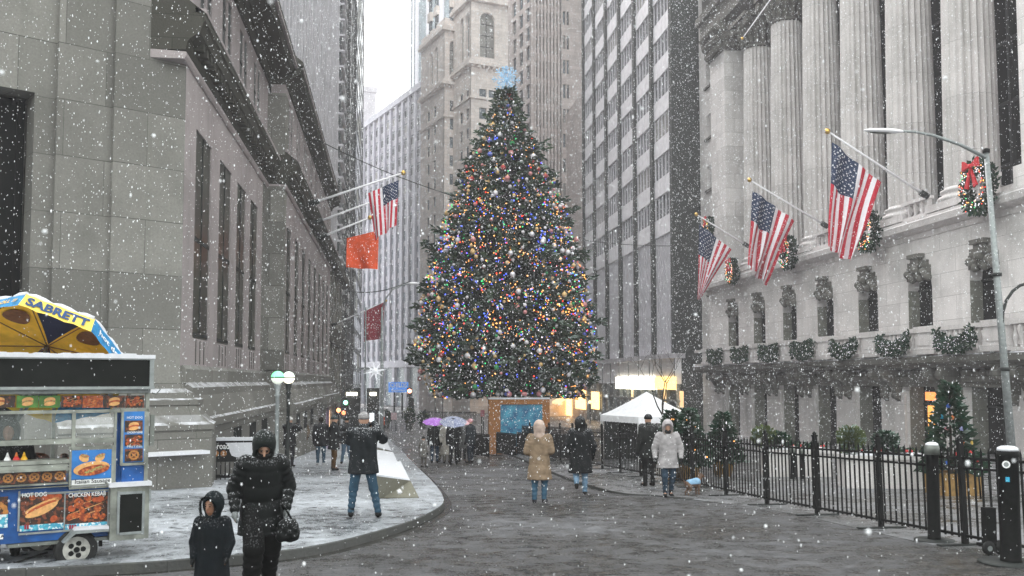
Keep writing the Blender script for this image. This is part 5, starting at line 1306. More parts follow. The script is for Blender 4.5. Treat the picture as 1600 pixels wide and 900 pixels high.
# small wheeled trolley beside the thick bollard
b0=onG(1548,866,.006); o=thing('wheeled_trolley','small black wheeled trolley standing against the railing next to the thick bollard','trolley',b0)
mb=MB(); mb.box((-.08,-.05,.12),(.06,.06,.6)); mb.box((-.13,-.02,.1),(.12,.1,.14)); mb.tube([(-.08,.05,.7),(-.08,.08,1.0),(.06,.08,1.0),(.06,.05,.7)],.012,5); mb.build('frame',M['black'],o)
for x in (-.07,.1):
    w2=MB(); w2.lathe([(.03,-.02),(.085,-.022),(.09,0),(.085,.022),(.03,.02)],(x,-.07,.09),16,axis='y'); q=w2.build('wheel',M['rubber'],o); w3=MB(); w3.lathe([(.035,-.026),(.03,-.02)],(x,-.07,.09),12,axis='y'); w3.build('hub',M['galv'],q)
b0=onG(1425,760,.02); 
# street lamp right
Yl=24.5; base=onY(1581,720,Yl); topp=onY(1541,238,Yl); gzl=gz(Yl)+.02
lamp=thing('street_lamp','tall grey steel street lamp with a long curved arm in front of the giant columns','street lamp',(base.x+.02,Yl,gzl))
b_=Vector((base.x+.05,Yl,gzl)); mb=MB(); mb.tube([b_,b_.lerp(topp,.5),topp],[.12,.095,.07],12); mb.lathe([(.22,0),(.22,.3),(.16,.4)],b_,12); mb.build('pole',M['galv'],lamp,world=True)
ap=[onY(x,y,Yl-.1) for x,y in ((1540,246),(1500,226),(1460,212),(1430,206),(1405,205))]
mb=MB(); mb.tube(ap,[.055,.05,.045,.04,.035],8); mb.build('arm',M['galv'],lamp,world=True)
a,b2=onY(1412,206,Yl-.1),onY(1350,203,Yl-.1); mb=MB(); c=(a+b2)/2; mb.sph(c,.5,14,8,sc=(1.05*(a-b2).length,.3,.14)); mb.build('lamp_head',M['panelwhite'],lamp,world=True)
mb=MB(); mb.sph(c-Vector((.1,0,.045)),.3,12,6,sc=(1.1*(a-b2).length,.3,.13)); mb.build('lens',M['steeldark'],lamp,world=True)
mb=MB(); mb.lathe([(.1,-.02),(.1,.09),(.03,.12)],topp,10); mb.build('pole_cap',M['black'],lamp,world=True)
mb=MB(); cur=[onY(x,y,Yl-.05) for x,y in ((1566,505),(1567,488),(1572,470),(1582,455),(1594,446),(1612,441),(1640,445))]; mb.tube(cur,.045,8); mb.sph(onY(1648,452,Yl-.05),.2,10,6); mb.build('side_bracket',M['darkmetal'],lamp,world=True)
for z in (.33,.62):
    mb=MB(); p=b_.lerp(topp,z); mb.lathe([(.135,-.05),(.135,.05)],p,12); mb.build('strap',M['darkmetal'],lamp,world=True)
# lamp on the left, with snowflake ornament
Yl=46; base=onY(597,650,Yl); t0=onY(597,480,Yl); gl_=gz(Yl)+.0
ll=thing('street_lamp','slender grey street lamp with curved arm left of the tree, carrying a white star ornament','street lamp',(base.x,Yl,gl_))
mb=MB(); mb.tube([(base.x,Yl,gl_),(t0.x,Yl,t0.z)],[.1,.06],8); mb.tube([onY(*q,Yl) for q in ((597,482),(603,466),(614,452),(630,445),(642,443))],.035,6); mb.build('pole',M['galv'],ll,world=True)
mb=MB(); mb.sph(onY(646,443,Yl),.3,10,6,sc=(1,.5,.25)); mb.build('lamp_head',M['panelwhite'],ll,world=True)
mb=MB(); c=onY(586,580,Yl-.3); 
for k in range(8):
    a=2*pi*k/8+.2; d=Vector((cos(a),0,sin(a))); L=.62 if k%2==0 else .45; s_=Vector((-sin(a),0,cos(a))); mb.prism([(0,0),(0,0)],'y',0,0) if False else None
    A=[c+s_*.07,c+d*L,c-s_*.07]; mb.face([p+Vector((0,-.04,0)) for p in A]); mb.face([p+Vector((0,.04,0)) for p in A[::-1]])
    for j in range(3): mb.face([A[j]+Vector((0,-.04,0)),A[(j+1)%3]+Vector((0,-.04,0)),A[(j+1)%3]+Vector((0,.04,0)),A[j]+Vector((0,.04,0))])
mb.sph(c,.14,8,6); mb.tube([c,(t0.x,Yl,c.z)],.02,4); mb.build('star_ornament',emis('star_white',(.95,.97,1),.12,(.8,.8,.85)),ll,world=True)
# thin banner/sign pole with arm left
Yl=60; p=onY(570,650,Yl); o=thing('sign_pole','thin pale pole with a short cross arm left of the star ornament','pole',(p.x,Yl,gz(Yl)+KH)); mb=MB(); q=onY(571,480,Yl); mb.tube([(p.x,Yl,gz(Yl)+KH),(p.x,Yl,q.z)],.05,6); a=onY(556,576,Yl); b_=onY(584,577,Yl); mb.box((a.x,Yl-.05,a.z-.05),(b_.x,Yl+.05,a.z+.08)); mb.build('pole_shaft',M['galv'],o,world=True)
# ------------------------------------------------------------------ flags
def flag(name,label,hp,fp,Yf,kind,group,bump=.25,ncol=26,rot=0,waves=2.6,seed=0):
    if kind=='us': waves={1:1.9,2:2.9,3:2.3}[seed]; bump*={1:.8,2:1.25,3:1.1}[seed]
    """hp: two pixel points of the hoist edge (tip first), fp: matching fly corners; all at depth Yf"""
    H0,H1=onY(*hp[0],Yf),onY(*hp[1],Yf); F0,F1=onY(*fp[0],Yf),onY(*fp[1],Yf)
    o=thing(name,label,'flag',H0,0,group); nv,nu=39,30
    def S(u,v,off=0):
        p=(H0.lerp(H1,v)).lerp(F0.lerp(F1,v),u); w_=bump*(.25+u)*(sin(v*waves*pi*2+u*1.5+seed)+.35*sin(v*11+u*6+seed))
        p=p+Vector((.35*bump*u*sin(v*waves*2*pi+1+seed),w_+off,-.0)); p.z-= .1*sin(pi*v)*(1-u)*0; return p
    mb=MB(); G=[[mb.av(S(i/nu,j/nv)) for j in range(nv+1)] for i in range(nu+1)]
    for i in range(nu):
        for j in range(nv):
            v=(j+.5)/nv; u=(i+.5)/nu; st=int(v*13)
            if kind=='us': mi=2 if (u<.4 and v<7/13) else (0 if st%2==0 else 1)
            else: mi=0
            mb.fi([G[i][j],G[i+1][j],G[i+1][j+1],G[i][j+1]],mi,True)
    ms=[M['flagred'],M['flagwhite'],M['flagblue']] if kind=='us' else [M[kind]]
    c=mb.build('cloth',ms,o,world=True)
    if kind=='us':
        st=MB()
        for ii in range(11):
            for jj in range(9):
                if (ii+jj)%2: continue
                u0=.4*(ii+1)/12; v0=(7/13)*(jj+1)/10; 
                for off in (-.012,.012):
                    P=[]
                    for k in range(10):
                        r_=.013 if k%2==0 else .006; a=2*pi*k/10
                        P.append(S(u0+r_*.75*cos(a),v0+r_*1.5*sin(a),off))
                    cc=S(u0,v0,off); 
                    for k in range(10): st.face([cc,P[k],P[(k+1)%10]])
        st.build('stars',M['flagwhite'],c)
        for v in c.children: v.location=(0,0,0); 
        stt=c.children[0]; 
        l=o.location
        for vv in stt.data.vertices: vv.co=vv.co-Vector(l)
    return o
def pole(label,p0,p1,r,group,wall=None,mat='panelwhite'):
    o=thing('flag_pole',label,'flag pole',p0,0,group); mb=MB(); mb.tube([p0,p1],[r,r*.6],8); mb.build('shaft',M[mat],o,world=True)
    mb=MB(); mb.sph(p1,r*2.0,8,6); mb.build('finial',M['gold'],o,world=True)
    d=(Vector(p1)-Vector(p0)).normalized(); mb=MB(); mb.tube([Vector(p0)-d*.1,Vector(p0)+d*.35],r*2.2,8); mb.build('socket',M['darkmetal'],o,world=True); return o
GP='flag poles on the exchange'; GF='United States flags on the exchange'
for base,tip,hp,fp,lab,pl_,sd_ in (
  ((1168,384),(1088,335),((1093,350),(1143,390)),((1090,468),(1093,468)),'leftmost and smallest stars and stripes of the three on the exchange','short pole of the leftmost flag on the exchange',1),
  ((1291,353),(1171,281),((1177,298),(1242,345)),((1168,414),(1197,446)),'middle stars and stripes of the three on the exchange','pole of the middle flag on the exchange',2),
  ((1447,306),(1293,205),((1300,222),(1376,285)),((1292,386),(1330,411)),'largest stars and stripes, nearest the street lamp on the exchange','longest pole, of the largest flag on the exchange',3)):
    p0=onX(base[0],base[1],24.9); p1=onY(tip[0],tip[1],p0.y); pole(pl_,p0,p1,.07,GP)
    flag('flag',lab,hp,fp,p0.y-.1,'us',GF,.28,seed=sd_)
p0=onX(1232,-40,24.9); p1=onY(1160,60,p0.y); 
pole('thin pole high in front of the first exchange column with no flag in view',p0,p1,.05,GP)
GP2='flag poles on the bank'
for i,(b_,t_,lab) in enumerate((((486,318),(630,270),'top one of the three flag poles on the bank, carrying the stars and stripes'),((493,348),(598,309),'middle one of three flag poles on the bank, half hidden by the stars and stripes'),((500,371),(578,340),'bottom one of the three flag poles on the bank, carrying the orange flag'))):
    p0=onX(b_[0],b_[1],-3.45); p1=onY(t_[0],t_[1],p0.y); pole(lab,p0,p1,.055,GP2)
    if i==0: flag('flag','stars and stripes hanging from the bank on the left side of the street',((623,281),(575,302)),((618,352),(585,376)),p0.y-.05,'us',None,.16,seed=1)
    if i==2: flag('flag','plain orange flag hanging under the stars and stripes on the left',((592,360),(542,372)),((590,421),(542,418)),p0.y-.05,'orange',None,.1,seed=2,waves=1.2)
p=onY(601,472,72); o=flag('flag','dark red flag hanging low in the distance between orange flag and star ornament',((601,472),(569,487)),((599,528),(568,534)),72,'maroon',None,.12,seed=4,waves=1.3)
p0=onX(540,496,-4.4); pole('thin pole of the dark red flag in the distance',onY(520,508,72),onY(603,470,72),.05,None)
# overhead wires
for i,(a,b_,Yw,lab) in enumerate((((470,205),(720,310),48,'thin overhead wire crossing behind the flag on the left'),((540,455),(640,440),46,'thin wire running to the left street lamp arm'),((900,374),(1105,383),70,'thin overhead wire in front of the panelled office block'))):
    p,q=onY(*a,Yw),onY(*b_,Yw); mb=MB(); n=10; mb.tube([p.lerp(q,k/n)+Vector((0,0,-.25*sin(pi*k/n))) for k in range(n+1)],.022,4); tag(mb.build('overhead_wire',M['darkmetal']),lab,'wire')
# ------------------------------------------------------------------ tent
Yt=37.0; pk=onY(1010,612,Yt); ev=onY(1010,649,Yt).z; tb=gz(Yt)+.02
rzt=radians(20); hw=1.36
tent=thing('canopy_tent','white peaked canopy tent with a windowed side wall behind the railing','tent',(pk.x,Yt,tb),rzt)
H1=ev-tb; H2=pk.z-tb
mb=MB(); cor=[(-hw,-hw),(hw,-hw),(hw,hw),(-hw,hw)]; n=6
for k in range(4):
    a,b_=cor[k],cor[(k+1)%4]; G=[]
    for i in range(n+1):
        f=i/n; z=H1+(H2-H1)*(f**1.15); G.append([mb.av(((a[0]*(1-j/4)+b_[0]*j/4)*(1-f),(a[1]*(1-j/4)+b_[1]*j/4)*(1-f),z-.05*sin(pi*j/4)*(1-f))) for j in range(5)])
    for i in range(n):
        for j in range(4): mb.fi([G[i][j],G[i][j+1],G[i+1][j+1],G[i+1][j]],0,True)
    nv=12
    for j in range(nv):
        x0,y0=a[0]+(b_[0]-a[0])*j/nv,a[1]+(b_[1]-a[1])*j/nv; x1,y1=a[0]+(b_[0]-a[0])*(j+1)/nv,a[1]+(b_[1]-a[1])*(j+1)/nv; s_=.02*(j%2)
        mb.face([(x0*(1.005+s_),y0*(1.005+s_),H1-.26),(x1*(1.025-s_),y1*(1.025-s_),H1-.24),(x1,y1,H1+.0),(x0,y0,H1+.0)])
mb.build('canopy',M['whitecloth'],tent)
mb=MB()
for a in cor: mb.box((a[0]*.97-.04,a[1]*.97-.04,0),(a[0]*.97+.04,a[1]*.97+.04,H1))
for a in cor[:2]: mb.tube([(a[0]*.97,a[1]*.97,H1*.55),(a[0]*.4,a[1]*.97,H1-.1)],.025,5)
mb.build('legs',M['white'],tent)
mb=MB(); 
mb.box((hw*.1,-hw*.965,0),(hw*.97,-hw*.95,H1*.42)); mb.box((hw*.1,-hw*.965,H1*.42),(hw*.2,-hw*.95,H1-.2)); mb.box((hw*.87,-hw*.965,H1*.42),(hw*.97,-hw*.95,H1-.2)); mb.box((hw*.2,-hw*.965,H1-.3),(hw*.87,-hw*.95,H1-.2))
for k in range(1,5): x=hw*.2+hw*.67*k/5; mb.box((x-.012,-hw*.962,H1*.42),(x+.012,-hw*.952,H1-.3))
for k in range(1,4): z=H1*.42+(H1*.58-.3)*k/4; mb.box((hw*.2,-hw*.961,z),(hw*.87,-hw*.953,z+.02))
mb.build('side_wall',M['whitecloth'],tent)
mb=MB(); mb.box((hw*.2,-hw*.958,H1*.42),(hw*.87,-hw*.956,H1-.3)); mb.build('side_window',M['glassblue'],tent)
mb=MB(); mb.box((-hw*.9,hw*.9,0),(hw*.9,hw*.94,H1)); mb.build('back_wall',M['darkwall'],tent)
# ------------------------------------------------------------------ timber booth with blue screen under the tree
Yb=46.0; a=onY(764,624,Yb); b_=onY(859,706,Yb); zb_=gz(Yb)
bo=thing('screen_booth','orange timber frame booth with a glowing blue screen under the tree','booth',((a.x+b_.x)/2,Yb,zb_))
mb=MB(); w1_=onY(782,632,Yb); w2_=onY(848,700,Yb)
mb.box((a.x,Yb,zb_),(w1_.x,Yb+.5,a.z)); mb.box((w2_.x,Yb,zb_),(b_.x,Yb+.5,a.z)); mb.box((w1_.x,Yb,w1_.z),(w2_.x,Yb+.5,a.z)); mb.box((w1_.x,Yb,zb_),(w2_.x,Yb+.5,zb_+.35)); mb.build('timber_frame',M['wood'],bo,world=True)
m,nt_,b2=newmat('blue_screen'); tc=N(nt_,'ShaderNodeTexCoord'); n1=N(nt_,'ShaderNodeTexNoise',Scale=2.2,Detail=6.,Roughness=.75); nt_.links.new(tc.outputs['Object'],n1.inputs['Vector'])
r1=ramp(nt_,n1.outputs[0],.35,.72,(.0,.06,.17,1),(.06,.38,.52,1)); nt_.links.new(r1.outputs[0],b2.inputs['Base Color']); nt_.links.new(r1.outputs[0],b2.inputs['Emission Color']); b2.inputs['Emission Strength'].default_value=.04; b2.inputs['Roughness'].default_value=.4; m.cycles.emission_sampling='NONE'
mb=MB(); mb.box((w1_.x,Yb+.1,zb_+.35),(w2_.x,Yb+.16,w1_.z)); mb.build('screen',m,bo,world=True)
mb=MB(); mb.box((a.x-.02,Yb-.03,a.z),(b_.x+.02,Yb+.6,a.z+.08)); mb.build('top_snow',M['snow'],bo,world=True)
bar0=None
for i,(x0,x1,y) in enumerate(((776,806,712),(808,838,713),(840,868,716),(870,898,718),(900,926,720),(735,764,714))):
    a=onG(x0,y,.01); b_=onG(x1,y+2,.01); 
    if bar0 is None or True:
        d=b_-a; L=Vector((d.x,d.y,0)).length; o=thing('crowd_barrier','low black barrier panel with dark mesh '+['below the left of the blue screen','below the right of the blue screen','directly left of the tan coat','behind the tan coat','behind the black hooded coat','left of the orange booth'][i],'barrier',a,atan2(d.y,d.x),'black barriers round the foot of the tree')
        mb=MB(); mb.tube([(0,0,0),(0,0,1.1),(L,0,1.1),(L,0,0)],.03,6); mb.box((-.03,-.3,0),(.03,.3,.03)); mb.box((L-.03,-.3,0),(L+.03,.3,.03)); mb.build('tube_frame',M['black'],o)
        mb=MB(); mb.box((.03,-.01,.12),(L-.03,.01,1.07)); mb.build('mesh_cloth',M['black'],o)
# ring of garden hedge/barrier below crown
# ------------------------------------------------------------------ small distant things
def flatsign(name,label,cat,px0,py0,px1,py1,Y,mat,th=.12,leg=True,group=None):
    a=onY(px0,py0,Y); b_=onY(px1,py1,Y); g_=gz(Y); o=thing(name,label,cat,((a.x+b_.x)/2,Y,g_ if leg else a.z),0,group)
    mb=MB(); mb.box((a.x,Y,b_.z),(b_.x,Y+th,a.z)); mb.build('panel',M[mat] if isinstance(mat,str) else mat,o,world=True)
    if leg:
        mb=MB()
        for x in (a.x+.04,b_.x-.1): mb.box((x,Y+.01,g_),(x+.06,Y+th,b_.z)); 
        mb.build('feet',M['darkmetal'],o,world=True)
    return o,a,b_
o,a,b_=flatsign('notice_board','white notice board with red lower part at the kerb far down the street','sign',592,643,601,664,78,'white')
mb=MB(); mb.box((a.x+.15,77.95,b_.z),(b_.x,77.999,b_.z+(a.z-b_.z)*.6)); mb.build('red_notice',M['orange'],o,world=True)
flatsign('notice_board','pale pink notice board between planters far down the street','sign',611,645,620,656,84,plain('pale_pink_board',(.6,.42,.45)))
flatsign('kiosk','dark upright kiosk far down the street left of the umbrellas','kiosk',638,622,647,646,95,'darkmetal',.6)
M['signblue']=emis('blue_sign_face',(.05,.2,.6),.35,(.05,.18,.5))
o,a,b_=flatsign('shop_sign','blue lit shop sign with white lettering far down the street','sign',607,597,638,613,110,'signblue',.3,False)
c1=onY(609.5,605.5,109.9); letter('CHILDS',M['white'],o,c1,(1,0,0),(0,0,1),1.95,.55,.03,world=True); c1=onY(611,611.5,109.9); letter('restaurant',M['white'],o,c1,(1,0,0),(0,0,1),1.7,.25,.02,world=True)
mb=MB(); mb.box((a.x+.6,110.3,a.z-4.5),(a.x+.8,110.5,a.z)); mb.box((b_.x-.8,110.3,a.z-4.5),(b_.x-.6,110.5,a.z)); mb.build('posts',M['darkmetal'],o,world=True)
for px,py,h,lab in ((640,671,22,'round planter with small evergreen, nearer the kerb'),(661,668,16,'round planter with low shrub just left of the purple umbrella'),(603,668,17,'round planter with dark shrub behind the white and red notice board')):
    b0=onG(px,py+1,.01); s_=b0.y/1450; o=thing('round_planter',lab+', far down the street','planter',b0,0,'round planters far down the street'); R=6.5*s_; mb=MB(); mb.lathe([(R*.7,0),(R*.95,h*.42*s_),(R,h*.5*s_),(R*.85,h*.5*s_)],(0,0,0),14); mb.build('pot',M['steeldark'],o); f=MB(); bush(f,(0,0,h*.45*s_),R*.9,h*1.1*s_,260,random.Random(px),L=.3); f.build('foliage',[M['garland'],M['fol1'],M['leafy']],o)
for (px,py,col,st,lab,Y) in ((540,629,(.15,1,.4),5,'green traffic light glowing far left of the photographing man',70),(529,641,(1,.25,.08),3,'orange red signal glowing behind the two dark coats',66),(557-20,645,(1,.2,.08),1.5,'small dim red signal beside the orange one',66),(640,611,(1,.3,.15),4,'small red lamp on a thin post right of the blue sign',100)):
    c=onY(px,py,Y); o=thing('signal_lamp',lab,'traffic light',(c.x,Y,gz(Y)+KH)); s_=Y/1450
    mb=MB(); mb.box((c.x-4*s_,Y,c.z-9*s_),(c.x+4*s_,Y+.3,c.z+5*s_)); mb.tube([(c.x,Y+.15,gz(Y)),(c.x,Y+.15,c.z-8*s_)],.06,6); mb.build('housing',M['darkmetal'],o,world=True)
    mb=MB(); mb.lathe([(3.2*s_,-.03),(3.0*s_,0)],(c.x,Y,c.z),12,axis='y'); mb.build('lens',emis('lens_%d'%px,col,st),o,world=True)
for i,(x0,x1,y,Y) in enumerate(((541,558,616,90),(578,588,616,90))):
    a=onY(x0,y-3,Y); b_=onY(x1,y+2,Y); o=thing('light_strip','short strip of warm white shop lights far left, '+('wider one' if i==0 else 'narrow one'),'light',((a.x+b_.x)/2,Y,b_.z)); mb=MB(); mb.box((a.x,Y,b_.z),(b_.x,Y+.2,a.z)); mb.build('tube_light',M['warmwhite'],o,world=True); mb=MB(); mb.box((a.x-.3,Y+.2,b_.z-3),(b_.x+.3,Y+.5,a.z+.4)); mb.build('canopy_frame',M['darkmetal'],o,world=True)
for i,(px,py,lab) in enumerate(((680,619,'warm wall lantern on the pale far building, left one'),(692,619,'warm wall lantern on the pale far building, right one'),(922,628,'warm post lantern right of the tree foot'))):
    Y=120 if i<2 else 100; c=onY(px,py,Y); o=thing('lantern',lab,'lamp',(c.x,Y,gz(Y))); mb=MB(); mb.octa(c,.22); mb.build('lantern_light',M['warm'],o,world=True); mb=MB(); mb.tube([(c.x,Y,gz(Y)),(c.x,Y,c.z-.2)],.06,6); mb.build('lamp_post',M['darkmetal'],o,world=True)
# dark iron fence across the foot of the pale far buildings
for i,(x0,x1) in enumerate(((655,700),(702,745))):
    a=onY(x0,643,100); b_=onY(x1,656,100); o=thing('iron_fence','dark iron fence at the foot of the pale far buildings, '+('left' if i==0 else 'right')+' stretch','fence',((a.x+b_.x)/2,100,gz(100))); mb=MB(); n=22
    for k in range(n): x=a.x+(b_.x-a.x)*k/n; mb.box((x,100,gz(100)),(x+.05,100.05,a.z))
    mb.box((a.x,99.98,a.z-.15),(b_.x,100.08,a.z-.08)); mb.box((a.x,99.98,gz(100)+.2),(b_.x,100.08,gz(100)+.27)); mb.build('bars',M['darkmetal'],o,world=True)
o,a,b_=flatsign('pink_sign','small pink sign on a thin post left of the orange booth','sign',751,641,757,651,60,'opink',.06)
# ================================================================== implicit surface mesher for people and the dog
def sd_cone(P,a,b,ra,rb,fn=None):
    a=np.array(a,float); b=np.array(b,float); ab=b-a; L2=max(1e-9,(ab**2).sum()); t=np.clip(((P-a)@ab)/L2,0,1)
    d=np.sqrt(((P-a-t[...,None]*ab)**2).sum(-1)); r=ra+(rb-ra)*t
    if fn is not None: r=r+fn(t)
    return d-r
def sd_ell(P,c,r,R=None):
    Q=P-np.array(c,float)
    if R is not None: Q=Q@R
    r=np.array(r,float); k=np.sqrt(((Q/r)**2).sum(-1)); k2=np.sqrt(((Q/(r*r))**2).sum(-1))+1e-9
    return k*(k-1)/k2
def smin(a,b,k): h=np.clip(.5+.5*(b-a)/k,0,1); return b*(1-h)+a*h-k*h*(1-h)
def surfnet(f,lo,hi,h):
    lo=np.array(lo,float)-h; hi=np.array(hi,float)+h; n=np.ceil((hi-lo)/h).astype(int)+1
    ax=[lo[i]+h*np.arange(n[i]) for i in range(3)]; P=np.stack(np.meshgrid(*ax,indexing='ij'),-1)
    F=f(P); ins=F<0
    c=np.zeros(tuple(n-1),int)
    for dx in(0,1):
        for dy in(0,1):
            for dz in(0,1): c+=ins[dx:n[0]-1+dx,dy:n[1]-1+dy,dz:n[2]-1+dz]
    act=(c>0)&(c<8); idx=-np.ones(act.shape,int); idx[act]=np.arange(act.sum()); I=np.argwhere(act)
    acc=np.zeros((len(I),3)); cnt=np.zeros(len(I)); cor=[(0,0,0),(1,0,0),(0,1,0),(1,1,0),(0,0,1),(1,0,1),(0,1,1),(1,1,1)]
    for a in range(8):
        for b in range(a+1,8):
            A,B=np.array(cor[a]),np.array(cor[b])
            if abs(A-B).sum()!=1: continue
            fa=F[tuple((I+A).T)]; fb=F[tuple((I+B).T)]; m=(fa<0)!=(fb<0); t=np.where(m,fa/(fa-fb+1e-12),0)
            acc+=np.where(m[:,None],A+(B-A)*t[:,None],0); cnt+=m
    V=lo+(I+acc/np.maximum(cnt,1)[:,None])*h
    faces=[]
    for d in range(3):
        e=[0,0,0]; e[d]=1; o1,o2=[k for k in range(3) if k!=d]
        sl=[slice(1,-1)]*3; sl[d]=slice(0,-1); A=ins[tuple(sl)]; sl2=[slice(1,-1)]*3; sl2[d]=slice(1,None); B=ins[tuple(sl2)]
        X=np.argwhere(A!=B); off=np.ones(3,int); off[d]=0; X=X+off
        if len(X)==0: continue
        s=ins[tuple(X.T)]
        def g_(p,q):
            Y=X.copy(); Y[:,o1]-=p; Y[:,o2]-=q; return idx[tuple(Y.T)]
        q=np.stack([g_(1,1),g_(0,1),g_(0,0),g_(1,0)],1); flip=s if d!=1 else ~s
        q=np.where(flip[:,None],q,q[:,::-1]); faces.append(q)
    return V,np.concatenate(faces)
def sdfmesh(name,f,lo,hi,h,mat,parent,label=None):
    V,Fc=surfnet(f,lo,hi,h); me=bpy.data.meshes.new(name); me.from_pydata(V.tolist(),[],Fc.tolist()); me.materials.append(mat)
    me.polygons.foreach_set('use_smooth',[True]*len(me.polygons)); me.update(); o=bpy.data.objects.new(name,me); scene.collection.objects.link(o); o.parent=parent
    if label: o['label']=label
    return o
_cm={}
def cloth(c,rough=.8,snow=.35,sc=40,gloss=.08):
    key=(c,rough,snow)
    if key in _cm: return _cm[key]
    m,nt,b=newmat('fabric_%d'%len(_cm)); b.inputs['Roughness'].default_value=rough; b.inputs['Specular IOR Level'].default_value=gloss
    tc=N(nt,'ShaderNodeTexCoord'); n=N(nt,'ShaderNodeTexNoise',Scale=9.,Detail=4.); nt.links.new(tc.outputs['Object'],n.inputs['Vector'])
    r=ramp(nt,n.outputs[0],.3,.7,c4([x*.7 for x in c]),c4([min(1,x*1.25) for x in c]))
    n2=N(nt,'ShaderNodeTexNoise',Scale=60.,Detail=2.); nt.links.new(tc.outputs['Object'],n2.inputs['Vector']); ge=N(nt,'ShaderNodeNewGeometry'); sp=N(nt,'ShaderNodeSeparateXYZ'); nt.links.new(ge.outputs['Normal'],sp.inputs[0])
    rz=ramp(nt,sp.outputs[2],.1,.95,(0,0,0,1),(1,1,1,1)); rn=ramp(nt,n2.outputs[0],.55,.68); mu=N(nt,'ShaderNodeMath',operation='MULTIPLY'); nt.links.new(rz.outputs[0],mu.inputs[0]); nt.links.new(rn.outputs[0],mu.inputs[1]); m2=N(nt,'ShaderNodeMath',operation='MULTIPLY'); nt.links.new(mu.outputs[0],m2.inputs[0]); m2.inputs[1].default_value=snow*2
    k=mix(nt,m2.outputs[0],r.outputs[0],(.7,.7,.74)); nt.links.new(k,b.inputs['Base Color'])
    bp=N(nt,'ShaderNodeBump',Strength=.3,Distance=.01); nt.links.new(n.outputs[0],bp.inputs['Height']); nt.links.new(bp.outputs[0],b.inputs['Normal'])
    _cm[key]=m; return m
M['skin']=plain('skin',(.45,.26,.18),.55,0,.1,12); M['skinbrown']=plain('brown_skin',(.26,.13,.08),.5,0,.1,12)
BLK=(.007,.008,.008); JEAN=(.045,.085,.14)
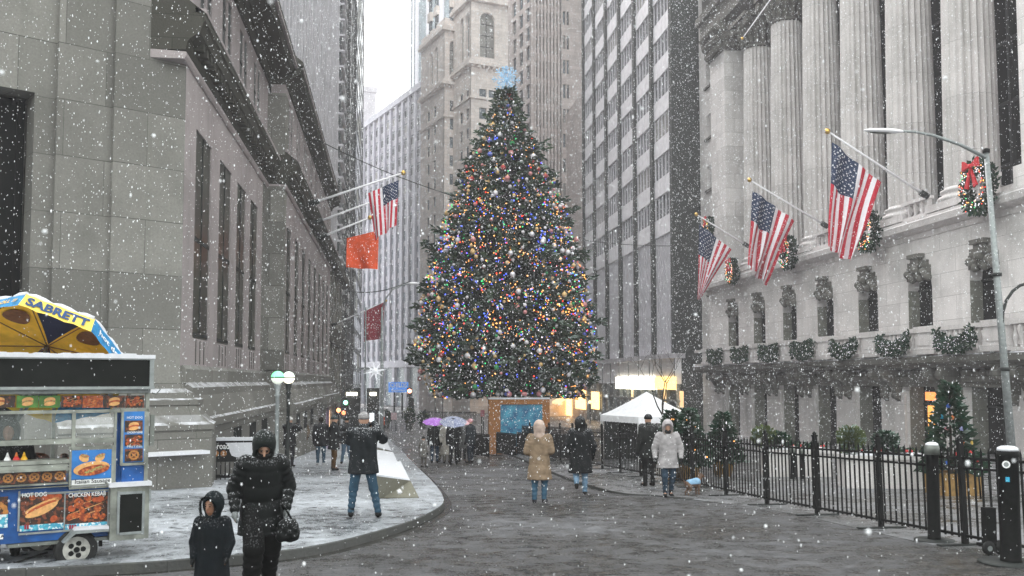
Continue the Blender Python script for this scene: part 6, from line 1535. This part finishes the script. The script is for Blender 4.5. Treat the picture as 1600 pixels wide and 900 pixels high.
def person(label,loc,yaw,H=1.72,h=.022,coat=BLK,trou=JEAN,boot=(.015,.013,.012),hem=.78,puff=0,hood=None,hat=None,hair=None,hairlong=False,
           arms=None,legs=None,bulk=1.,skin='skin',lean=0.,headtilt=0.,headturn=0.,glove=BLK,furcol=None,cuffs=None,wide=0.,group=None,coatrough=.85,scarf=None,snow=.35,handdetail=False,trlong=False,facefine=False,flare=.05,name='person',hs=1.):
    """local frame: +y is the way the person faces. h = surface resolution."""
    o=thing(name,label,'person',loc,yaw,group); s=H/1.75
    S=lambda *p: tuple(x*s for x in p)
    J=dict(pel=(0,0,.95),ch=(0,.0,1.3),nk=(0,0,1.47),hd=(0,.015,1.625),
           shL=(-.185,0,1.42),shR=(.185,0,1.42),elL=(-.25,-.03,1.13),elR=(.25,-.03,1.13),wrL=(-.25,.06,.88),wrR=(.25,.06,.88),
           hiL=(-.09,0,.92),hiR=(.09,0,.92),knL=(-.105,.02,.49),knR=(.105,.02,.49),anL=(-.11,-.01,.09),anR=(.11,-.01,.09))
    for d in (arms,legs):
        if d: J.update(d)
    if lean:
        for k in ('ch','nk','hd','shL','shR','elL','elR','wrL','wrR'):
            x,y,z=J[k]; dz=z-.95; J[k]=(x,y*cos(lean)+dz*sin(lean),.95+dz*cos(lean)-y*sin(lean)*.5)
    if headtilt: x,y,z=J['hd']; J['hd']=(x,y+.07*sin(headtilt),z-.03*abs(sin(headtilt)))
    J={k:np.array(v)*s for k,v in J.items()}
    Rh=np.array(Matrix.Rotation(headturn,3,'Z')@Matrix.Rotation(-headtilt,3,'X'))
    hc=J['hd']; hp=lambda v: hc+Rh@(np.array(v)*s*hs)
    foot={k:(J['an'+k]+np.array((0.02*(1 if k=='R' else -1),.13,-.045))*s) for k in 'LR'}
    if 'ftL' in J: foot['L']=J['ftL']
    if 'ftR' in J: foot['R']=J['ftR']
    def hand(P,side,fine):
        w_=J['wr'+side]; e=J['el'+side]; d=w_-e; d=d/np.linalg.norm(d); 
        dh=d*.75+np.array((0,.25,-.35)); dh/=np.linalg.norm(dh); sx=np.cross(dh,(1,0,0)); sx/=np.linalg.norm(sx)+1e-9
        c=w_+dh*.05*s; f=sd_cone(P,w_,c+dh*.03*s,.026*s,.034*s)
        if fine:
            for i in range(4):
                b0=c+dh*.03*s+sx*(i-1.5)*.019*s; L=(.066,.076,.07,.055)[i]*s; m_=b0+dh*L*.55; t_=m_+(dh*.75+np.array((-.5 if side=='R' else .5,0,-.2)))*L*.5
                f=smin(f,smin(sd_cone(P,b0,m_,.0095*s,.0088*s),sd_cone(P,m_,t_,.0088*s,.0075*s),.004),.006)
            b0=c-dh*.01*s+sx*.03*s; f=smin(f,sd_cone(P,b0,b0+(sx*.7+dh*.7)*.05*s,.012*s,.009*s),.008)
        else:
            for i in range(4): b0=c+dh*.025*s+sx*(i-1.5)*.019*s; f=smin(f,sd_cone(P,b0,b0+dh*(.06,.072,.066,.05)[i]*s,.0095*s,.008*s),.005)
            b0=c+sx*.028*s; f=smin(f,sd_cone(P,b0-dh*.02*s,b0+(sx*.6+dh*.6)*.045*s,.012*s,.009*s),.008)
        return f
    def body(P):
        f=sd_ell(P,J['pel'],np.array((.155,.105,.13))*s)
        f=smin(f,sd_cone(P,J['pel'],J['ch'],.115*s,.125*s),.06*s); f=smin(f,sd_ell(P,J['ch'],np.array((.165,.11,.16))*s),.05*s)
        f=smin(f,sd_cone(P,J['nk']-np.array((0,0,.03))*s,hc,.055*s,.05*s),.03*s)
        hd=sd_ell((P-hc)@Rh/hs+0,np.array((0,0,.02))*s,np.array((.075,.095,.11))*s)
        hd=smin(hd,sd_ell((P-hc)@Rh/hs,np.array((0,.025,-.045))*s,np.array((.055,.065,.075))*s),.03*s)     # jaw
        hd=smin(hd,sd_cone(P,hp((0,.095,.02)),hp((0,.118,-.02)),.009*s,.016*s),.012*s)                # nose
        for sx_ in (-1,1):
            hd=np.maximum(hd,-sd_ell((P-hc)@Rh/hs,np.array((sx_*.03,.105,.018))*s,np.array((.018,.014,.011))*s)+0)
            hd=smin(hd,sd_ell((P-hc)@Rh/hs,np.array((sx_*.03,.088,.018))*s,np.array((.014,.012,.01))*s),.004*s)
            hd=smin(hd,sd_ell((P-hc)@Rh/hs,np.array((sx_*.078,.0,.0))*s,np.array((.012,.022,.032))*s),.01*s)
        hd=smin(hd,sd_ell((P-hc)@Rh/hs,np.array((0,.09,-.05))*s,np.array((.024,.012,.006))*s),.006*s)
        f=smin(f,hd,.02*s)
        for k in 'LR':
            f=smin(f,sd_cone(P,J['sh'+k],J['el'+k],.056*s,.044*s),.05*s); f=smin(f,sd_cone(P,J['el'+k],J['wr'+k],.042*s,.028*s),.02*s); f=smin(f,hand(P,k,False),.01*s)
            f=smin(f,sd_cone(P,J['hi'+k],J['kn'+k],.09*s,.058*s),.04*s); f=smin(f,sd_cone(P,J['kn'+k],J['an'+k],.056*s,.036*s),.03*s); f=smin(f,sd_cone(P,J['an'+k],foot[k],.036*s,.032*s),.02*s)
        return f
    allp=np.array(list(J.values())+list(foot.values())); lo=allp.min(0)-.22*s; hi=allp.max(0)+.24*s
    hb=h if not facefine else .009
    sdfmesh('body',body,lo,hi,min(h,hb*2 if facefine else h),M[skin],o)
    if facefine:      # eyes, brows, mouth as small pieces
        for sx_ in (-1,1):
            mb=MB(); c=hp((sx_*.03,.096,.018)); mb.sph(c,.0115*s,8,6,sc=(1.2,.6,.8)); mb.build('eye',M['voidblack'],o)
            mb=MB(); mb.tube([hp((sx_*.015,.1,.04)),hp((sx_*.033,.103,.044)),hp((sx_*.05,.09,.038))],.005*s,5); mb.build('eyebrow',M['voidblack'],o)
        mb=MB(); mb.tube([hp((-.022,.098,-.05)),hp((0,.106,-.049)),hp((.022,.098,-.05))],[.004*s,.0065*s,.004*s],6); mb.build('mouth',plain('lips',(.3,.1,.08),.5),o)
    # trousers
    legz=hem-.02
    def trousers(P):
        f=None
        for k in 'LR':
            q=smin(sd_cone(P,J['hi'+k],J['kn'+k],(.105+wide)*s,(.075+wide)*s),sd_cone(P,J['kn'+k],J['an'+k]+np.array((0,0,.0 if trlong else .03))*s,(.073+wide)*s,(.055+wide*1.2)*s,lambda t:.006*s*np.sin(t*26)),.03*s)
            f=q if f is None else smin(f,q,.015*s)
        return smin(f,sd_ell(P,J['pel'],np.array((.165,.125,.14))*s),.03*s)
    sdfmesh('trousers',trousers,lo,(hi[0],hi[1],J['pel'][2]+.2*s),h,cloth(trou,.85,.15),o)
    def boots(P):
        f=None
        for k in 'LR':
            q=smin(sd_cone(P,J['an'+k]+(J['kn'+k]-J['an'+k])*.25,J['an'+k],.052*s,.05*s),sd_cone(P,J['an'+k]-np.array((0,.02,.035))*s,foot[k],.046*s,.042*s),.02*s)
            f=q if f is None else np.minimum(f,q)
        if not legs or 'ftL' not in legs and 'ftR' not in legs: f=np.maximum(f,-P[...,2])
        return f
    sdfmesh('boots',boots,(lo[0],lo[1],-.02),(hi[0],hi[1],.62),h,cloth(boot,.6,.1),o)
    # coat
    hz=hem*s
    pf=(lambda fr,am:(lambda t: am*s*(np.abs(np.sin(t*fr))-.5))) if puff else (lambda fr,am:None)
    def coatf(P):
        z=P[...,2]
        w_=.185*bulk*s; d_=.135*bulk*s
        # torso: sheath from shoulders to hem as elliptical column following the spine
        tt=np.clip((z-J['pel'][2])/(J['ch'][2]-J['pel'][2]),-2,1.6); cx=J['pel'][0]+(J['ch'][0]-J['pel'][0])*tt.clip(0,1.4); cyy=J['pel'][1]+(J['ch'][1]-J['pel'][1])*tt.clip(0,1.4)
        fl=np.clip((J['pel'][2]+.05*s-z)/(.6*s),0,1)*flare*s*1.6; br=np.clip((J['ch'][2]-z)/(.35*s),0,1)
        wx=w_+fl; dy=d_+fl
        if puff: 
            rip=(np.abs(np.sin(z/s*puff))-.6)*.022*s; wx=wx+rip; dy=dy+rip
        top=np.clip((z-J['ch'][2])/(.2*s),0,1); wx=wx*(1-.45*top**2); dy=dy*(1-.35*top**2)
        q=np.sqrt(((P[...,0]-cx)/wx)**2+((P[...,1]-cyy)/dy)**2); f=(q-1)*np.minimum(wx,dy)
        f=np.maximum(f,z-(J['nk'][2]+.02*s)); 
        for k in 'LR':
            f=smin(f,sd_cone(P,J['sh'+k],J['el'+k],.085*bulk*s,.07*bulk*s,pf(13,.02)),.05*s); f=smin(f,sd_cone(P,J['el'+k],J['wr'+k],.068*bulk*s,.052*s,pf(11,.018)),.03*s)
        f=np.maximum(f,hz-z) if not cuffs else np.maximum(f,hz-z)
        if hem>1.0: pass
        return f
    zlow=min(hz,J['wrL'][2]-.05,J['wrR'][2]-.05)
    def coat2(P):
        z=P[...,2]; w_=.185*bulk*s; d_=.135*bulk*s
        tt=np.clip((z-J['pel'][2])/(J['ch'][2]-J['pel'][2]),-2,1.6); cx=J['pel'][0]+(J['ch'][0]-J['pel'][0])*tt.clip(0,1.4); cyy=J['pel'][1]+(J['ch'][1]-J['pel'][1])*tt.clip(0,1.4)
        fl=np.clip((J['pel'][2]+.05*s-z)/(.6*s),0,1)*flare*s*1.6; wx=w_+fl; dy=d_+fl
        if puff: rip=(np.sqrt(np.abs(np.sin(z/s*puff+.25*np.sin(P[...,0]*14+P[...,1]*9))))-.7)*.012*s; wx=wx+rip; dy=dy+rip
        else: wx=wx+.006*s*np.sin(P[...,1]*60+z*9); dy=dy+.006*s*np.sin(P[...,0]*50+z*7)
        top=np.clip((z-J['ch'][2])/(.2*s),0,1); wx=wx*(1-.45*top**2); dy=dy*(1-.35*top**2)
        q=np.sqrt(((P[...,0]-cx)/wx)**2+((P[...,1]-cyy)/dy)**2); f=(q-1)*np.minimum(wx,dy)
        f=np.maximum(np.maximum(f,z-(J['nk'][2]+.02*s)),hz-z)
        for k in 'LR':
            a=smin(sd_cone(P,J['sh'+k],J['el'+k],.085*bulk*s,.07*bulk*s,pf(13,.012)),sd_cone(P,J['el'+k],J['wr'+k],.068*bulk*s,.05*s,pf(11,.012)),.02*s); f=smin(f,a,.03*s)
        f=smin(f,sd_cone(P,J['nk'],J['nk']+np.array((0,.0,.05))*s,.085*s,.08*s),.04*s)
        return f
    co=sdfmesh('coat',coat2,(lo[0],lo[1],zlow-.08),hi,h,cloth(coat,coatrough,snow),o)
    # gloves
    def gl(P): return np.minimum(hand(P,'L',True),hand(P,'R',True))-.003
    if glove is not None:
        W_=np.array([J['wrL'],J['wrR']]); 
        for k in 'LR':
            w_=J['wr'+k]; sdfmesh('glove',(lambda P,k=k:hand(P,k,True)-.004*s),w_-.15*s,w_+.15*s,.007 if handdetail else max(.011,h*.5),cloth(glove,.85,.1),o)
    if hood is not None:
        def hf(P):
            Q=(P-hc)@Rh/hs
            f=sd_ell(Q,np.array((0,-.03,.03))*s,np.array((.125,.14,.155))*s); f=smin(f,sd_cone(P,J['nk']+np.array((0,-.02,-.0))*s,hc+np.array((0,-.02,0))*s,.12*s,.11*s),.04*s)
            if puff: f=f-.004*s*np.abs(np.sin(P[...,2]*45/s))
            op=sd_ell(Q,np.array((0,.13,-.01))*s,np.array((.078,.13,.105))*s); return np.maximum(f,-op)
        sdfmesh('hood',hf,hc-.27*s,hc+.25*s,min(h,.014),cloth(hood,coatrough,snow),o)
        if furcol:
            mb=MB(); r=random.Random(1)
            for k in range(220):
                a=2*pi*k/220; p=hp((.088*cos(a),.088+.02*abs(sin(a)),-.0+.118*sin(a))); d=Vector(Rh@np.array((cos(a)*.7+r.uniform(-.4,.4),.6+r.uniform(-.4,.4),sin(a)*.7+r.uniform(-.4,.4)))); spray(mb,Vector(p),d,.05*s*r.uniform(.6,1.2),.008,r,(0,),(1,))
            mb.build('fur_trim',cloth(furcol,.9,.2),o)
    if hat is not None:
        def ht(P):
            Q=(P-hc)@Rh/hs; f=sd_ell(Q,np.array((0,-.008,.055))*s,np.array((.093,.113,.1))*s); f=np.maximum(f,-(Q[...,2]-.03*s)); return smin(f,np.maximum(sd_ell(Q,np.array((0,-.006,.045))*s,np.array((.1,.12,.05))*s),-(Q[...,2]-.02*s)),.01)
        sdfmesh('hat',ht,hc-.2*s,hc+.22*s,min(h,.014),cloth(hat,.9,snow),o)
    if hair is not None:
        def hr(P):
            Q=(P-hc)@Rh/hs; f=sd_ell(Q,np.array((0,-.018,.03))*s,np.array((.087,.1,.108))*s)
            if hairlong: f=smin(f,sd_cone(P,hp((0,-.05,-.02)),J['ch']+np.array((0,-.12,.05))*s,.075*s,.06*s),.03*s)
            return np.maximum(f,-sd_ell(Q,np.array((0,.12,-.03))*s,np.array((.07,.1,.1))*s))
        sdfmesh('hair',hr,(lo[0],lo[1],J['ch'][2]-.1),hi,min(h,.016),cloth(hair,.6,.2),o)
    if scarf is not None:
        sdfmesh('scarf',lambda P:smin(sd_ell(P,J['nk']+np.array((0,.02,.02))*s,np.array((.11,.11,.055))*s),sd_ell((P-hc)@Rh/hs,np.array((0,.05,-.06))*s,np.array((.075,.07,.04))*s),.03*s),hc-.3*s,hc+.2*s,min(h,.016),cloth(scarf,.9,.2),o)
    return o,J
def PG(px,py,h=KH): return onG(px,py,h)
FACE=pi          # yaw that turns +y (forward) towards the camera
# foreground woman and child -------------------------------------------------
wl_=PG(407,905,.0); wl_=Vector((wl_.x*10.2/wl_.y,10.2,gz(10.2))); 
o,J=person('person in black puffer coat with bowed hooded head and round bag, largest in the foreground',(wl_.x,wl_.y,gz(wl_.y)),FACE+.25,1.66,.013,coat=(.007,.008,.008),trou=(.007,.007,.007),hem=.62,puff=19,hood=(.012,.015,.014),arms=dict(elR=(.3,-.02,1.14),wrR=(.3,.12,.93),elL=(-.3,-.06,1.14),wrL=(-.26,.1,.92),),legs=dict(knR=(.1,.2,.5),anR=(.11,.1,.11),anL=(-.1,-.2,.1)),bulk=1.2,lean=.12,headtilt=.75,headturn=-.1,glove=(.16,.17,.17),wide=.035,coatrough=.45,scarf=(.012,.012,.012),handdetail=True,facefine=True,snow=.45,flare=.04,skin='skin')
oc,Jc=person('small child in a dark hooded coat held close at the left of the foreground person',(PG(334,905).x*.84-.1,9.0,gz(9.0)),FACE-.15,1.04,.012,coat=(.007,.009,.011),trou=(.007,.007,.007),hem=.4,puff=0,hood=(.008,.012,.014),furcol=(.012,.014,.014),arms=dict(elR=(.27,0,1.12),wrR=(.26,.1,.9),elL=(-.27,.0,1.12),wrL=(-.27,.1,.92),hd=(0,.02,1.68)),bulk=1.32,hs=1.28,headturn=-.25,headtilt=.1,skin='skinbrown',facefine=True,wide=.03,flare=.03,snow=.12)
# round bag on her arm
bc=onY(450,828,wl_.y-.12); bg_=thing('shoulder_bag','round black bag hanging at the side of the foreground person','bag',bc); sdfmesh('pouch',lambda P:np.sqrt((np.maximum(np.abs(P)-np.array((.04,.02,.045))-P[...,2:3]*np.array((-.15,-.1,0)),0)**2).sum(-1))-.075+.006*np.sin(P[...,2]*70)*np.sin(P[...,0]*60),(-.2,-.15,-.2),(.2,.15,.2),.011,cloth(BLK,.6,.5),bg_); mb=MB(); mb.tube([(-.06,0,.09),(-.07,0,.2),(-.08,.02,.3),(-.02,.03,.2),(.04,0,.1)],.012,6); mb.build('strap',cloth(BLK,.6,.2),bg_)
# photographing man -------------------------------------------------------------
p=PG(567,809); o,J=person('man in black jacket, jeans and grey knit cap raising a phone, seen from behind',p,-.05,1.76,.016,coat=(.012,.014,.016),trou=(.03,.065,.1),hem=.74,hat=(.2,.19,.19),arms=dict(elR=(.31,.2,1.3),wrR=(.15,.34,1.56),elL=(-.24,.24,1.27),wrL=(.04,.36,1.54)),legs=dict(hiL=(-.1,0,.92),knL=(-.16,0,.5),anL=(-.2,.02,.09),knR=(.17,.02,.5),anR=(.25,-.02,.09)),bulk=1.22,glove=(.25,.14,.1),boot=(.01,.01,.01),snow=.7)
c=Vector((.11,.36,1.67)); R_=Matrix.Rotation(-.05,3,'Z'); ph=thing('phone','phone held up by the man in the grey knit cap','phone',p+R_@c,-.05); mb=MB(); mb.box((-.04,-.006,-.08),(.04,.006,.08)); mb.build('casing',M['white'],ph); mb=MB(); mb.box((-.036,-.009,-.074),(.036,-.0065,.074)); mb.build('display',emis('phone_display',(.6,.65,.7),.5),ph)
# tan coat ------------------------------------------------------------------------
p=PG(843,787,0); o,J=person('person in long tan quilted coat with cream hood, left of the black hooded coat',p,radians(150)-pi+.2,1.7,.016,coat=(.21,.15,.1),trou=(.04,.09,.14),hem=.52,puff=15,hood=(.42,.32,.27),arms=dict(elL=(-.27,-.04,1.12),wrL=(-.17,.17,1.03),elR=(.26,-.02,1.14),wrR=(.1,.23,1.05)),legs=dict(knR=(.1,.08,.5),anR=(.1,.0,.1),anL=(-.1,-.05,.09)),bulk=1.16,glove=(.4,.25,.2),scarf=(.02,.02,.02),snow=.2,flare=.05,boot=(.02,.02,.025))
# black long coat walking away ------------------------------------------------------
p=PG(907,773,0); o,J=person('person in long black hooded coat walking away with one pale-jeaned leg kicked up behind',p,-.15,1.78,.016,coat=(.01,.011,.012),trou=(.14,.23,.33),hem=.5,hood=(.012,.012,.012),arms=dict(elL=(-.3,-.02,1.13),wrL=(-.24,.12,.98),elR=(.3,-.03,1.12),wrR=(.3,.1,.9)),legs=dict(knL=(-.1,.06,.5),anL=(-.1,-.26,.3),ftL=(-.1,-.3,.2),knR=(.1,.02,.5),anR=(.1,-.02,.09)),bulk=1.18,hair=(.01,.01,.01),snow=.5,trlong=True)
# white coat with dog -----------------------------------------------------------------
pw=PG(1044,777,0); o,J=person('person in white quilted coat with raised hood and dark scarf walking a small dog',pw,FACE-.2,1.7,.015,coat=(.33,.31,.315),trou=(.03,.05,.075),hem=.68,puff=17,hood=(.38,.35,.36),furcol=(.35,.3,.28),arms=dict(elL=(-.3,-.02,1.13),wrL=(-.3,.06,.93),elR=(.3,-.02,1.13),wrR=(.3,.06,.93)),legs=dict(knR=(.08,.1,.5),anR=(.07,.05,.1),anL=(-.07,-.1,.09)),bulk=1.14,glove=(.015,.015,.015),headtilt=.4,scarf=(.02,.02,.02),snow=.2,boot=(.015,.015,.015),flare=.06)
# dog
pd=PG(1083,775,0); dg=thing('dog','small brown dog in a pale blue coat beside the person in the white coat','dog',pd,radians(-70))
def dogf(P):
    f=sd_cone(P,(0,-.15,.27),(0,.12,.29),.075,.088); f=smin(f,sd_cone(P,(0,.14,.31),(0,.21,.42),.055,.045),.04)
    f=smin(f,sd_ell(P,(0,.23,.45),(.05,.06,.05)),.02); f=smin(f,sd_cone(P,(0,.27,.435),(0,.33,.42),.028,.018),.02)
    for sx in (-1,1):
        f=smin(f,sd_cone(P,(sx*.035,.21,.49),(sx*.05,.2,.53),.018,.006),.008)
        f=smin(f,sd_cone(P,(sx*.05,.13,.25),(sx*.05,.12,.13),.036,.02),.02); f=smin(f,sd_cone(P,(sx*.05,.12,.13),(sx*.05,.13,.02),.019,.017),.01); f=smin(f,sd_cone(P,(sx*.05,.13,.018),(sx*.05,.155,.015),.018,.014),.008)
        f=smin(f,sd_cone(P,(sx*.05,-.14,.25),(sx*.055,-.1,.16),.045,.028),.02); f=smin(f,sd_cone(P,(sx*.055,-.1,.16),(sx*.055,-.18,.09),.026,.016),.01); f=smin(f,sd_cone(P,(sx*.055,-.18,.09),(sx*.055,-.165,.02),.016,.015),.01); f=smin(f,sd_cone(P,(sx*.055,-.165,.016),(sx*.055,-.135,.014),.016,.013),.008)
    return smin(f,sd_cone(P,(0,-.21,.3),(0,-.29,.4),.02,.009),.02)
sdfmesh('body',dogf,(-.15,-.35,-.01),(.15,.4,.58),.011,plain('brown_dog_fur',(.15,.09,.06),.9,0,.4,30),dg)
sdfmesh('dog_coat',lambda P:np.maximum(sd_cone(P,(0,-.1,.29),(0,.1,.31),.088,.1),-(P[...,2]-.27)),(-.15,-.3,.18),(.15,.3,.45),.011,cloth((.25,.42,.6),.8,.2),dg)
a=Vector(pw)+Matrix.Rotation(FACE-.2,3,'Z')@Vector((-.3*.97,.1,.85)); b_=Vector(pd)+Vector((.0,-.0,.38)); mb=MB(); mb.tube([a,a.lerp(b_,.5)-Vector((0,0,.08)),b_],.006,5); tag(mb.build('leash',M['black']),'thin dark dog leash between the white coat and the dog','leash')
# person inside railing
p=PG(1014,760,.07); person('dark clothed person standing inside the railing left of the white coat, under the tent edge',p,.3,1.78,.022,coat=(.015,.016,.015),trou=(.015,.015,.015),hem=.7,hat=(.012,.012,.012),bulk=1.1)
# pavement group on the left
person('person in black coat and blue jeans standing on the pavement, left of the brown-trousered one',PG(501,727),.2,1.72,.024,coat=(.012,.012,.014),trou=(.03,.06,.09),hem=.7,hair=(.02,.015,.012),bulk=1.15,boot=(.4,.4,.4))
person('person in dark coat and brown trousers standing sideways on the pavement',PG(521,735),-pi/2+.2,1.75,.022,coat=(.013,.014,.015),trou=(.09,.05,.022),hem=.68,hat=(.03,.04,.04),bulk=1.15,arms=dict(elL=(-.22,.12,1.14),wrL=(-.14,.3,1.2),elR=(.22,.12,1.14),wrR=(.14,.3,1.2)))
person('person in dark jacket and blue jeans half hidden behind the photographing man',PG(541,725),.1,1.7,.026,coat=(.02,.02,.022),trou=(.07,.11,.16),hem=.76,hat=(.02,.02,.02),legs=dict(anL=(-.17,0,.09),anR=(.16,0,.09)))
person('person with orange hood and tan coat by the lit shopfront',PG(474,708),FACE,1.6,.026,coat=(.14,.1,.07),trou=(.4,.33,.26),hem=.7,hood=(.45,.18,.05),bulk=1.15)
person('person in black with pale cap raising a camera beside the globe lamps',PG(452,730),-.4,1.72,.024,coat=(.015,.015,.016),trou=(.015,.015,.018),hem=.74,hat=(.5,.48,.47),arms=dict(elR=(.3,.2,1.35),wrR=(.16,.32,1.5),elL=(-.2,.25,1.3),wrL=(.0,.35,1.5)),bulk=1.2)
# umbrella group in the road
person('small child in patterned snowsuit at the left of the umbrella group',PG(661,731,0),-.9,1.12,.024,coat=(.16,.15,.14),trou=(.12,.11,.1),hem=.6,hat=(.02,.02,.02),bulk=1.2,legs=dict(knR=(.1,.1,.5),anR=(.1,.12,.09)))
PU=[(679,724,'person in black under the purple umbrella',BLK,(.02,.04,.07),0,.72,'none'),
    (691,722,'person in olive coat between the two umbrellas',(.09,.075,.05),(.1,.08,.05),2.9,.5,'hair'),
    (698,724,'person in pale checked long coat left of the grey umbrella holder',(.3,.28,.25),(.2,.19,.17),3.3,.35,'hair'),
    (709,727,'person in black with bare black legs under the grey blue umbrella',BLK,(.015,.015,.017),.1,.8,'none'),
    (722,722,'person in grey coat right of the grey blue umbrella',(.11,.11,.11),(.03,.03,.03),3.0,.6,'pink'),
    (735,724,'person in dark coat with pink hat at the right end of the umbrella group',(.02,.025,.03),(.02,.025,.035),.9,.75,'pink')]
for (px,py,lab,ct,tr,yw,hm,hd_) in PU:
    kw={}
    if hd_=='hair': kw['hair']=(.03,.02,.015)
    if hd_=='pink': kw['hat']=(.6,.3,.33)
    if hd_=='none': kw['hood']=ct; kw['arms']=dict(elR=(.25,.12,1.2),wrR=(.1,.25,1.35))
    person(lab,PG(px,py,0),yw,1.7 if hm<.75 else 1.74,.03,coat=ct,trou=tr,hem=hm,group=None,bulk=1.12,**kw)
def umb(label,px,py,Y,R,col,rim2,hand=None,tilt=.25):
    c=onY(px,py,Y); o=thing('umbrella',label,'umbrella',c); mb=MB(); n=8; rows_=[]
    for i in range(7):
        f=i/6; z=.3*R*2*(1-f*f)*.55; ring=[]
        for k in range(24):
            a=2*pi*k/24; rr=R*f*(1-.05*abs(sin(a*4))*f); x,y=rr*cos(a),rr*sin(a); zz_=z+.04*abs(sin(a*4))*f*R
            ring.append(mb.av((x+tilt*zz_*.3,y*cos(tilt)-zz_*sin(tilt)*-1,zz_*cos(tilt)-y*sin(tilt)*-1)))
        rows_.append(ring)
    for i in range(6):
        for k in range(24): mb.fi([rows_[i][k],rows_[i][(k+1)%24],rows_[i+1][(k+1)%24],rows_[i+1][k]],0 if (k//3)%2 else rim2,True)
    mb.build('canopy',col,o); mb=MB(); mb.tube([(0,0,.3*R),(0,0,-.75)],.012,5); mb.tube([(0,0,-.75),(0,.02,-.85),(.04,.02,-.86)],.018,5); mb.build('shaft',M['darkmetal'],o); 
    mb=MB()
    for k in range(8): a=2*pi*(k*3)/24; mb.tube([(0,0,.3*R),(R*.97*cos(a),R*.97*sin(a)*cos(tilt),R*sin(a)*sin(tilt))],.006,4)
    mb.build('ribs',M['darkmetal'],o)
umb('purple umbrella over a person in black',679,660,35.2,.46,[plain('purple_cloth',(.36,.12,.55),.6,0,.12),plain('violet_cloth',(.42,.16,.6),.6,0,.1)],1)
umb('grey blue patterned umbrella, largest of the group in the road',708,660,34.6,.52,[fmat('patterned_grey_cloth',(.3,.32,.42),(.16,.18,.28),14,.6,(.45,.45,.52)),fmat('patterned_blue_cloth',(.24,.27,.4),(.14,.16,.28),14,.6,(.42,.44,.55))],1,tilt=.35)
umb('small pale pink umbrella edge behind the grey blue one',722,661,37,.33,[plain('pink_cloth',(.65,.4,.43),.6),plain('pink_cloth_b',(.6,.34,.38),.6)],1)
# vendor inside/behind the cart
vp=onY(13,700,12.3); person('food vendor in dark clothes standing inside the cart at the left edge',(vp.x,vp.y,gz(vp.y)+.0),FACE+.3,1.78,.022,coat=(.012,.013,.013),trou=(.012,.012,.012),hem=.75,hood=(.012,.012,.012),bulk=1.15,skin='skinbrown')
# ================================================================== falling snow (too many to count)
fl=MB(); rs=random.Random(99)
def flake(p,r):
    if r/(p-Vector((0,0,EYE))).length>.0013: fl.sph(p,r,7,5,sc=(rs.uniform(.8,1.2),rs.uniform(.8,1.2),rs.uniform(.8,1.5))); return
    fl.octa(p,(r*rs.uniform(.7,1.1),r*rs.uniform(.7,1.1),r*rs.uniform(.9,2.3)))
V=[];F_=[]
def air(n,lo,hi,r0,r1,pw=2.):
    for i in range(n):
        p=Vector([rs.uniform(lo[k],hi[k]) for k in range(3)])
        if p.z<gz(p.y)+.05 or (p-Vector((0,0,EYE))).length<1.3: continue
        flake(p,r0+(r1-r0)*rs.random()**pw)
air(20000,(-8,1.3,-1),(8,16,7.5),.0024,.0058,2.6)
air(105000,(-18,12,-1.5),(22,40,19),.0055,.0125,2.2)
air(36000,(-20,38,-2.5),(26,75,32),.014,.027)
so_=fl.build('falling_snow',M['flake'] if 'flake' in M else M['snow']); so_['kind']='stuff'
so_['label']='snowflakes falling everywhere through the air of the street'; so_['category']='snow'
# ------------------------------------------------------------------ haze
hz_=MB(); hz_.box((-140,-70,-20),(140,368,120)); 
hm=bpy.data.materials.new('haze'); hm.use_nodes=True; hn=hm.node_tree; hn.nodes.remove(hn.nodes['Principled BSDF']); pv_=hn.nodes.new('ShaderNodeVolumePrincipled'); pv_.inputs['Color'].default_value=(.97,.93,.97,1); pv_.inputs['Density'].default_value=.0011; pv_.inputs['Anisotropy'].default_value=0
hn.links.new(pv_.outputs[0],hn.nodes['Material Output'].inputs['Volume'])
ho=hz_.build('haze',hm); ho['kind']='stuff'; ho['label']='pale snowy haze filling the street'; ho['category']='haze'
